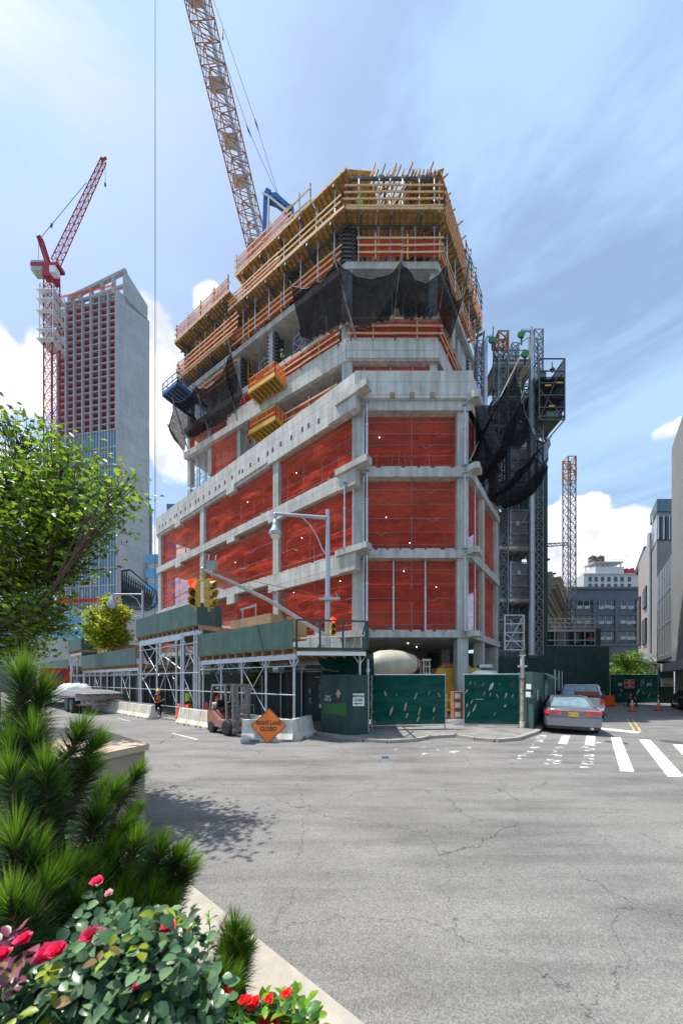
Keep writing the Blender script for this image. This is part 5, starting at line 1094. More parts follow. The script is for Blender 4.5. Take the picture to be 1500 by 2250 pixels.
# ---------------------------------------------------------------- mesh gates
def gate(label, a, b, z0, z1, n, tears, group='green mesh site gates', seed=0):
    t = thing('mesh_gate', label, 'gate', (a[0], a[1], 0), group); a = V((a[0], a[1], 0)); b = V((b[0], b[1], 0)); d = (b-a).normalized(); l = (b-a).length
    o = MB()
    for q in (0, l): o.tube(at(a+d*q, max(.05, z0-.25)), at(a+d*q, z1+.06), .035, n=8)
    for z in (z0, z1): o.tube(at(a, z), at(b, z), .028, n=6)
    o.tube(at(a, (z0+z1)/2)-n*.03, at(b, (z0+z1)/2)-n*.03, .02, n=6); o.build('frame', 'steel', t)
    cloth(at(a, z0+.03)+n*.04, at(b, z0+.05)+n*.04, at(b, z1-.03)+n*.04, at(a, z1-.03)+n*.04, n, .07, 40, 24, seed+20).build('windscreen_mesh', 'gmesh', t)
    o = MB(); k = 0
    for (u, v, w_, h_, m_) in tears:
        c = a+d*l*u; c = at(c, z0+(z1-z0)*v)+n*.105; th_ = random.uniform(.2, .5)*(1 if random.random() < .8 else -1)
        e = (d*math.sin(th_)+Z*math.cos(th_)); f_ = d*math.cos(th_)-Z*math.sin(th_); pts = []
        for i in range(8): an = 2*math.pi*i/8; pts.append(c+e*h_*math.cos(an)*(1 if i % 4 else 1.1)+f_*w_*math.sin(an))
        o.add(pts, [tuple(range(8))], m_)
    if tears: o.each('tear', ['tear', 'tearg', 'blkp', 'tearb'], t)
    return t
M['tear'] = mat('torn_mesh_beige', (.33, .28, .21), .8, var=.3, scale=12); M['tearg'] = mat('torn_mesh_grey', (.16, .20, .185), .8, var=.5, scale=12); M['tearb'] = mat('torn_mesh_pale', (.38, .42, .46), .8, var=.4, scale=12)
g1a = P(816, 0, 14.2); g1b = P(977, 0, 14.5)
gate('large green mesh gate left of the site opening, slashed with leaf shaped tears', (g1a.x, g1a.y), (g1b.x, g1b.y), .28, 2.55, nF, [(.18, .63, .04, .12, 0), (.33, .6, .03, .07, 1), (.59, .58, .05, .16, 1), (.77, .64, .03, .12, 1), (.91, .6, .04, .12, 1), (.26, .29, .055, .2, 0), (.45, .37, .055, .2, 0), (.64, .28, .035, .2, 0), (.84, .31, .05, .13, 0), (.47, .2, .04, .12, 0), (.62, .12, .05, .14, 0), (.83, .13, .03, .1, 1), (.04, .07, .03, .08, 0)], seed=1)
g2a = P(1019, 0, 15.2); g2b = P(1139, 0, 14.7)
gate('smaller green mesh gate right of the site opening beside the white pipe', (g2a.x, g2a.y), (g2b.x, g2b.y), .22, 2.58, nF, [(.10, .82, .03, .09, 1), (.19, .82, .02, .07, 1), (.34, .8, .03, .1, 1), (.49, .76, .07, .2, 3), (.64, .81, .02, .08, 1), (.86, .8, .12, .18, 2), (.03, .66, .04, .12, 0), (.36, .62, .03, .1, 1), (.47, .6, .03, .1, 1), (.60, .57, .04, .12, 1), (.75, .58, .05, .15, 1), (.87, .58, .04, .1, 1), (.13, .46, .03, .12, 0), (.04, .38, .04, .1, 0), (.18, .33, .045, .2, 0), (.07, .2, .045, .15, 0), (.33, .35, .03, .12, 2), (.74, .38, .045, .08, 0), (.55, .22, .03, .1, 1)], seed=2)
pole = thing('pipe_post', 'rusty white pipe post standing between the right gate and the street hoarding', 'post', tuple(G(1147, 1604))); b_ = pole.location.copy(); o = MB(); o.tube(b_+Z*0, b_+Z*3.45, .085, n=10); o.lathe([(.13, 0), (.13, .35), (.09, .4)], b_, n=10); o.build('pipe', 'rustw', pole); o = MB(); o.bar(b_+V((-.2, 0, 2.95)), b_+V((.2, 0, 2.95)), .1, .1); o.lathe([(.12, 2.4), (.13, 2.6)], b_, n=10); o.bar(b_+V((-.13, 0, 3.45)), b_+V((.13, 0, 3.45)), .12, .06); o.build('clamp', 'steel', pole)
M['rustw'] = mat('rust_streaked_white', (.30, .17, .10), .8, col2=(.62, .60, .56), scale=5)
o = MB(); b_ = P(808, 1604, 13.6); b_.z = .1; o.tube(b_, b_+Z*3.1, .06, n=8); o.lathe([(.09, 2.55), (.09, 2.7)], b_, n=8)
for i in range(22): o.ball(b_+V((.13+.03*random.random(), -.05, .25+i*.1)), .045, 6, 1)
tag(o.build('gate_post', ['steel', 'rustw']), 'grey gate post hung with rusty chain beside the sidewalk closed sign', 'post')
# street-side hoarding on the right street
r0 = at(P(1152, 0, 14.75), 0); r1 = at(P(1171, 0, 14.35), 0); r2 = r1+uR*15.2
h4 = hoard('green hoarding running up the right street beside the parked cars', [(r0.x, r0.y), (r1.x, r1.y), (r2.x, r2.y)], 2.68, 'green')
for (px, py, w_, h_) in ((1159.5, 1509, .24, .24), (1158.5, 1526, .24, .24)): MB().box(P(px, py, 14.5)+V((0, -.05, 0)), (w_, .01, h_), (r1-r0)).build('paper_notice', 'sign_w', h4)
MB().box(r1+uR*1.2+nR*.03+Z*1.6, (.25, .01, .5), uR).build('paper_notice', 'sign_w', h4)
fl = MB(); c = r1+uR*4.6; fl.hexa([at(c-uR*.9, 2.65), at(c+uR*.9, 2.65), at(c+uR*.9, 2.35)+nR*.55, at(c-uR*.9, 2.35)+nR*.55], [at(c-uR*.9, 2.69), at(c+uR*.9, 2.69), at(c+uR*.9, 2.39)+nR*.55, at(c-uR*.9, 2.39)+nR*.55]); tag(fl.build('awning_flap', 'green'), 'small green flap propped over the window in the street hoarding', 'awning')
wd = thing('viewing_window', 'scratched plastic viewing window set in the street hoarding', 'window', tuple(c)); MB().box(at(c, 1.65)+nR*.02, (1.9, .03, 1.35), uR).build('plastic_pane', mat('scratched_plastic', (.05, .06, .08), .2, col2=(.45, .48, .55), scale=2.5), wd); o = MB(); [o.bar(at(c+uR*.95*a_, .95)+nR*.035, at(c+uR*.95*a_, 2.35)+nR*.035, .07, .04) for a_ in (-1, 1)]; o.build('frame', 'gsteel', wd)
o = MB(); 
for t_ in (9, 12, 15): q0 = r1+uR*t_+nR*.08; o.tube(at(q0, .1), at(q0, 3.0), .045)
tag(o.build('hoarding_pipe', 'steel'), 'grey pipes standing against the far part of the street hoarding', 'pipe')
# tall green walls at the back
hoard('tall dark green plywood wall beneath the railed hoist cage', [tuple(XY(1184, 28.6)), tuple(XY(1338, 29.4))], P(0, 1420, 29).z, group='tall green site walls')
hoard('tall dark green wall running behind the gate toward the hoist mast', [tuple(XY(1082, 26.5)), tuple(XY(1184, 28.5))], P(0, 1444, 27).z, group='tall green site walls')
MB_ = None
ga, gb2 = XY(1340, 30.3), XY(1444, 30.3)
gt = gate('wide green mesh gate across the right street with a red notice', (ga.x, ga.y), (gb2.x, gb2.y), .12, 2.85, nF, [(.09, .82, .05, .12, 1), (.50, .82, .04, .1, 1), (.66, .72, .22, .36, 1), (.83, .75, .05, .25, 1), (.74, .62, .05, .15, 1), (.22, .45, .07, .2, 0), (.57, .4, .10, .3, 3), (.68, .36, .08, .2, 0), (.80, .28, .09, .3, 1), (.92, .4, .04, .06, 0), (.19, .3, .12, .12, 1)], seed=3)
rs = thing('notice_sign', 'red notice sign with white lettering on the far green gate', 'sign', tuple(P(1382, 1503, 30.1))); c = rs.location.copy(); MB().box(c, (.96, .02, .84)).build('plate', mat('sign_red', (.50, .02, .03), .5), rs); o = MB(); [o.box(c+V((x, -.012, z)), s_) for x, z, s_ in ((0, .40, (.92, .004, .02)), (0, -.40, (.92, .004, .02)), (.45, 0, (.02, .004, .8)), (-.45, 0, (.02, .004, .8)))]; o.build('border', 'sign_w', rs)
for i, s_ in enumerate(('FDNY', 'CONNECTION', '100 ft.', 'TO THE LEFT')): text('lettering', s_, c+V((0, -.012, .27-.18*i)), X, Z, .155, 'sign_w', rs, sx=.85, bold=.003)
for px, lab in ((1362, 'small pale notice left of the red sign'), (1427, 'small pale notice near the right end of the far gate')): tag(MB().box(P(px, 1504, 30.0), (.4, .02, .3)).build('paper_notice', 'tearb'), lab, 'notice')
h5 = hoard('narrow green plywood panel at the right end of the far gate', [tuple(XY(1447, 30.2)), tuple(XY(1479, 30.2))], P(0, 1472, 30.2).z)
cs = thing('closed_sign', 'cream sidewalk closed sign with a long red arrow on the far green panel', 'sign', tuple(P(1465, 1500, 30))); c = cs.location.copy(); MB().box(c, (1.12, .02, .78)).build('plate', mat('sign_cream', (.55, .53, .44), .5), cs)
for i, s_ in enumerate(('SIDEWALK CLOSED', 'USE', 'OPPOSITE SIDE')): text('lettering', s_, c+V((0, -.012, .25-.15*i)), X, Z, .13, 'sign_red_t', cs, sx=.8) if False else text('lettering', s_, c+V((0, -.012, .25-.15*i)), X, Z, .13, 'redst', cs, sx=.8)
o = MB(); o.box(c+V((-.06, -.013, -.24)), (.62, .004, .07)); o.add([c+V(q) for q in ((.24, -.014, -.15), (.24, -.014, -.33), (.42, -.014, -.24))], [(0, 1, 2)]); o.build('arrow', 'redst', cs)
# site clutter in the opening
cl = 'boxes stacked just inside the site opening'
for i, (px, py, w_, h_, lab, m_) in enumerate(((1004, 1529, .36, .42, 'top carton with white labels stacked inside the site opening', 0), (1004, 1549, .36, .42, 'middle carton of the stack inside the site opening', 0), (1004, 1569, .36, .42, 'bottom carton of the stack inside the site opening', 0))):
    c = P(px, py, 15.9); t = thing('carton', lab, 'box', tuple(c), cl); MB().box(c, (.5, .45, .42)).build('box', mat('carton_%d' % i, (.42, .16, .07), .7, var=.3), t); MB().box(c+V((-.06, -.229, 0)), (.26, .006, .24)).build('paper_label', 'sign_w', t)
o = MB()
for x in (0, .45, .9): o.bar(P(982, 1568, 16.5)+V((x-.4, .3, -.3)), P(982, 1527, 16.5)+V((x-.4, .3, 0)), .09)
for z in (0, .5): o.bar(P(972, 1540, 16.5)+V((-.2, .25, -z)), P(972, 1540, 16.5)+V((1.1, .25, -z)), .09, .12)
tag(o.build('timber_railing', 'lumber'), 'rough timber railing inside the site opening beside the cartons', 'railing')
o = cloth(G(990, 1598), G(1035, 1598), P(1030, 1583, 15.6), P(995, 1582, 15.6), nF, .12, 12, 6, 4).build('plastic_sheet', 'sign_w'); tag(o, 'white plastic sheet crumpled on the ground beside the right gate', 'sheet')
o = cloth(P(1030, 1483, 18), P(1095, 1483, 17), P(1090, 1474, 17), P(1048, 1473, 18), nF, .3, 16, 6, 4).build('plastic_sheet', 'sign_w'); tag(o, 'pale plastic sheeting lumped above the right mesh gate', 'sheet')

# ---------------------------------------------------------------- concrete barriers
M['jersey'] = mat('whitewashed_barrier', (.62, .60, .55), .8, var=.2, scale=3, bump=.2, bscale=20, streak=.15); M['grime'] = mat('road_grime', (.22, .21, .20), .9, var=.3, scale=8); M['stripe'] = mat('yellow_stripe', (.70, .48, .08), .6)
PROF = [(.30, 0), (.30, .10), (.17, .30), (.09, .81)]
def jersey(label, c, d, l=1.5, group='concrete traffic barriers', stripe=True):
    t = thing('concrete_barrier', label, 'barrier', tuple(c), group); d = V(d).normalized(); e = Z.cross(d); c = V(c)
    prof = [(-x, z) for x, z in PROF]+[(x, z) for x, z in PROF[::-1]]
    MB().extr([c-d*l/2+e*x+Z*z for x, z in prof], d*l).build('body', 'jersey', t)
    if stripe:
        o = MB()
        for q in (-.32, .0+.32):
            s_ = d*(l*q); a = c+s_-e*.172-Z*0
            o.add([c+s_-e*.173+Z*.30, c+s_+d*.09-e*.173+Z*.30, c+s_+d*.05-e*.093+Z*.81, c+s_-d*.04-e*.093+Z*.81], [(0, 1, 2, 3)]); o.add([c+s_-e*.302+Z*.10, c+s_+d*.09-e*.302+Z*.10, c+s_+d*.09-e*.173+Z*.30, c+s_-e*.173+Z*.30], [(0, 1, 2, 3)])
        o.build('yellow_stripe', 'stripe', t)
    o = MB()
    for q in (-.33, .30): o.add([c+d*l*q-e*.302, c+d*l*(q+.2)-e*.302, c+d*l*(q+.2)-e*.302+Z*.10, c+d*l*q-e*.302+Z*.10], [(0, 1, 2, 3)])
    o.build('grime_patch', 'grime', t); return t
tfar = [9.5+i*1.05 for i in range(12)]
ordn = ['nearest', 'second', 'third', 'fourth', 'fifth', 'sixth', 'seventh', 'eighth', 'ninth', 'tenth', 'eleventh', 'last']
for i, q in enumerate(tfar[2:11]): jersey('white and yellow barrier beside the orange vested worker, %s in the far row' % ordn[i], sh(11.9+i*1.22, -.75), uL*-1, 1.15, 'striped barriers in the far row')
for i, q in enumerate((7.75, 6.6, 5.45)): jersey(['white barrier with a yellow stripe next to the orange plastic barrier', 'grubby middle barrier between the orange barrier and the forklift', 'white barrier touching the back of the forklift'][i], sh(q, -.55), uL*-1, 1.1, 'striped barriers in the near row')
cb_ = G(587, 1630); jersey('grimy white barrier carrying the orange diamond sign', V((-2.78, 12.15, 0)), X, 1.92, stripe=False)
jersey('white barrier seen end on to the right of the orange sign', V((-1.62, 12.9, 0)), V((.35, 1, 0)), 1.6)
jersey('white barrier hidden behind the forklift fork', V((-3.6, 13.6, 0)), uL*-1, 1.3)
# orange plastic barrier units
def wbar(label, c, d, grp='orange plastic barriers'):
    t = thing('plastic_barrier', label, 'barrier', tuple(c), grp); d = V(d).normalized(); e = Z.cross(d); c = V(c); pr = [(-.3, 0), (-.3, .2), (-.2, .3), (-.16, .75), (-.1, .95), (.1, .95), (.16, .75), (.2, .3), (.3, .2), (.3, 0)]
    o = MB()
    for a, b, s_ in ((-.62, -.42, 1.), (-.42, -.26, .8), (-.26, -.1, 1.), (-.1, .1, .8), (.1, .26, 1.), (.26, .42, .8), (.42, .62, 1.)): o.extr([c+d*a+e*x*s_+Z*z*(1 if s_ == 1 else .97) for x, z in pr], d*(b-a))
    o.build('body', 'plastic_o', t); o = MB(); o.box(c-e*.24+d*.3+Z*.12, (.12, .2, .1), d); o.box(c-e*.24-d*.3+Z*.12, (.12, .2, .1), d); o.build('fork_slot', 'blkp', t); return t
wbar('orange plastic barrier beside the white barriers in front of the tall shed bay', G(402, 1585)+V((0, .2, 0)), uL)
wbar('orange plastic barrier beyond the parked pickup at the street gate', V((XY(1331, 28).x, 28, 0)), X)
wbar('dull red plastic barrier half hidden behind the shed posts by the vested worker', V((-7.1, 18.2, .13)), (.6, .8, 0))
# diamond sign
sg = thing('diamond_sign', 'orange diamond RIGHT LANE CLOSED sign leaning on the grimy barrier', 'sign', (-2.68, 11.72, .02)); c = V((-2.68, 11.78, .62)); s_ = .66; up = V((0, .17, .985)).normalized(); n_ = X.cross(up)
def dia(mb, r, off, m=0): mb.extr([c+X*r*.985+n_*off, c+up*r+n_*off, c-X*r*.985+n_*off, c-up*r+n_*off], n_*-.006, m)
o = MB(); dia(o, s_, 0); o.build('plate', 'ink', sg); o = MB(); dia(o, s_-.012, .008); o.build('orange_rim', 'sign_o', sg)
o = MB(); dia(o, s_-.035, .010); o.build('black_border', 'ink', sg); o = MB(); dia(o, s_-.055, .012); o.build('face', 'sign_o', sg)
text('lettering', 'RIGHT LANE', c+up*.10, X, up, .205, 'ink', sg, .016, sx=.78, bold=.005); text('lettering', 'CLOSED', c-up*.12, X, up, .205, 'ink', sg, .016, sx=.82, bold=.005)
o = MB(); o.bar(c-up*.35-n_*.03, V((c.x, c.y+.35, .02)), .04); o.build('stand', 'dsteel', sg)

# ---------------------------------------------------------------- traffic signal and street light
tp = thing('traffic_pole', 'grey street pole carrying the mast arm, the bell shaped street lamp and the signals', 'pole', (-.7, 16.3, .13)); b_ = tp.location.copy()
o = MB(); o.tube(b_, b_+Z*10.85, .17, .10, 12); o.lathe([(.3, 0), (.28, .4), (.2, .5)], b_, n=12); o.build('shaft', 'pole', tp)
tip = P(445, 1251, 12.6); j0 = P(722, 1402, 16.25); pts = []
ctrl = [P(716, 1397, 16.2), P(650, 1356, 15.3), P(590, 1319, 14.5), P(550, 1299, 13.9), P(500, 1275, 13.3), tip]
o = MB(); o.path(ctrl, .115, 10, 0, .055); o.ball(tip, .09, 8); o.build('mast_arm', 'pole', tp)
la = P(607, 1129, 16.2); lb = P(716, 1138, 16.25); o = MB(); o.tube(lb, la, .10, .07, 10)
ap = [P(663, 1136, 16.2), P(680, 1152, 16.2), P(696, 1178, 16.2), P(708, 1208, 16.2), P(714, 1216, 16.2)]; o.path(ap, .035, 6); o.build('lamp_arm', 'pole', tp)
lt = P(605, 1137, 16.2); o = MB(); o.lathe([(.05, .25), (.09, .22), (.09, .05), (.04, 0), (.04, -.12)], lt); o.lathe([(.03, -.12), (.13, -.16), (.15, -.35), (.19, -.55), (.33, -.75), (.34, -.82), (.26, -.95)], lt, n=20); lh = o.build('lamp_head', 'pole', tp); MB().lathe([(.25, -.93), (.22, -1.02), (.12, -1.10), (.01, -1.13)], lt, n=16).build('lamp_lens', 'lampglass', lh)
o = MB(); o.bar(P(700, 1317, 16.1), P(747, 1315, 16.1), .09, .11); o.lathe([(.2, -.12), (.2, .12)], P(721, 1316, 16.3), n=12); o.tube(P(743, 1315, 16.1), P(737, 1300, 16.1), .02, n=5); o.build('bracket', 'pole', tp)
o = MB(); o.tube(P(455, 1256, 12.7), P(718, 1311, 16.2), .012, n=4); o.tube(P(510, 1283, 13.5), P(716, 1320, 16.2), .012, n=4); o.build('stay_cable', 'dsteel', tp)
o = MB(); c = P(465, 1243, 12.9); o.box(c, (.42, .12, .38), V((1, -.2, 0))); o.build('radio_box', 'radiob', tp) if False else o.build('radio_box', mat('radio_grey', (.30, .31, .28), .6), tp)
o = MB(); o.tube(c+V((-.14, 0, .19)), c+V((-.10, 0, .46)), .014); o.tube(c+V((.14, 0, .19)), c+V((.18, 0, .42)), .014); o.tube(c-Z*.19, c-Z*.42, .03); o.build('antenna', 'white', tp)
def signal(label, c, d, lit, s_=1.):
    """three section head facing direction d, c = centre"""
    t = thing('traffic_signal', label, 'traffic light', tuple(c)); d = V(d).normalized(); e = Z.cross(d); c = V(c); o = MB()
    for i in (-1, 0, 1): o.box(c+Z*i*.345*s_, (.20*s_, .33*s_, .335*s_), d)
    o.box(c+Z*.56*s_, (.1, .1, .1)); o.tube(c-Z*.5*s_, c-Z*.68*s_, .04*s_); o.build('housing', 'signal', t)
    for i in (1, 0, -1):
        q = c+Z*i*.345*s_+d*.10*s_; R = .15*s_; vz = MB()
        k = 14; A_ = []; B_ = []
        for j in range(k+1):
            an = math.radians(-50)+math.radians(280)*j/k; A_.append(q+e*R*math.cos(an)+Z*R*math.sin(an)); B_.append(q+d*(.30*s_*(.55+.45*max(0, math.sin(an))))+e*R*1.02*math.cos(an)+Z*R*1.02*math.sin(an))
        vz.add(A_+B_, [(j, j+1, k+2+j, k+1+j) for j in range(k)], 0, True); vz.build('visor', 'signal', t)
        ln_ = MB(); ln_.lathe([(.13*s_, 0), (.12*s_, .02), (.06*s_, .045), (.001, .05)], q+d*.0, d, 16); m_ = 'lit_red' if lit == i else ('lens_off' if i else 'lens_amber'); ln_.build('lens', m_, t)
        MB().lathe([(.148*s_, .004), (.001, .006)], q, d, 16).build('lens_surround', 'blkp', t)
    return t
M['lit_red'] = mat('lit_red_lens', (1, .03, .02), .3, emit=3.5, var=.02); M['lens_off'] = mat('unlit_green_lens', (.01, .03, .025), .15); M['lens_amber'] = mat('unlit_amber_lens', (.10, .05, .01), .2)
tp2 = P(441, 1303, 12.5)
signal('hanging yellow signal head showing red, left one of the pair on the mast arm', P(429, 1305, 12.4), (-.05, -1, 0), 1, .96); signal('hanging yellow signal head turned sideways, right one of the pair on the mast arm', P(459, 1306, 12.5), (.97, -.25, 0), 9, 1.0)
o = MB(); o.bar(P(427, 1275, 12.5), P(461, 1276, 12.5), .07); o.tube(tip, P(444, 1275, 12.5), .035, n=6); o.box(P(444, 1262, 12.5), (.09, .09, .16)); tag(o.build('signal_hanger', ['signal']), 'yellow bracket joining the two hanging signal heads', 'bracket')
signal('small yellow signal head with a red light mounted on the pole', P(730, 1377, 16.0), (.35, -1, 0), 1, .82)
o = MB(); o.tube(P(722, 1362, 16.2), P(733, 1358, 16), .03); o.tube(P(722, 1395, 16.2), P(733, 1395, 16), .03); o.build('signal_bracket', 'signal', tp)
sn = thing('street_sign', 'green street name sign behind the railing at the pole', 'sign', tuple(P(705, 1421, 15.2))); c = sn.location.copy(); MB().box(c, (.36, .02, .15)).build('plate', mat('sign_green', (.01, .25, .16), .5), sn); text('lettering', 'W 125', c-V((0, .012, 0)), X, Z, .11, 'sign_w', sn, .003)
# background street lamp and plywood boxes, bare tree
q = sh(16.2, -.4); lp2 = thing('street_lamp', 'distant grey street lamp with a bell shaped head in front of the truss', 'street lamp', (P(313, 0, 26).x, 26, 0)); c = lp2.location.copy(); zt_ = P(0, 1298, 26).z
o = MB(); o.tube(c, c+Z*zt_, .14, .09, 8); o.tube(P(313, 1306, 26), P(250, 1306, 26), .07, n=6); o.path([P(285, 1308, 26), P(300, 1316, 26), P(310, 1335, 26)], .04, 5); o.build('shaft', 'pole', lp2); MB().lathe([(.08, 0), (.2, -.4), (.4, -.8), (.3, -1.1), (.01, -1.2)], P(247, 1306, 26), n=12).build('lamp_head', 'pole', lp2)
tag(MB().box(sh(5.7, 3.2, 5.15), (3.6, 2.6, 1.15), uL).build('plywood_crate', 'plyw'), 'plywood enclosure on top of the low shed beside the bare tree', 'crate')
tag(MB().box(sh(26.3, 2.2, 5.0), (4.4, 2.6, 1.1), uL).build('plywood_crate', 'plyw'), 'dark plywood enclosure on the long low shed by the yellow green tree', 'crate')
def branch(mb, p, d, l, r, dep, sp_=.55):
    if dep == 0 or r < .004: return
    e = p+d*l; mb.tube(p, e, r, r*.7, 5)
    for i in range(random.choice((2, 3))):
        nd = (d+V((random.uniform(-1, 1), random.uniform(-1, 1), random.uniform(-.2, .7)))*sp_).normalized(); branch(mb, p+d*l*random.uniform(.55, 1), nd, l*.72, r*.62, dep-1, sp_)
M['bark'] = mat('grey_brown_bark', (.10, .075, .055), .9, var=.3, scale=8, bump=.3, bscale=20)
bt = thing('bare_tree', 'small leafless tree rising behind the plywood enclosure', 'tree', tuple(sh(3.6, 2.9))); o = MB(); b_ = sh(3.6, 2.9, .1); o.tube(b_, b_+Z*4.6, .08, .06); branch(o, b_+Z*4.6, V((-.2, 0, 1)), 1.0, .05, 5, .8); o.build('branches', 'bark', bt)
o = MB(); a = sh(5.6, 1.2, 0); 
for p_ in ((533, 1340), (562, 1326)): o.bar(P(p_[0], 1380, 16), P(p_[0], p_[1], 16), .05)
o.bar(P(528, 1340, 16), P(563, 1330, 16), .08); tag(o.build('scaffold_frame', 'steel'), 'pale pipe frame standing on the shed roof before the red net', 'frame')
# ---------------------------------------------------------------- vehicles (built at the origin, then parked)
def carpaint(n, c, metal=.6): return mat(n, c, .28, metal, var=.03, coat=.6)
M['cargrey'] = carpaint('gunmetal_paint', (.19, .19, .205), .5); M['carsilver'] = carpaint('silver_paint', (.42, .41, .40)); M['carwhite'] = carpaint('pearl_paint', (.5, .52, .55), .3); M['carblack'] = carpaint('black_car_paint', (.01, .012, .018), .3); M['truckred'] = carpaint('truck_red', (.50, .015, .02), .1)
M['tail'] = mat('tail_light_red', (.65, .01, .015), .15, coat=1); M['chrome'] = mat('chrome', (.7, .7, .7), .12, 1., var=.02); M['rim'] = mat('alloy_rim', (.5, .5, .52), .3, .9); M['cglass'] = mat('car_glass', (.05, .075, .085), .05, var=.3, scale=3, spec=1.); M['rearg'] = mat('rear_window_glass', (.16, .24, .27), .06, var=.35, scale=4, spec=1.); M['plate'] = mat('plate_amber', (.72, .42, .05), .5); M['dplas'] = mat('dark_trim', (.02, .02, .022), .6); M['seat'] = mat('beige_seat', (.40, .40, .36), .8)
def loft(st, ring):
    mb = MB(); R = [ring(*s_) for s_ in st]; n = len(R[0]); vs = [p for r in R for p in r]
    mb.add(vs, [(j*n+i, j*n+i+1, (j+1)*n+i+1, (j+1)*n+i) for j in range(len(R)-1) for i in range(n-1)], 0, True); mb.add(R[0], [tuple(range(n))]); mb.add(R[-1], [tuple(range(n))]); return mb
def bring(y, w, zl, zb, zt):
    h = [(w*.90, zl), (w*.985, zl+.10), (w, zl+.3*(zb-zl)), (w*.995, zl+.7*(zb-zl)), (w*.975, zb), (w*.88, zb+.7*(zt-zb)), (w*.70, zt), (w*.3, zt+.012)]
    return [V((x, y, z)) for x, z in h]+[V((-x, y, z)) for x, z in h[::-1]]
def wheel(t, x, y, r, wd=.22, rimm='rim'):
    s_ = 1 if x > 0 else -1; w_ = MB(); w_.lathe([(r*.62, -wd/2), (r*.93, -wd/2), (r, -wd/2+.03), (r, wd/2-.03), (r*.93, wd/2), (r*.62, wd/2)], V((x, y, r)), X, 24); wo = w_.build('wheel', 'blk', t)
    rm = MB(); rm.lathe([(r*.63, wd/2-.02), (r*.6, wd/2-.05), (r*.18, wd/2-.02), (.02, wd/2-.01)], V((x, y, r)), X*s_, 20)
    for i in range(5): an = i*1.2566; rm.bar(V((x+s_*(wd/2-.015), y, r)), V((x+s_*(wd/2-.015), y+math.cos(an)*r*.6, r+math.sin(an)*r*.6)), .03, .06)
    rm.build('rim', rimm, wo)
def cabin(t, yb, yr0, yr1, yf, wb, wt, zb, zr, paint, gm='cglass', zb2=None):
    zb2 = zb2 or zb; b = [V((-wb, yb, zb)), V((wb, yb, zb)), V((wb, yf, zb2)), V((-wb, yf, zb2))]; r = [V((-wt, yr0, zr)), V((wt, yr0, zr)), V((wt, yr1, zr)), V((-wt, yr1, zr))]
    o = MB(); o.quad(b[0], b[1], r[1], r[0]); o.build('rear_window', 'rearg', t); o = MB(); o.quad(b[2], b[3], r[3], r[2]); o.build('windscreen', gm, t)
    o = MB(); o.quad(b[1], b[2], r[2], r[1]); o.build('side_window', gm, t); o = MB(); o.quad(b[3], b[0], r[0], r[3]); o.build('side_window', gm, t)
    o = MB(); o.grid(lambda u, v: V(((u*2-1)*(wt+.02), yr0-.04+(yr1-yr0+.08)*v, zr-.02+.05*math.sin(math.pi*u)**.5*(.5+.5*math.sin(math.pi*v)))), 12, 8); o.build('roof', paint, t)
    o = MB()
    for i in range(4): o.bar(b[i]*1.0, r[i], .10, .07)
    for p, q in ((r[0], r[1]), (r[2], r[3]), (r[1], r[2]), (r[0], r[3])): o.bar(p, q, .07, .05)
    for s_ in (1, -1): m0 = V((s_*(wb+.0), (yb+yf)/2, zb)); o.bar(m0, V((s_*wt, (yr0+yr1)/2, zr)), .07, .05); o.bar(V((s_*wb, yb, zb)), V((s_*wb, yf, zb2)), .05, .05)
    o.build('pillar', paint, t)
def park(t, x, y, ang): t.location = (x, y, 0); t.rotation_euler = (0, 0, ang)
aR = -math.atan2(.6196, .7849)
# gunmetal sedan
car = thing('parked_car', 'gunmetal grey sedan with an amber plate, nearest of the parked cars', 'car')
st = [(0, .76, .42, .78, .93), (.04, .84, .30, .84, 1.0), (.16, .895, .24, .90, 1.06), (.5, .925, .22, .93, 1.075), (1.1, .925, .2, .92, 1.05), (2.4, .925, .2, .90, .98), (3.7, .92, .2, .86, .93), (4.4, .88, .22, .72, .8), (4.76, .78, .28, .6, .68), (4.86, .6, .35, .5, .58)]
loft(st, bring).build('body', 'cargrey', car); cabin(car, .62, 1.42, 2.6, 3.45, .74, .56, 1.05, 1.44, 'cargrey', zb2=.95)
for x in (-.80, .80):
    for y in (.98, 3.78): wheel(car, x, y, .325)
for s_ in (-1, 1):
    o = MB(); o.hexa([V((s_*.34, -.005, .80)), V((s_*.84, .06, .80)), V((s_*.84, .12, .80)), V((s_*.34, .05, .80))], [V((s_*.38, .01, .93)), V((s_*.87, .10, .965)), V((s_*.87, .2, .965)), V((s_*.38, .05, .93))]); o.hexa([V((s_*.83, .05, .80)), V((s_*.905, .22, .80)), V((s_*.88, .32, .80)), V((s_*.8, .1, .80))], [V((s_*.86, .1, .96)), V((s_*.91, .3, .95)), V((s_*.88, .4, .95)), V((s_*.83, .15, .96))]); o.v = [(x*1.01, y-.075, z) for x, y, z in o.v]; o.build('tail_light', 'tail', car)
    MB().box(V((s_*.60, -.04, .965)), (.42, .05, .04)).build('reversing_lens', 'carwhite', car)
    o = MB(); o.ball(V((s_*1.02, 2.95, 1.04)), .12, 10, sz=.7); o.bar(V((s_*.9, 2.95, 1.0)), V((s_*1.0, 2.95, 1.02)), .05); o.build('mirror', 'cargrey', car)
    MB().ball(V((s_*.36, 1.55, 1.16)), .13, 10, sz=.9).build('headrest', 'seat', car)
o = MB(); o.box(V((0, -.01, .945)), (.76, .03, .03)); o.build('chrome_strip', 'chrome', car)
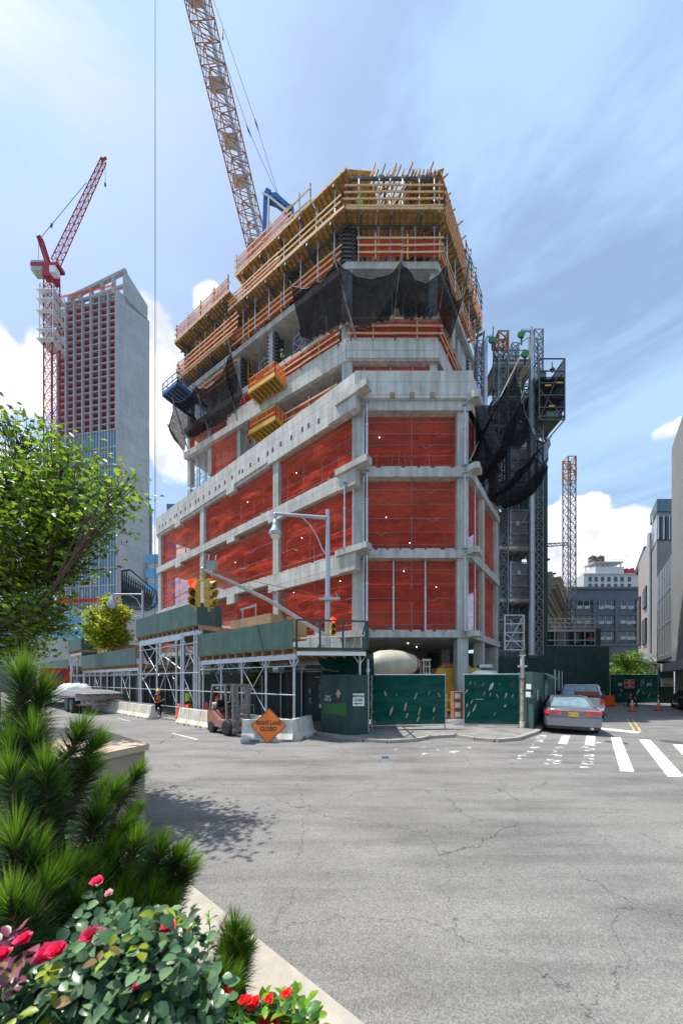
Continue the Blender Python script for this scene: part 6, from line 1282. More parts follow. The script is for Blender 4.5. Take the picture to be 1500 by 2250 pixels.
o = MB(); o.hexa([V((-.84, -.07, .34)), V((.84, -.07, .34)), V((.9, .25, .34)), V((-.9, .25, .34))], [V((-.86, -.05, .66)), V((.86, -.05, .66)), V((.92, .25, .66)), V((-.92, .25, .66))]); o.build('bumper', 'cargrey', car)
o = MB(); o.hexa([V((-.80, -.05, .22)), V((.80, -.05, .22)), V((.86, .25, .2)), V((-.86, .25, .2))], [V((-.82, -.065, .34)), V((.82, -.065, .34)), V((.88, .25, .34)), V((-.88, .25, .34))]); o.build('bumper_skirt', 'dplas', car)
pl = MB().box(V((0, -.03, .80)), (.32, .02, .16)).build('licence_plate', 'plate', car); text('plate_number', 'EJV 5191', V((0, -.04, .80)), X, Z, .085, 'ink', pl, .003)
MB().lathe([(.05, 0), (.05, .09), (.042, .09), (.042, 0)], V((.56, -.1, .28)), V((0, 1, 0)), 12).build('exhaust', 'chrome', car)
o = MB(); o.bar(V((-.06, -.0, 1.0)), V((-.04, .0, 1.06)), .02); o.bar(V((.06, -.0, 1.0)), V((.04, .0, 1.06)), .02); o.bar(V((-.05, -.0, 1.03)), V((.05, -.0, 1.03)), .02); o.build('emblem', 'chrome', car)
MB().box(V((0, .8, .45)), (1.5, 1.2, .3)).build('underbody', 'blk', car)
car.scale = (1.11, 1.07, 1.07); park(car, XY(1259, 13.5).x, 13.5, aR*.75)
# silver pickup
pk_ = thing('parked_pickup', 'silver pickup truck with a red toolbox in its bed in front of the sedan', 'pickup truck')
st = [(0, .93, .55, .95, 1.10), (.05, .97, .50, 1.0, 1.14), (2.0, .98, .45, 1.05, 1.16), (3.9, .98, .45, 1.05, 1.16), (4.9, .96, .45, 1.0, 1.12), (5.45, .88, .5, .9, 1.0), (5.55, .8, .55, .8, .9)]
body = loft(st[1:], bring); body.build('body', 'carsilver', pk_)
o = MB(); o.box(V((0, .02, .88)), (1.5, .05, .52)); o.build('tailgate', 'carsilver', pk_); o = MB()
for s_ in (-1, 1): o.box(V((s_*.93, 1.0, 1.14)), (.1, 2.1, .12))
o.box(V((0, .03, 1.16)), (1.8, .08, .05)); o.build('bed_rail', 'dplas', pk_); MB().box(V((0, 1.0, 1.175)), (1.7, 1.9, .02)).build('bed_liner', 'blkp', pk_)
cabin(pk_, 2.0, 2.25, 3.3, 4.15, .90, .74, 1.15, 1.76, 'carsilver', zb2=1.12)
for s_ in (-1, 1): MB().box(V((s_*.87, .02, .95)), (.16, .08, .34)).build('tail_light', 'tail', pk_); MB().box(V((s_*1.1, 3.7, 1.25)), (.16, .1, .22)).build('mirror', 'blkp', pk_)
o = MB(); o.box(V((0, -.08, .55)), (1.85, .16, .16)); o.build('bumper', 'chrome', pk_)
for x in (-.84, .84):
    for y in (1.1, 4.5): wheel(pk_, x, y, .38, .26)
MB().box(V((0, 1.8, 1.84)), (.3, .03, .05)).build('brake_light', 'tail', pk_) if False else None
pk_.scale = (1.14, 1.1, 1.13); park(pk_, XY(1276, 19.0).x, 19.0, aR*.95)
tbx = thing('toolbox', 'red toolbox riding in the bed of the silver pickup', 'toolbox'); MB().box(V((0, 0, .12)), (1.15, .5, .24)).build('box', mat('toolbox_red', (.32, .06, .04), .6), tbx); MB().box(V((0, 0, .25)), (1.17, .52, .03)).build('lid', mat('toolbox_lid', (.42, .12, .08), .6), tbx)
park(tbx, pk_.location.x+.75, pk_.location.y+.55, aR*.8); tbx.location.z = 1.36
# pale SUV in front of the pickup
sv = thing('parked_car', 'pale SUV mostly hidden ahead of the silver pickup', 'car'); st = [(0, .85, .4, 1.0, 1.12), (.1, .92, .3, 1.05, 1.18), (3.3, .94, .3, 1.05, 1.15), (4.4, .88, .35, .9, 1.0), (4.7, .75, .4, .8, .85)]
loft(st, bring).build('body', 'carwhite', sv); cabin(sv, .1, .5, 2.8, 3.6, .85, .66, 1.15, 1.72, 'carwhite'); o = MB(); [o.bar(V((s_*.6, .8, 1.8)), V((s_*.6, 2.6, 1.8)), .04) for s_ in (-1, 1)]; o.build('roof_rail', 'chrome', sv)
for x in (-.82, .82):
    for y in (.9, 3.7): wheel(sv, x, y, .35)
for s_ in (-1, 1): MB().box(V((s_*.8, .0, 1.0)), (.16, .1, .3)).build('tail_light', 'tail', sv)
park(sv, XY(1266, 25.5).x, 25.2, aR)
# black car on the right
bc = thing('parked_car', 'shiny black hatchback cut off by the right edge of the picture', 'car'); st = [(0, .78, .4, .9, 1.0), (.08, .86, .3, .95, 1.05), (.8, .9, .22, .95, 1.02), (2.6, .9, .22, .92, .98), (3.5, .88, .22, .85, .92), (4.1, .82, .25, .70, .78), (4.35, .62, .3, .55, .62)]
loft(st, bring).build('body', 'carblack', bc); cabin(bc, .3, .95, 2.2, 3.1, .76, .58, 1.0, 1.46, 'carblack', zb2=.92)
for x in (-.78, .78):
    for y in (.85, 3.45): wheel(bc, x, y, .33)
for s_ in (-1, 1): o = MB(); o.ball(V((s_*.98, 2.5, 1.04)), .1, 8, sz=.7); o.build('mirror', 'carblack', bc); MB().hexa([V((s_*.5, 4.22, .6)), V((s_*.8, 4.02, .6)), V((s_*.84, 3.9, .6)), V((s_*.5, 4.1, .6))], [V((s_*.5, 4.17, .72)), V((s_*.76, 4.0, .74)), V((s_*.8, 3.9, .74)), V((s_*.5, 4.1, .72))]).build('headlight', 'carwhite', bc)
park(bc, 26.4, 23.75, aR)
# ---- forklift
fk = thing('forklift', 'dusty orange forklift parked beside the barriers under the shed', 'forklift'); M['fko'] = mat('faded_forklift_orange', (.36, .16, .12), .7, var=.2, scale=6); M['dust'] = mat('dusty_steel', (.24, .22, .205), .8, .2, var=.3, scale=6)
o = MB(); o.extr([V((-.5, -1.2, .3)), V((-.5, -1.2, .95)), V((-.5, -.75, 1.0)), V((-.5, -.3, .6)), V((-.5, .5, .62)), V((-.5, .55, .3))], V((1.0, 0, 0))); o.build('body', 'fko', fk)
o = MB(); o.box(V((0, -.55, 1.02)), (.5, .5, .12)); o.box(V((0, -.82, 1.22)), (.48, .12, .4)); o.build('seat', 'blkp', fk)
o = MB()
for s_ in (-1, 1): o.bar(V((s_*.48, -1.0, .9)), V((s_*.46, -.8, 2.08)), .07); o.bar(V((s_*.48, .42, .6)), V((s_*.46, .25, 2.08)), .07); o.bar(V((s_*.46, -.85, 2.08)), V((s_*.46, .3, 2.08)), .07)
for i in range(7): y = -.85+i*.19; o.bar(V((-.46, y, 2.1)), V((.46, y, 2.1)), .05)
o.build('overhead_guard', 'dust', fk); o = MB()
for s_ in (-1, 1): o.bar(V((s_*.36, .72, .08)), V((s_*.36, .72, 2.12)), .07, .13); o.bar(V((s_*.25, .78, .08)), V((s_*.25, .78, 2.05)), .05, .10); o.tube(V((s_*.14, .72, .2)), V((s_*.14, .72, 1.5)), .035)
for z in (.25, 1.1, 2.08): o.bar(V((-.42, .72, z)), V((.42, .72, z)), .1, .1)
o.build('mast', 'dust', fk); o = MB()
for z in (.25, .62): o.bar(V((-.5, .88, z)), V((.5, .88, z)), .06, .12)
for x in (-.5, -.17, .17, .5): o.bar(V((x, .88, .6)), V((x, .88, 1.25)), .03)
o.bar(V((-.5, .88, 1.25)), V((.5, .88, 1.25)), .03); o.build('carriage', 'dust', fk)
for s_ in (-1, 1): MB().hexa([V((s_*.3-.06, .9, .06)), V((s_*.3+.06, .9, .06)), V((s_*.3+.05, 1.95, .05)), V((s_*.3-.05, 1.95, .05))], [V((s_*.3-.06, .9, .12)), V((s_*.3+.06, .9, .12)), V((s_*.3+.05, 1.95, .07)), V((s_*.3-.05, 1.95, .07))]).build('fork', 'dust', fk)
for x, y, r in ((-.46, .42, .33), (.46, .42, .33), (-.42, -.85, .26), (.42, -.85, .26)): wheel(fk, x, y, r, .22, 'dust')
o = MB(); o.tube(V((0, -.05, .7)), V((0, -.2, 1.25)), .03); o.lathe([(.15, 0), (.17, .02), (.15, .04)], V((0, -.22, 1.25)), V((0, -.5, 1)), 12); o.build('steering_wheel', 'blkp', fk)
o = MB(); o.lathe([(.15, -.4), (.17, -.3), (.17, .3), (.15, .4)], V((0, -1.02, 1.15)), X, 12); o.build('gas_bottle', 'fwhite', fk)
fk.location = (-4.75, 13.9, 0); fk.rotation_euler = (0, 0, math.radians(-130))
# ---- red tractor with flatbed trailer
tl = thing('flatbed_truck', 'red semi truck with a flatbed trailer along the left street', 'truck'); o = MB()
o.box(V((0, 6.2, 1.32)), (2.5, 12.4, .12)); o.build('trailer_deck', 'timber', tl); o = MB(); o.box(V((0, 0, 1.12)), (2.5, .1, .42)); o.box(V((0, -.02, .62)), (2.2, .08, .12)); [o.bar(V((x, 0, 1.0)), V((x, 0, .6)), .1) for x in (-.9, .9)]; [o.bar(V((s_*1.25, 0, 1.27)), V((s_*1.25, 12.4, 1.27)), .06, .2) for s_ in (-1, 1)]; [o.bar(V((s_*.5, .2, 1.0)), V((s_*.5, 12, 1.0)), .15, .4) for s_ in (-1, 1)]; o.build('trailer_frame', 'fwhite', tl)
o = MB(); 
for i in range(5): o.box(V((-1.1+i*.55, -.055, 1.22)), (.27, .01, .06)); o.box(V((-1.1+i*.55, -.065, .64)), (.27, .01, .07))
for s_ in (-1, 1): [o.box(V((s_*1.285, .4+i*.9, 1.28)), (.01, .4, .06)) for i in range(12)]
o.build('reflector_tape', 'tail', tl)
for y in (1.2, 2.45, 10.5, 13.0):
    for x in (-1.0, 1.0): wheel(tl, x, y, .5, .5, 'fwhite')
o = MB(); o.hexa([V((x, y, .9)) for x, y in ((-1.1, 12.9), (1.1, 12.9), (1.1, 15.2), (-1.1, 15.2))], [V((x, y, 3.45)) for x, y in ((-1.05, 13.0), (1.05, 13.0), (1.0, 14.6), (-1.0, 14.6))]); o.hexa([V((x, y, .9)) for x, y in ((-1.0, 15.2), (1.0, 15.2), (.9, 17.0), (-.9, 17.0))], [V((x, y, 2.0)) for x, y in ((-1.0, 15.2), (1.0, 15.2), (.85, 16.9), (-.85, 16.9))]); o.build('cab', 'truckred', tl)
o = MB(); o.box(V((0, 12.89, 2.6)), (1.2, .03, .6)); [o.box(V((s_*1.09, 14.2, 2.5)), (.03, .9, .7)) for s_ in (-1, 1)]; o.build('cab_window', 'cglass', tl); o = MB(); [o.tube(V((s_*1.15, 12.8, 1.0)), V((s_*1.15, 12.8, 3.7)), .07) for s_ in (-1, 1)]; o.build('exhaust_stack', 'chrome', tl)
o = MB(); o.tube(V((1.0, .1, 1.1)), V((1.0, .1, .65)), .12, n=8); o.build('bollard_post', 'yel', tl) if False else None
tl.location = (-17.2, 22.6, 0); tl.rotation_euler = (0, 0, math.atan2(.7847, .6199))
for i, (y, lab, m_, s_) in enumerate(((2.5, 'long grey tarped load lying flat on the trailer', 'tarpg', (1.15, 4.0, .22)), (6.2, 'white wrapped bundle strapped on the flatbed behind the red cab', 'tarpw', (.95, 1.5, .62)))):
    if m_ == 'tarpg': M[m_] = mat('grey_tarp_net', (.16, .165, .17), .8, var=.5, scale=8)
    else: M[m_] = mat('white_tarp', (.5, .52, .54), .6, var=.2, scale=5)
    o = MB(); 
    def fn(u, v, s_=s_):
        x = (u*2-1); yy = (v*2-1); h = (max(0, (1-x**4))*max(0, (1-yy**4)))**.5; n_ = noise.noise(V((x*3, yy*4, i*5)))*.25+noise.noise(V((x*8, yy*9, i*5)))*.12
        return V((x*s_[0], yy*s_[1], 1.39+s_[2]*h*(1+n_)))
    o.grid(fn, 24, 24); ob = o.build('wrapped_load', m_); tag(ob, lab, 'load'); ob.location = tl.location; ob.rotation_euler = tl.rotation_euler
    ob.location = tl.location+Matrix.Rotation(tl.rotation_euler.z, 3, 'Z') @ V((0, y, 0))
# ---- concrete mixer inside the ground floor
mx = thing('concrete_mixer', 'cream drum of a concrete mixer truck standing inside the ground floor', 'mixer truck', (2.6, 19, 0)); M['cream'] = mat('cream_drum', (.50, .45, .34), .5, var=.1, scale=1.5, streak=.1)
ax0 = P(800, 1462, 18.5); ax1 = P(920, 1459, 18.9); dxa = (ax1-ax0); MB().lathe([(.30, 0), (.55, .15), (.83, .9), (.86, 1.6), (.78, 2.3), (.55, 2.9), (.36, 3.15), (.34, 3.2)], ax0, dxa, 24).build('drum', 'cream', mx)
MB().lathe([(.42, 3.0), (.46, 3.02), (.46, 3.1), (.40, 3.12)], ax0, dxa, 24).build('drum_ring', 'redst', mx); o = MB(); c = P(932, 1470, 18.9)
for dx in (-.15, .25): o.bar(V((c.x+dx, c.y-.3, .9)), V((c.x+dx*.8, c.y-.3, 3.55)), .07); o.bar(V((c.x+dx, c.y+.4, .9)), V((c.x+dx*.8, c.y+.4, 3.5)), .07)
for z in (1.9, 2.3, 2.7, 3.1, 3.5): o.bar(V((c.x-.17, c.y-.3, z)), V((c.x+.3, c.y-.3, z)), .06)
o.box(V((c.x, c.y, 3.45)), (.5, .8, .06)); o.build('hopper_frame', 'cream', mx); o = MB(); o.box(V((2.8, 18.7, .85)), (5.5, 1.1, .3)); o.build('chassis', 'blkp', mx); o = MB(); o.box(V((5.3, 18.5, 1.5)), (.5, .5, .8)); o.build('rear_box', 'cream', mx)
for x in (1.4, 2.7, 4.0): o = MB(); o.lathe([(.3, -.2), (.5, -.2), (.52, .2), (.3, .2)], V((x, 18.1, .6)), V((0, 1, 0)), 20); o.build('wheel', 'blk', mx)
ym = thing('yellow_machine', 'yellow concrete pump machine in the shade behind the mixer', 'machine', (7, 21, 0)); o = MB(); o.hexa([V((x, y, 1.9)) for x, y in ((5.9, 21), (9.6, 21), (9.6, 22.5), (5.9, 22.5))], [V((x, y, 3.1)) for x, y in ((6.3, 21), (9.1, 21), (9.1, 22.5), (6.3, 22.5))]); o.box(V((6.9, 21.5, 1.2)), (.9, 1.5, 1.6)); o.build('body', 'yel', ym); o = MB(); o.box(V((6.6, 20.98, 1.1)), (.7, .04, 1.0)); o.build('opening_shade', 'blkp', ym); MB().hexa([V((x, y, 3.12)) for x, y in ((6.4, 21), (8.6, 21), (8.4, 22), (6.5, 22))], [V((x, y, 3.4)) for x, y in ((6.7, 21.1), (8.3, 21.1), (8.2, 22), (6.8, 22))]).build('cover', 'amber', ym); MB().tube(P(1050, 1466, 21.5), P(1078, 1466, 21.5), .22, n=14).build('pipe', 'steel', ym)  # the opening is a black plate, its inner shade put into colour
for x, y in ((6.6, 22), (9, 22)): o = MB(); o.lathe([(.25, -.2), (.45, -.2), (.45, .2), (.25, .2)], V((x, y, .58)), V((0, 1, 0)), 16); o.build('wheel', 'blk', ym)

# ---------------------------------------------------------------- traffic cones
M['cone'] = mat('cone_orange', (.85, .12, .03), .5); M['refl'] = mat('cone_reflective_band', (.70, .72, .70), .4)
cproto = None
def cone(label, x, y, s_=1.):
    t = thing('traffic_cone', label, 'traffic cone', (x, y, 0), 'orange traffic cones'); b_ = V((x, y, 0)); MB().box(b_+Z*.02, (.40*s_, .40*s_, .04), V((1, .2, 0))).build('base', 'blk', t)
    MB().lathe([(.16*s_, .04), (.035*s_, .88*s_), (.001, .885*s_)], b_, n=18).build('body', 'cone', t); r_ = lambda z: (.16-.125*(z-.04)/.84+.003)
    MB().lathe([(r_(.68)*s_, .68*s_), (r_(.82)*s_, .82*s_)], b_, n=18).build('reflective_band', 'refl', t); MB().lathe([(r_(.50)*s_, .50*s_), (r_(.60)*s_, .60*s_)], b_, n=18).build('reflective_band', 'refl', t); return t
for px, py, lab, s_ in ((1388, 1563, 'orange cone in front of the seated man', .98), (1446, 1562, 'orange cone between the far gate and the black car', .98), (1321, 1571, 'orange cone beside the rear wheel of the silver pickup', 1.0)): q = G(px, py); cone(lab, q.x, q.y, s_)
# ---------------------------------------------------------------- people
M['skin'] = mat('skin', (.30, .16, .10), .6, var=.05); M['skin2'] = mat('light_skin', (.42, .26, .19), .6, var=.05); M['cloth_d'] = mat('dark_clothing', (.015, .016, .02), .9); M['denim'] = mat('dark_denim', (.03, .04, .07), .9); M['vest_o'] = mat('orange_vest', (.85, .13, .02), .7, var=.1); M['vest_y'] = mat('yellow_green_vest', (.55, .85, .05), .7, var=.1); M['hat_y'] = mat('yellow_hard_hat', (.80, .60, .03), .35); M['hat_w'] = mat('white_hard_hat', (.75, .75, .75), .35); M['shirt_y'] = mat('lime_shirt', (.45, .65, .05), .8); M['hair'] = mat('dark_hair', (.01, .008, .007), .8); M['mask'] = mat('blue_face_mask', (.25, .45, .6), .7); M['khaki'] = mat('khaki', (.35, .30, .24), .9)
def person(label, J, zones, vest=None, hat=None, hair=True, skin='skin', mask=False, ang=0, loc=(0, 0, 0), cat='person', group=None):
    """J: joint dict in local metres (x right, y forward); zones: (shirt, trousers, long sleeves)"""
    t = thing('person', label, cat, (0, 0, 0), group); j = {k_: V(v_) for k_, v_ in J.items()}
    vs = []; rd = []; es = []; zn = []
    def nv(p, r, z): vs.append(V(p)); rd.append(r); zn.append(z); return len(vs)-1
    def chain(i0, pts):
        for p, r, z in pts: i = nv(p, r, z); es.append((i0, i)); i0 = i
        return i0
    pel = nv(j['pelvis'], (.155, .115), 1); wa = chain(pel, [(j['pelvis'].lerp(j['chest'], .45), (.14, .105), 0), (j['chest'], (.175, .125), 0)])
    nk = chain(wa, [(j['neck'], (.06, .06), 2), (j['neck'].lerp(j['head'], .6), (.058, .062), 2), (j['head'], (.075, .092), 2), (j['head']+(j['head']-j['neck']).normalized()*.10, (.07, .085), 2)])
    for s_ in ('l', 'r'):
        sh_, el_, ha = j['sho_'+s_], j['elb_'+s_], j['hand_'+s_]; zs = 0 if zones[2] else 2
        i = chain(wa, [(sh_, (.062, .062), 0), (sh_.lerp(el_, .5), (.05, .05), 0), (el_, (.042, .042), zs), (el_.lerp(ha, .8), (.03, .03), zs), (ha, (.036, .022), 2)])
        hd_ = (ha-el_).normalized(); side = hd_.cross(V((0, 1, 0))); side = side.normalized() if side.length > .1 else X
        for k_ in range(4): chain(i, [(ha+hd_*.06+side*(k_-1.5)*.022, (.011, .011), 2), (ha+hd_*(.115-.008*abs(k_-1))+side*(k_-1.5)*.024+V((0, .02, 0)), (.008, .008), 2)])
        chain(i, [(ha+hd_*.02+side*.05+V((0, .02, 0)), (.011, .011), 2), (ha+hd_*.055+side*.06+V((0, .03, 0)), (.009, .009), 2)])
        hp_, kn, an = j['hip_'+s_], j['knee_'+s_], j['ankle_'+s_]; fd = V((0, .16, -.05)) if 'toe' not in j else V(j['toe'])
        chain(pel, [(hp_, (.095, .095), 1), (hp_.lerp(kn, .5), (.082, .085), 1), (kn, (.06, .062), 1), (kn.lerp(an, .35), (.056, .06), 1), (an, (.042, .045), 1), (an+V((0, .02, -.05)), (.045, .04), 3), (an+fd, (.042, .03), 3)])
    me = bpy.data.meshes.new('body'); me.from_pydata(vs, es, []); ob = bpy.data.objects.new('tmp', me); COL.objects.link(ob); sk = ob.modifiers.new('s', 'SKIN'); sk.use_smooth_shade = True
    for i, r in enumerate(rd): d_ = me.skin_vertices[0].data[i]; d_.radius = r; d_.use_root = i == 0
    ss = ob.modifiers.new('u', 'SUBSURF'); ss.levels = 1; ss.render_levels = 1
    dg = bpy.context.evaluated_depsgraph_get(); m2 = bpy.data.meshes.new_from_object(ob.evaluated_get(dg)); bpy.data.objects.remove(ob); m2.name = 'body'
    m2.materials.clear()
    for q in (zones[0], zones[1], skin, 'blkp'): m2.materials.append(M[q])
    segs = [(vs[a], vs[b], zn[b]) for a, b in es]
    def near(p):
        best = 9; z = 0
        for a, b, zz_ in segs:
            ab = b-a; u = max(0, min(1, (p-a).dot(ab)/max(1e-9, ab.length_squared))); d_ = (p-a-ab*u).length
            if d_ < best: best = d_; z = zz_
        return z
    for p in m2.polygons: p.material_index = near(p.center); p.use_smooth = True
    bo_ = bpy.data.objects.new('body', m2); COL.objects.link(bo_); bo_.parent = t
    H_ = j['head']+(j['head']-j['neck']).normalized()*.05; fw = V(J.get('look', (0, 1, 0))).normalized(); sd_ = fw.cross(Z).normalized()
    o = MB(); o.ball(H_+fw*.10-Z*.02, .018, 6); o.ball(H_+sd_*.085-Z*.02, .022, 6); o.ball(H_-sd_*.085-Z*.02, .022, 6); o.build('nose_and_ears', skin, t)
    o = MB(); [o.ball(H_+fw*.083+sd_*s_*.03+Z*.015, .011, 6) for s_ in (-1, 1)]; o.build('eye', 'ink', t)
    if mask: o = MB(); o.ball(H_+fw*.065-Z*.055, .05, 8); o.build('face_mask', 'mask', t)
    if hair and not hat: o = MB(); o.lathe([(.088, .0), (.094, .04), (.08, .09), (.04, .125), (.001, .135)], H_-fw*.012, n=14); o.build('hair', 'hair', t)
    if hat: o = MB(); o.lathe([(.13, .045), (.115, .05), (.112, .10), (.085, .15), (.04, .172), (.001, .176)], H_, n=16); o.box(H_+fw*.13+Z*.047, (.14, .08, .012), sd_); o.build('hard_hat', hat, t)
    if vest:
        c0 = j['pelvis'].lerp(j['chest'], .05); c1 = j['chest']+(j['neck']-j['chest'])*.62; ax = (c1-c0); pr = [(.185, 0), (.182, .3), (.195, .65), (.19, .85), (.11, 1.0)]
        o = MB(); n_ = 18; rings = []
        for r, h in pr:
            c = c0+ax*h; rings += [c+X*r*math.cos(2*math.pi*i/n_)+V((0, 1, 0))*r*.78*math.sin(2*math.pi*i/n_) for i in range(n_)]
        o.add(rings, [(q*n_+i, q*n_+(i+1) % n_, (q+1)*n_+(i+1) % n_, (q+1)*n_+i) for q in range(len(pr)-1) for i in range(n_)], 0, True); vo_ = o.build('vest', vest, t)
        o = MB()
        for h in (.28,): c = c0+ax*h; rr = [c+dz*Z+X*.190*math.cos(2*math.pi*i/n_)+V((0, 1, 0))*.150*math.sin(2*math.pi*i/n_) for dz in (-.025, .025) for i in range(n_)]; o.add(rr, [(i, (i+1) % n_, n_+(i+1) % n_, n_+i) for i in range(n_)], 0, True)
        o.build('reflective_stripe', 'refl', vo_)
    t.location = V(loc); t.rotation_euler = (0, 0, ang); return t
def pose(h=1.75, **k):
    s_ = h/1.75; d = dict(pelvis=(0, 0, .96), chest=(0, .01, 1.32), neck=(0, .01, 1.48), head=(0, .03, 1.60), sho_l=(-.19, 0, 1.40), sho_r=(.19, 0, 1.40), elb_l=(-.25, -.02, 1.12), elb_r=(.25, -.02, 1.12), hand_l=(-.24, .08, .88), hand_r=(.24, .08, .88), hip_l=(-.10, 0, .90), hip_r=(.10, 0, .90), knee_l=(-.11, .03, .50), knee_r=(.11, .03, .50), ankle_l=(-.12, 0, .09), ankle_r=(.12, 0, .09))
    d.update(k); return {a: tuple(q*s_ for q in b) if a not in ('look',) else b for a, b in d.items()}
q = G(346, 1579); person('worker in yellow hard hat, orange vest and blue face mask walking by the raised shed', pose(1.72, hand_l=(-.16, .26, 1.14), elb_l=(-.24, .03, 1.12), hand_r=(.10, .26, 1.1), knee_l=(-.1, .16, .52), ankle_l=(-.1, .10, .09), ankle_r=(.1, -.22, .10), knee_r=(.1, -.02, .50)), ('cloth_d', 'cloth_d', True), 'vest_o', 'hat_y', skin='skin2', mask=True, ang=math.radians(-95), loc=(q.x, q.y, 0))
person('worker in a white hard hat and yellow vest standing behind the orange plastic barrier', pose(1.78), ('vest_y', 'cloth_d', False), 'vest_y', 'hat_w', ang=math.radians(170), loc=(XY(412, 20).x, 20, .0))
person('worker in an orange vest and white hard hat busy between the shed posts', pose(1.74, hand_l=(-.1, .4, 1.2), hand_r=(.1, .4, 1.15), elb_l=(-.24, .15, 1.12), elb_r=(.24, .15, 1.1)), ('cloth_d', 'cloth_d', True), 'vest_o', 'hat_w', ang=math.radians(60), loc=(XY(480, 17.6).x, 17.6, .13))
sitp = pose(1.75, pelvis=(0, -.05, .50), chest=(0, .08, .86), neck=(0, .12, 1.02), head=(0, .18, 1.13), sho_l=(-.2, .1, .95), sho_r=(.2, .1, .95), elb_l=(-.26, .30, .72), hand_l=(-.08, .50, .60), elb_r=(.25, .36, .68), hand_r=(.05, .26, 1.02), hip_l=(-.12, 0, .47), hip_r=(.12, 0, .47), knee_l=(-.24, .42, .50), knee_r=(.22, .42, .50), ankle_l=(-.24, .38, .09), ankle_r=(.20, .44, .09), look=(0, 1, -.1))
q = G(1382, 1554); person('man in dark clothes sitting with his hand to his chin before the far green gate', sitp, ('cloth_d', 'cloth_d', False), ang=math.radians(180), loc=(q.x, q.y, 0))
o = MB(); o.box(V((q.x, q.y+.12, .42)), (.45, .42, .04)); [o.bar(V((q.x+a_*.19, q.y+.12+b_*.18, 0)), V((q.x+a_*.19, q.y+.12+b_*.18, .42)), .035) for a_ in (-1, 1) for b_ in (-1, 1)]; tag(o.build('stool', 'gsteel'), 'small dark stool under the seated man', 'stool')
q = P(1141, 0, 29.3); person('worker in a bright yellow vest standing on an upper hoist landing', pose(1.75), ('vest_y', 'denim', False), 'vest_y', 'hat_w', ang=math.radians(175), loc=(q.x, 29.4, P(0, 868, 29).z+.03))
person('worker in a yellow vest crouched under the joists at the top left of the tower', pose(1.8), ('vest_y', 'denim', True), 'vest_y', 'hat_w', ang=math.radians(40), loc=(P(790, 0, 24.8).x, 24.9, 38.35))
person('worker in a yellow vest on the middle tower floor near the formed column', pose(1.75), ('cloth_d', 'denim', True), 'vest_y', 'hat_w', ang=math.radians(100), loc=tuple(TLf(612, 30.6, -.5)))
person('person in red passing the far side of the parked pickup', pose(1.75), ('truckred', 'khaki', True), None, 'hat_w', ang=math.radians(200), loc=(XY(1313, 24.5).x, 24.5, 0))
# ---------------------------------------------------------------- vegetation
def leaf_cloud(name, cen, size, mats, parent, mi=None, up=.5, asp=.5, fold=.25):
    """cen (N,3); each leaf a folded rhombus of 2 triangles pairs"""
    n = len(cen); a = rng.normal(size=(n, 3)); a[:, 2] *= .6; a /= np.linalg.norm(a, axis=1)[:, None]
    nn = rng.normal(size=(n, 3)); nn[:, 2] = np.abs(nn[:, 2])+up; b = np.cross(nn, a); b /= np.linalg.norm(b, axis=1)[:, None]; c = np.cross(a, b); c *= np.sign(c[:, 2:3]+1e-9)
    s = size*(.6+.8*rng.random((n, 1))); V6 = np.stack([cen, cen+a*s*.45+b*s*asp*.5+c*s*fold*.4, cen+a*s, cen+a*s*.45-b*s*asp*.5+c*s*fold*.4], axis=1).reshape(-1, 3)
    return fast_mesh(name, V6, 4, mats, mi, parent, [(0, 1, 2), (0, 2, 3)])
M['lf1'] = leafmat('street_tree_leaf', (.15, .27, .02), (.32, .46, .035), .8, .4, .5); M['lf1d'] = leafmat('street_tree_leaf_dark', (.05, .12, .015), (.12, .23, .025), .8, .4, .4)
M['lf2'] = leafmat('lime_leaf', (.38, .46, .03), (.58, .60, .05), .6, .5, .45); M['lf2d'] = leafmat('lime_leaf_deep', (.18, .26, .02), (.34, .40, .03), .6, .5, .4)
M['lf3'] = leafmat('park_tree_leaf', (.09, .20, .03), (.20, .33, .06), .6, .5, .4)
def crown_pts(blobs, n):
    out = []; tot_ = sum(r[0]*r[1]*r[2] for _, r in blobs)
    for c, r in blobs:
        k = int(n*r[0]*r[1]*r[2]/tot_); p = rng.normal(size=(k, 3)); p /= np.linalg.norm(p, axis=1)[:, None]; p *= (.35+.65*rng.random((k, 1))**.6); out.append(np.array(c)+p*np.array(r))
    return np.concatenate(out)
def tree(name, label, base, trunk_h, r0, clusters, n, size, mats, group=None, per=60, lean=(0, 0), spread=.22):
    t = thing(name, label, 'tree', base, group); base = V(base); o = MB(); top = base+V((lean[0], lean[1], trunk_h)); o.path([base, base.lerp(top, .5)+V((.05, .03, 0)), top], r0, 9, 0, r0*.62)
    tw = []
    for c, r in clusters:
        c = V(c); m_ = top.lerp(c, .5)+V((0, 0, -.12*(c-top).length)); o.path([top-Z*.1, m_, c], r0*.19, 6, 0, r0*.06)
        k = max(5, int(n*.012*r[0]*r[1]*r[2]**.5))
        for i in range(k):
            d = V(rng.normal(size=3)).normalized(); e = c+V((d.x*r[0], d.y*r[1], d.z*r[2]*.9))*(.6+.45*random.random()); st_ = m_.lerp(c, random.uniform(.2, 1)); mid = st_.lerp(e, .5)+V(rng.normal(size=3))*.06*r[0]; o.path([st_, mid, e], r0*.11, 4, 0, .004)
            for f in (.45, .6, .75, .88, 1.0): tw.append(tuple(st_.lerp(mid, f*2) if f < .5 else mid.lerp(e, f*2-1)))
    o.build('trunk', 'bark', t)
    tw = np.array(tw); idx = rng.integers(0, len(tw), n); cen = tw[idx]+rng.normal(size=(n, 3))*spread*np.array([1, 1, .55]); mi = (rng.random(n) < .45).astype(int)
    leaf_cloud('crown', cen, size, mats, t, mi); return t
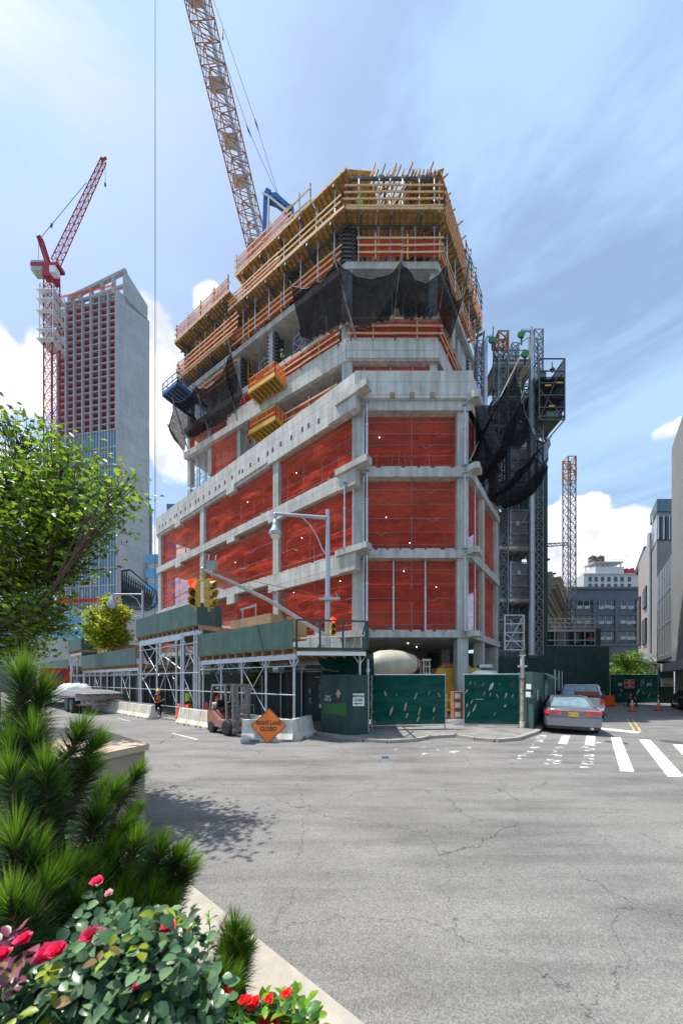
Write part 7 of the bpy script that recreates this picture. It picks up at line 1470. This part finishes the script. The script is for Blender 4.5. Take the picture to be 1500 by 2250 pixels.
# left foreground street tree: crown placed where the shadow on the road says it stands
cl_ = []
for px, py, Y, r in ((60, 960, 6.8, .62), (150, 1000, 6.4, .55), (120, 1080, 6.0, .65), (20, 1060, 6.5, .7), (215, 1040, 5.8, .40), (268, 1075, 5.6, .30), (238, 1125, 5.3, .34), (285, 1050, 5.9, .16), (250, 1090, 5.0, .25), (180, 1150, 6.0, .6), (80, 1170, 6.2, .7), (-20, 1150, 6.8, .8), (30, 1260, 6.5, .75), (130, 1240, 6.4, .55), (190, 1230, 6.3, .35), (80, 1340, 6.6, .6), (0, 1360, 6.9, .7), (120, 1385, 6.9, .4), (-60, 1040, 7.0, .8), (40, 1430, 7.2, .6), (110, 1330, 6.1, .4), (-60, 1260, 7.0, .8)):
    c = P(px, py, Y); cl_.append((tuple(c), (r, r, r*.78)))
tree('street_tree', 'green leafy street tree filling the left edge in front of the far tower', (-7.6, 6.9, 0), 3.4, .16, cl_, 16000, .118, ['lf1', 'lf1d'], spread=.20)
# yellow green tree behind the long shed
b_ = P(236, 1400, 27.5); cl_ = []
for px, py, Y, r in ((245, 1325, 27.6, 1.0), (215, 1350, 27.4, 1.1), (268, 1350, 27.9, 1.1), (235, 1375, 27.2, 1.4), (195, 1378, 27.5, .9), (265, 1395, 28, 1.3), (225, 1405, 27.4, 1.2), (250, 1345, 28.2, 1.2)): c = P(px, py, Y); cl_.append((tuple(c), (r*.8, r*.8, r*.7)))
tree('lime_tree', 'bright yellow green tree standing behind the long low shed', (b_.x, b_.y, 0), 4.0, .16, cl_, 9000, .26, ['lf2', 'lf2d'], spread=.22)
for (px, Y, h_, lab) in ((1368, 38, 5.6, 'left light green tree beyond the far gate'), (1392, 41, 6.3, 'taller light green tree beyond the far gate next to the tiled building'), (1352, 36, 3.4, 'small green tree at the edge of the tall green wall')):
    b_ = XY(px, Y); cl_ = [((b_.x+dx, b_.y+dy, h_*f), (1.25, 1.1, .9)) for dx, dy, f in ((0, 0, .85), (-1.0, .2, .62), (1.0, 0, .65), (.2, -.6, .5), (-.5, .3, .45), (.9, .4, .42))]
    tree('park_tree', lab, (b_.x, b_.y, 0), h_*.4, .12, cl_, 5200, .26, ['lf3', 'lf1'], 'trees beyond the far gate', spread=.25)
b_ = sh(6.6, 3.0); tree('street_tree', 'small green tree glimpsed between the shed posts behind the workers', (b_.x, b_.y, .1), 1.6, .06, [((b_.x, b_.y, 2.9), (.6, .5, .8)), ((b_.x-.3, b_.y, 2.2), (.5, .5, .5))], 1500, .16, ['lf1', 'lf1d'], spread=.14)

# ---------------------------------------------------------------- planter on the near left
kd = uL; k0 = V((-1.73, 3.48, 0)); nk = -V((nL.x, nL.y, 0))       # nk points to the road side
edge = [k0+kd*t for t in (-9, 40)]
o = MB(); a, b = edge; w_ = nL*.42
o.prism([(a.x, a.y), (b.x, b.y), ((b+w_).x, (b+w_).y), ((a+w_).x, (a+w_).y)], -.02, .15); tag(o.build('kerb', mat('pale_kerb_stone', (.40, .36, .30), .85, var=.16, scale=5, bump=.3, bscale=60, brick=(2.1, 5, .012, .5, .94))), kind='structure')
o = MB(); a2, b2 = a+w_, b+w_; o.prism([(a2.x, a2.y), (b2.x, b2.y), (b2.x-20, b2.y), (a2.x-20, a2.y-6)], -.02, .09); tag(o.build('soil', mat('garden_soil', (.045, .032, .022), .95, var=.4, scale=14, bump=.6, bscale=25)), kind='structure')
gpn = thing('granite_planter', 'tan granite planter block with a smooth flat top behind the pines', 'planter', (-2.95, 4.8, 0)); c0 = V((-2.95, 4.80, 0)); e1 = c0+kd*2.9; dn = V((-.30, -.75, 0)).normalized(); back_ = V((-3.4, -2.2, 0))
c3 = c0+dn*.9; poly_ = [c0, e1, e1+V((-2.5, -1.8, 0)), c3+V((-2.6, -.9, 0)), c3]
MB().prism([(q.x, q.y) for q in poly_], 0, 1.25).build('wall', 'granites', gpn)
ctr = sum(poly_, V((0, 0, 0)))/5; MB().prism([((q.x-ctr.x)*1.03+ctr.x, (q.y-ctr.y)*1.03+ctr.y) for q in poly_], 1.25, 1.34).build('cap', 'granite', gpn)
# mountain pines
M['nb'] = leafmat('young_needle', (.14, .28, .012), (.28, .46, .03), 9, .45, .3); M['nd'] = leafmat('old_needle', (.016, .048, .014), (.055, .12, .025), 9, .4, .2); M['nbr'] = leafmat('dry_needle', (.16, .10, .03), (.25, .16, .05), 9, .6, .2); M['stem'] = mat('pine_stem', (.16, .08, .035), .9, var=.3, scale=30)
def needles(base, tip, n_new, n_old, ln, lo):
    base = np.array(base); tip = np.array(tip); ax = tip-base; L_ = np.linalg.norm(ax); ax = ax/L_; u1 = np.cross(ax, [.3, .9, .1]); u1 /= np.linalg.norm(u1); u2 = np.cross(ax, u1)
    def make(n, s0, s1, sp0, sp1, l_, wd):
        s = s0+(s1-s0)*rng.random(n); an = rng.random(n)*2*np.pi; sp = sp0+(sp1-sp0)*(1-(s-s0)/max(1e-6, s1-s0))+rng.normal(size=n)*.10
        rad = np.cos(an)[:, None]*u1+np.sin(an)[:, None]*u2; d = ax*np.cos(sp)[:, None]+rad*np.sin(sp)[:, None]; p = base+ax*(s*L_)[:, None]+rad*.006
        ll = l_*(.75+.4*rng.random(n)); tipp = p+d*ll[:, None]; tipp[:, 2] -= .06*ll*rng.random(n); wv = np.cross(d, rng.normal(size=(n, 3))); wv /= np.linalg.norm(wv, axis=1)[:, None]; wv *= wd
        return np.stack([p-wv, p+wv, tipp], axis=1).reshape(-1, 3)
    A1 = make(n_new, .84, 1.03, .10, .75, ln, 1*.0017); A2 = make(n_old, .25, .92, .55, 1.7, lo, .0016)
    return A1, A2
def pine(label, tufts, trunk):
    t = thing('mountain_pine', label, 'shrub', trunk, 'clumps of mountain pine along the planter'); VV = []; MI = []; o = MB(); tr = V((trunk[0]*.75, trunk[1]*.72, trunk[2]))
    for (px, py, Y, s_, lx, ly) in tufts:
        s_ *= .98*(1.3 if 'small separate' in label or 'yellowish' in label else 1)
        Y *= .76; tip = P(px, py+42, Y); base = tip-V((lx, ly, 1)).normalized()*(.30*s_); a1, a2 = needles(base, tip, int(150*s_**.5), int(560*s_**.5), .100*s_, .098*s_)
        VV += [a1, a2]; MI += [np.zeros(len(a1)//3, int), (rng.random(len(a2)//3) < .04).astype(int)+1]
        o.tube(base, tip, .011, .007, 6); m_ = base.lerp(tr, .4); m_.z = base.z*.55+tr.z*.4; o.path([base, m_, tr], .013, 5, 0, .03)
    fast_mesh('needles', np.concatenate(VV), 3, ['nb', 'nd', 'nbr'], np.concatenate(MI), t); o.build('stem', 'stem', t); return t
pine('tall pine clump at the left edge below the street tree', [(50, 1435, 1.55, 1.15, 0.05, 0), (95, 1470, 1.6, 1.0, 0.3, 0), (75, 1560, 1.5, 1.0, 0.1, 0), (20, 1590, 1.45, 1.0, -0.3, 0), (60, 1500, 1.75, 1.0, 0, 0.2), (30, 1540, 1.6, 1.0, 0, 0)], (-2.0, 2.1, .1))
pine('pine clump whose bright tips rise in front of the flatbed trailer', [(180, 1560, 1.65, 1.0, 0.4, 0.1), (215, 1585, 1.7, 0.95, 0.6, 0.1), (200, 1640, 1.7, 1.0, 0.4, 0.1), (100, 1640, 1.45, 1.1, 0, 0), (120, 1690, 1.5, 1.1, 0.2, 0), (20, 1650, 1.35, 1.0, -0.2, 0), (85, 1600, 1.6, 1.0, 0.1, 0.1)], (-1.5, 2.0, .1))
pine('pine clump spreading toward the granite planter corner', [(305, 1650, 1.95, 0.8, 0.5, 0.1), (255, 1690, 1.85, 1.0, 0.4, 0.1), (215, 1740, 1.7, 1.1, 0.2, 0), (275, 1770, 1.8, 0.9, 0.5, 0), (240, 1820, 1.7, 1.0, 0.3, 0), (300, 1735, 2.0, 0.8, 0.5, 0.1), (225, 1690, 1.95, 1.0, 0.3, 0.1)], (-1.3, 2.1, .1))
pine('dark pine clump low at the left edge above the roses', [(30, 1790, 1.25, 1.15, -0.1, 0), (75, 1830, 1.3, 1.05, 0.2, 0), (140, 1870, 1.35, 1.0, 0.3, 0), (100, 1900, 1.25, 1.0, 0.2, -0.1), (165, 1930, 1.4, 0.9, 0.4, 0), (20, 1930, 1.1, 1.0, -0.1, -0.1), (60, 1960, 1.15, 0.95, 0, 0), (190, 1860, 1.5, 0.9, 0.2, 0)], (-1.1, 1.5, .1))
pine('pine clump in the middle leaning over the pale kerb', [(330, 1830, 1.95, 1.15, 0.1, 0), (385, 1850, 2.0, 1.09, 0.5, 0), (300, 1870, 1.8, 1.09, -0.2, 0), (345, 1900, 1.9, 1.09, 0.2, 0), (410, 1880, 2.05, 0.92, 0.6, 0), (290, 1940, 1.7, 1.09, -0.1, 0), (350, 1960, 1.85, 1.03, 0.3, 0), (315, 1990, 1.7, 1.03, 0.1, 0), (260, 1990, 1.6, 1.03, -0.2, 0), (320, 2030, 1.7, 0.98, 0, 0), (385, 1920, 2.0, 0.92, 0.4, 0)], (-1.1, 2.0, .1))
pine('pine clump filling the gap between the planter corner and the leaning pines', [(250, 1840, 1.7, 1.1, .1, 0), (300, 1800, 1.75, 1.1, .3, 0), (215, 1880, 1.6, 1.1, 0, 0), (395, 1835, 1.95, 1.1, .6, 0), (355, 1815, 1.9, 1.15, .2, 0), (275, 1900, 1.7, 1.1, .1, 0), (420, 1860, 2.0, 1.05, .8, 0), (330, 1930, 1.8, 1.15, .2, 0), (250, 1950, 1.6, 1.1, -.1, 0), (375, 1940, 1.9, 1.0, .5, 0)], (-1.2, 1.9, .1))
pine('small separate pine at the edge of the kerb', [(515, 1990, 2.1, 0.9, 0, 0), (535, 2010, 2.1, 0.83, 0.4, 0), (500, 2020, 2.05, 0.83, -0.3, 0), (545, 2040, 2.1, 0.71, 0.6, 0), (515, 2050, 2.05, 0.8, 0.1, 0), (490, 2050, 2.0, 0.71, -0.4, 0), (530, 2075, 2.05, 0.69, 0.4, 0)], (-.74, 2.08, .1))
pine('yellowish low pine just above the scarlet begonias', [(480, 2095, 1.75, 0.8, 0.1, 0), (510, 2110, 1.8, 0.75, 0.5, 0), (455, 2110, 1.7, 0.8, -0.3, 0), (490, 2130, 1.75, 0.69, 0.2, 0), (430, 2120, 1.65, 0.75, -0.3, 0), (470, 2150, 1.7, 0.69, 0, 0), (505, 2150, 1.75, 0.57, 0.5, 0)], (-.72, 1.72, .1))
# broad leaved plants
def ovate(cen, dirs, nrm, L_, wd, cup=.12):
    """numpy ovate leaves: 8 outline points + midrib, smooth"""
    n = len(cen); d = dirs/np.linalg.norm(dirs, axis=1)[:, None]; b = np.cross(nrm, d); b /= np.linalg.norm(b, axis=1)[:, None]; c = np.cross(d, b); L_ = np.broadcast_to(L_, n)[:, None]
    def pt(u, w, h): return cen+d*L_*u+b*L_*wd*w+c*L_*h
    pts = [pt(0, 0, 0), pt(.22, .36, .05), pt(.5, .5, cup*.8), pt(.78, .34, .05), pt(1, 0, -.10), pt(.78, -.34, .05), pt(.5, -.5, cup*.8), pt(.22, -.36, .05), pt(.33, 0, -.01), pt(.68, 0, -.02)]
    return np.stack(pts, axis=1).reshape(-1, 3)
OV = [(0, 1, 8), (1, 2, 9, 8), (2, 3, 9), (3, 4, 9), (4, 5, 9), (5, 6, 9), (6, 7, 8, 9), (7, 0, 8)]
M['rose1'] = leafmat('rose_leaf', (.075, .16, .065), (.17, .27, .14), 12, .25, .15); M['rose2'] = leafmat('rose_leaf_dark', (.022, .070, .03), (.07, .14, .06), 12, .3, .15); M['purple'] = leafmat('young_rose_leaf', (.16, .035, .07), (.28, .08, .13), 12, .35, .2); M['limeleaf'] = leafmat('yellowing_leaf', (.22, .30, .02), (.35, .42, .04), 12, .4, .35); M['beg'] = leafmat('begonia_leaf', (.10, .26, .02), (.24, .42, .03), 10, .35, .35); M['begd'] = leafmat('begonia_leaf_dark', (.03, .11, .03), (.07, .18, .04), 10, .3, .3)
M['petal'] = leafmat('rose_petal', (.75, .02, .10), (.90, .07, .20), 20, .5, .3); M['petalr'] = leafmat('scarlet_petal', (.75, .015, .02), (.9, .05, .04), 20, .5, .3); M['petalp'] = leafmat('faded_pink_petal', (.80, .30, .38), (.85, .50, .5), 30, .6, .3); M['gstem'] = mat('green_stem', (.08, .14, .04), .7)
SC = .76
def sprays(region, n, Y, size, dz=.0, per=6, upw=.8):
    cen = []; D = []; N_ = []
    for i in range(n):
        px, py = region(); y = Y(px, py)*(.92+.2*random.random())*SC; c = P(px, py, y); ax = V((random.gauss(0, .5), random.gauss(0, .5), 1)).normalized(); e1 = V((random.gauss(0, 1), random.gauss(0, 1), random.gauss(0, .35))).normalized()
        for k in range(per):
            s_ = (k//2)*size*.8; side = 1 if k % 2 else -1; d = (e1*.5+e1.cross(ax)*side*.9) if k < per-1 else e1; nrm = (ax*upw+V((random.gauss(0, .35), random.gauss(0, .35)-.15, random.gauss(0, .2)+.3))).normalized(); cen.append(tuple(c+e1*s_)); D.append(tuple(d)); N_.append(tuple(nrm))
    return np.array(cen), np.array(D), np.array(N_)
def mk(name, cdn, size, wd, mats, mi, parent): 
    c, d, n = cdn; return fast_mesh(name, ovate(c, d, n, size*(.7+.6*rng.random(len(c))), wd), 10, mats, mi, parent, OV, True)
def tri(x0, x1, y0, y1, f): 
    def r():
        while True:
            x = random.uniform(x0, x1); y = random.uniform(y0, y1)
            if f(x, y): return x, y
    return r
rs_ = thing('rose_bush', 'rose bush with glossy blue green leaves and pink blooms at the bottom left corner', 'shrub', (-.6, 1.0, .1))
topl = lambda x: 2098+max(0, (200-x))*.15-(60 if 200 < x < 420 else 0)+(max(0, x-400)*1.6)
cdn = sprays(tri(-60, 450, 2000, 2330, lambda x, y: y > topl(x)), 760, lambda x, y: 1.12-.10*(y-2050)/200, .040, per=5)
mk('leaf', cdn, .034, .72, ['rose1', 'rose2'], (rng.random(len(cdn[0])) < .42).astype(int), rs_); 
cdn = sprays(tri(-60, 440, 2060, 2280, lambda x, y: y > topl(x)), 26, lambda x, y: 1.05-.10*(y-2050)/200, .03, per=3); mk('yellow_leaf', cdn, .032, .6, ['limeleaf', 'nbr'], (rng.random(len(cdn[0])) < .4).astype(int), rs_)
cdn = sprays(tri(150, 430, 1990, 2120, lambda x, y: True), 45, lambda x, y: 1.25, .040, per=5); mk('leaf', cdn, .037, .7, ['rose1', 'rose2'], (rng.random(len(cdn[0])) < .4).astype(int), rs_)
cdn = sprays(tri(-20, 70, 2060, 2170, lambda x, y: True), 12, lambda x, y: .95, .028, per=4); tag(mk('young_leaves', cdn, .030, .5, ['purple'], None, rs_), 'purple young leaves')
cdn = sprays(tri(335, 400, 2015, 2070, lambda x, y: True), 4, lambda x, y: 1.2, .03, per=3); mk('yellow_leaf', cdn, .055, .6, ['limeleaf'], None, rs_)
o = MB()
for i in range(60):
    px = random.uniform(-20, 420); py = random.uniform(topl(px)+20, 2300); e = P(px, py, random.uniform(.95, 1.2)); g0 = V((e.x*.7-.1, e.y*.9+.05, .15)); o.path([g0, g0.lerp(e, .6)+V((.03, .02, .05)), e], .006, 5, 0, .002)
for px, py, Y in ((215, 1945, 1.35), (107, 2100, .98), (205, 2062, 1.15), (370, 2038, 1.2), (410, 2062, 1.25), (335, 2130, 1.12)): e = P(px, py, Y); o.path([V((e.x*.9-.05, e.y, e.z-.7)), e-Z*.25+X*.02, e], .004, 5, 0, .003)
o.build('stem', 'gstem', rs_)
def bloom(par, c, r, m_, n=16, name='bloom', tight=.5):
    cen = []; D = []; N_ = []
    for i in range(n):
        an = i*2.4; t = i/n; rad = V((math.cos(an), math.sin(an), 0)); d = (rad*(.35+.9*t)+V((0, -.25, 1-.75*t))).normalized(); cen.append(tuple(c+rad*r*.08)); D.append(tuple(d)); N_.append(tuple((V((0, -.3, 1))-rad*.6).normalized()))
    return fast_mesh(name, ovate(np.array(cen), np.array(D), np.array(N_), r*(.8+.4*rng.random(n)), 1.05, .22), 10, [m_], None, par, OV, True)
for px, py, Y, r, m_ in ((215, 1940, 1.35, .030, 'petal'), (107, 2102, .98, .040, 'petal'), (125, 2095, .98, .034, 'petal'), (200, 2062, 1.15, .038, 'petal'), (225, 2052, 1.15, .022, 'petalp'), (370, 2040, 1.2, .034, 'petal'), (410, 2062, 1.25, .024, 'petal'), (330, 2130, 1.12, .026, 'petal'), (5, 2105, .95, .034, 'petal'), (52, 2068, .98, .028, 'petal'), (300, 2170, 1.05, .016, 'petal'), (240, 1965, 1.3, .018, 'petalp'), (395, 2120, 1.15, .016, 'petalp')): bloom(rs_, P(px, py, Y*.70), r*.62, m_)
SC = 1.
bg_ = thing('begonia', 'bright green begonias with scarlet flowers at the bottom by the kerb', 'flower', (-.3, 1.35, .1))
cdn = sprays(tri(410, 700, 2180, 2340, lambda x, y: y > 2185+abs(x-600)*.35 and x < 690), 190, lambda x, y: 1.40-.12*(y-2200)/100, .04, per=3); mk('leaf', cdn, .058, .62, ['beg', 'begd'], (rng.random(len(cdn[0])) < .4).astype(int), bg_)
for px, py in ((480, 2192), (505, 2190), (495, 2182), (545, 2200), (560, 2205), (535, 2203), (630, 2188), (420, 2188), (590, 2200), (580, 2245), (620, 2240), (640, 2248), (530, 2250), (555, 2215), (600, 2250), (490, 2200)): bloom(bg_, P(px, py, 1.30), .024, 'petalr', 7)
o = MB(); [o.path([P(p_, 2400, 1.5), P(p_, 2260, 1.42), P(p_+5, 2205, 1.38)], .005, 5, 0, .002) for p_ in (480, 500, 540, 560, 600, 630, 590)]; o.build('stem', 'gstem', bg_)
wd_ = thing('seedling', 'thin leafy weeds sprouting over the pale kerb between the pines', 'plant', tuple(G(462, 2060, .15))); o = MB(); CE = []; DD = []; NN = []
for x0, y0, x1, y1 in ((462, 2060, 458, 2000), (395, 2020, 400, 1990), (420, 2060, 430, 2030), (455, 2100, 460, 2065)):
    a = P(x0, y0, 2.25); b = P(x1, y1, 2.25); o.tube(a, b, .004, .002, 5)
    for k in range(7): c = a.lerp(b, .3+.1*k); an = k*2.2; CE.append(tuple(c)); DD.append((math.cos(an), math.sin(an), .5)); NN.append((-.3*math.cos(an), -.3*math.sin(an), 1))
fast_mesh('leaf', ovate(np.array(CE), np.array(DD), np.array(NN), .07*(.6+.6*rng.random(len(CE))), .35), 10, ['beg', 'begd'], (rng.random(len(CE)) < .5).astype(int), wd_, OV, True); o.build('stem', 'gstem', wd_)
# low undergrowth that hides the soil
cen = np.column_stack([rng.random(9000)*3.2-3.6, rng.random(9000)*3.4+.6, rng.random(9000)**2*.55+.12]); dk = (cen[:, 0]-k0.x)*nL.x+(cen[:, 1]-k0.y)*nL.y
cen = cen[dk > .55]; gcv = leaf_cloud('ground_cover', cen, .09, ['begd', 'rose2'], None, (rng.random(len(cen)) < .5).astype(int)); tag(gcv, 'dark leafy ground cover under the pines and roses', kind='stuff')
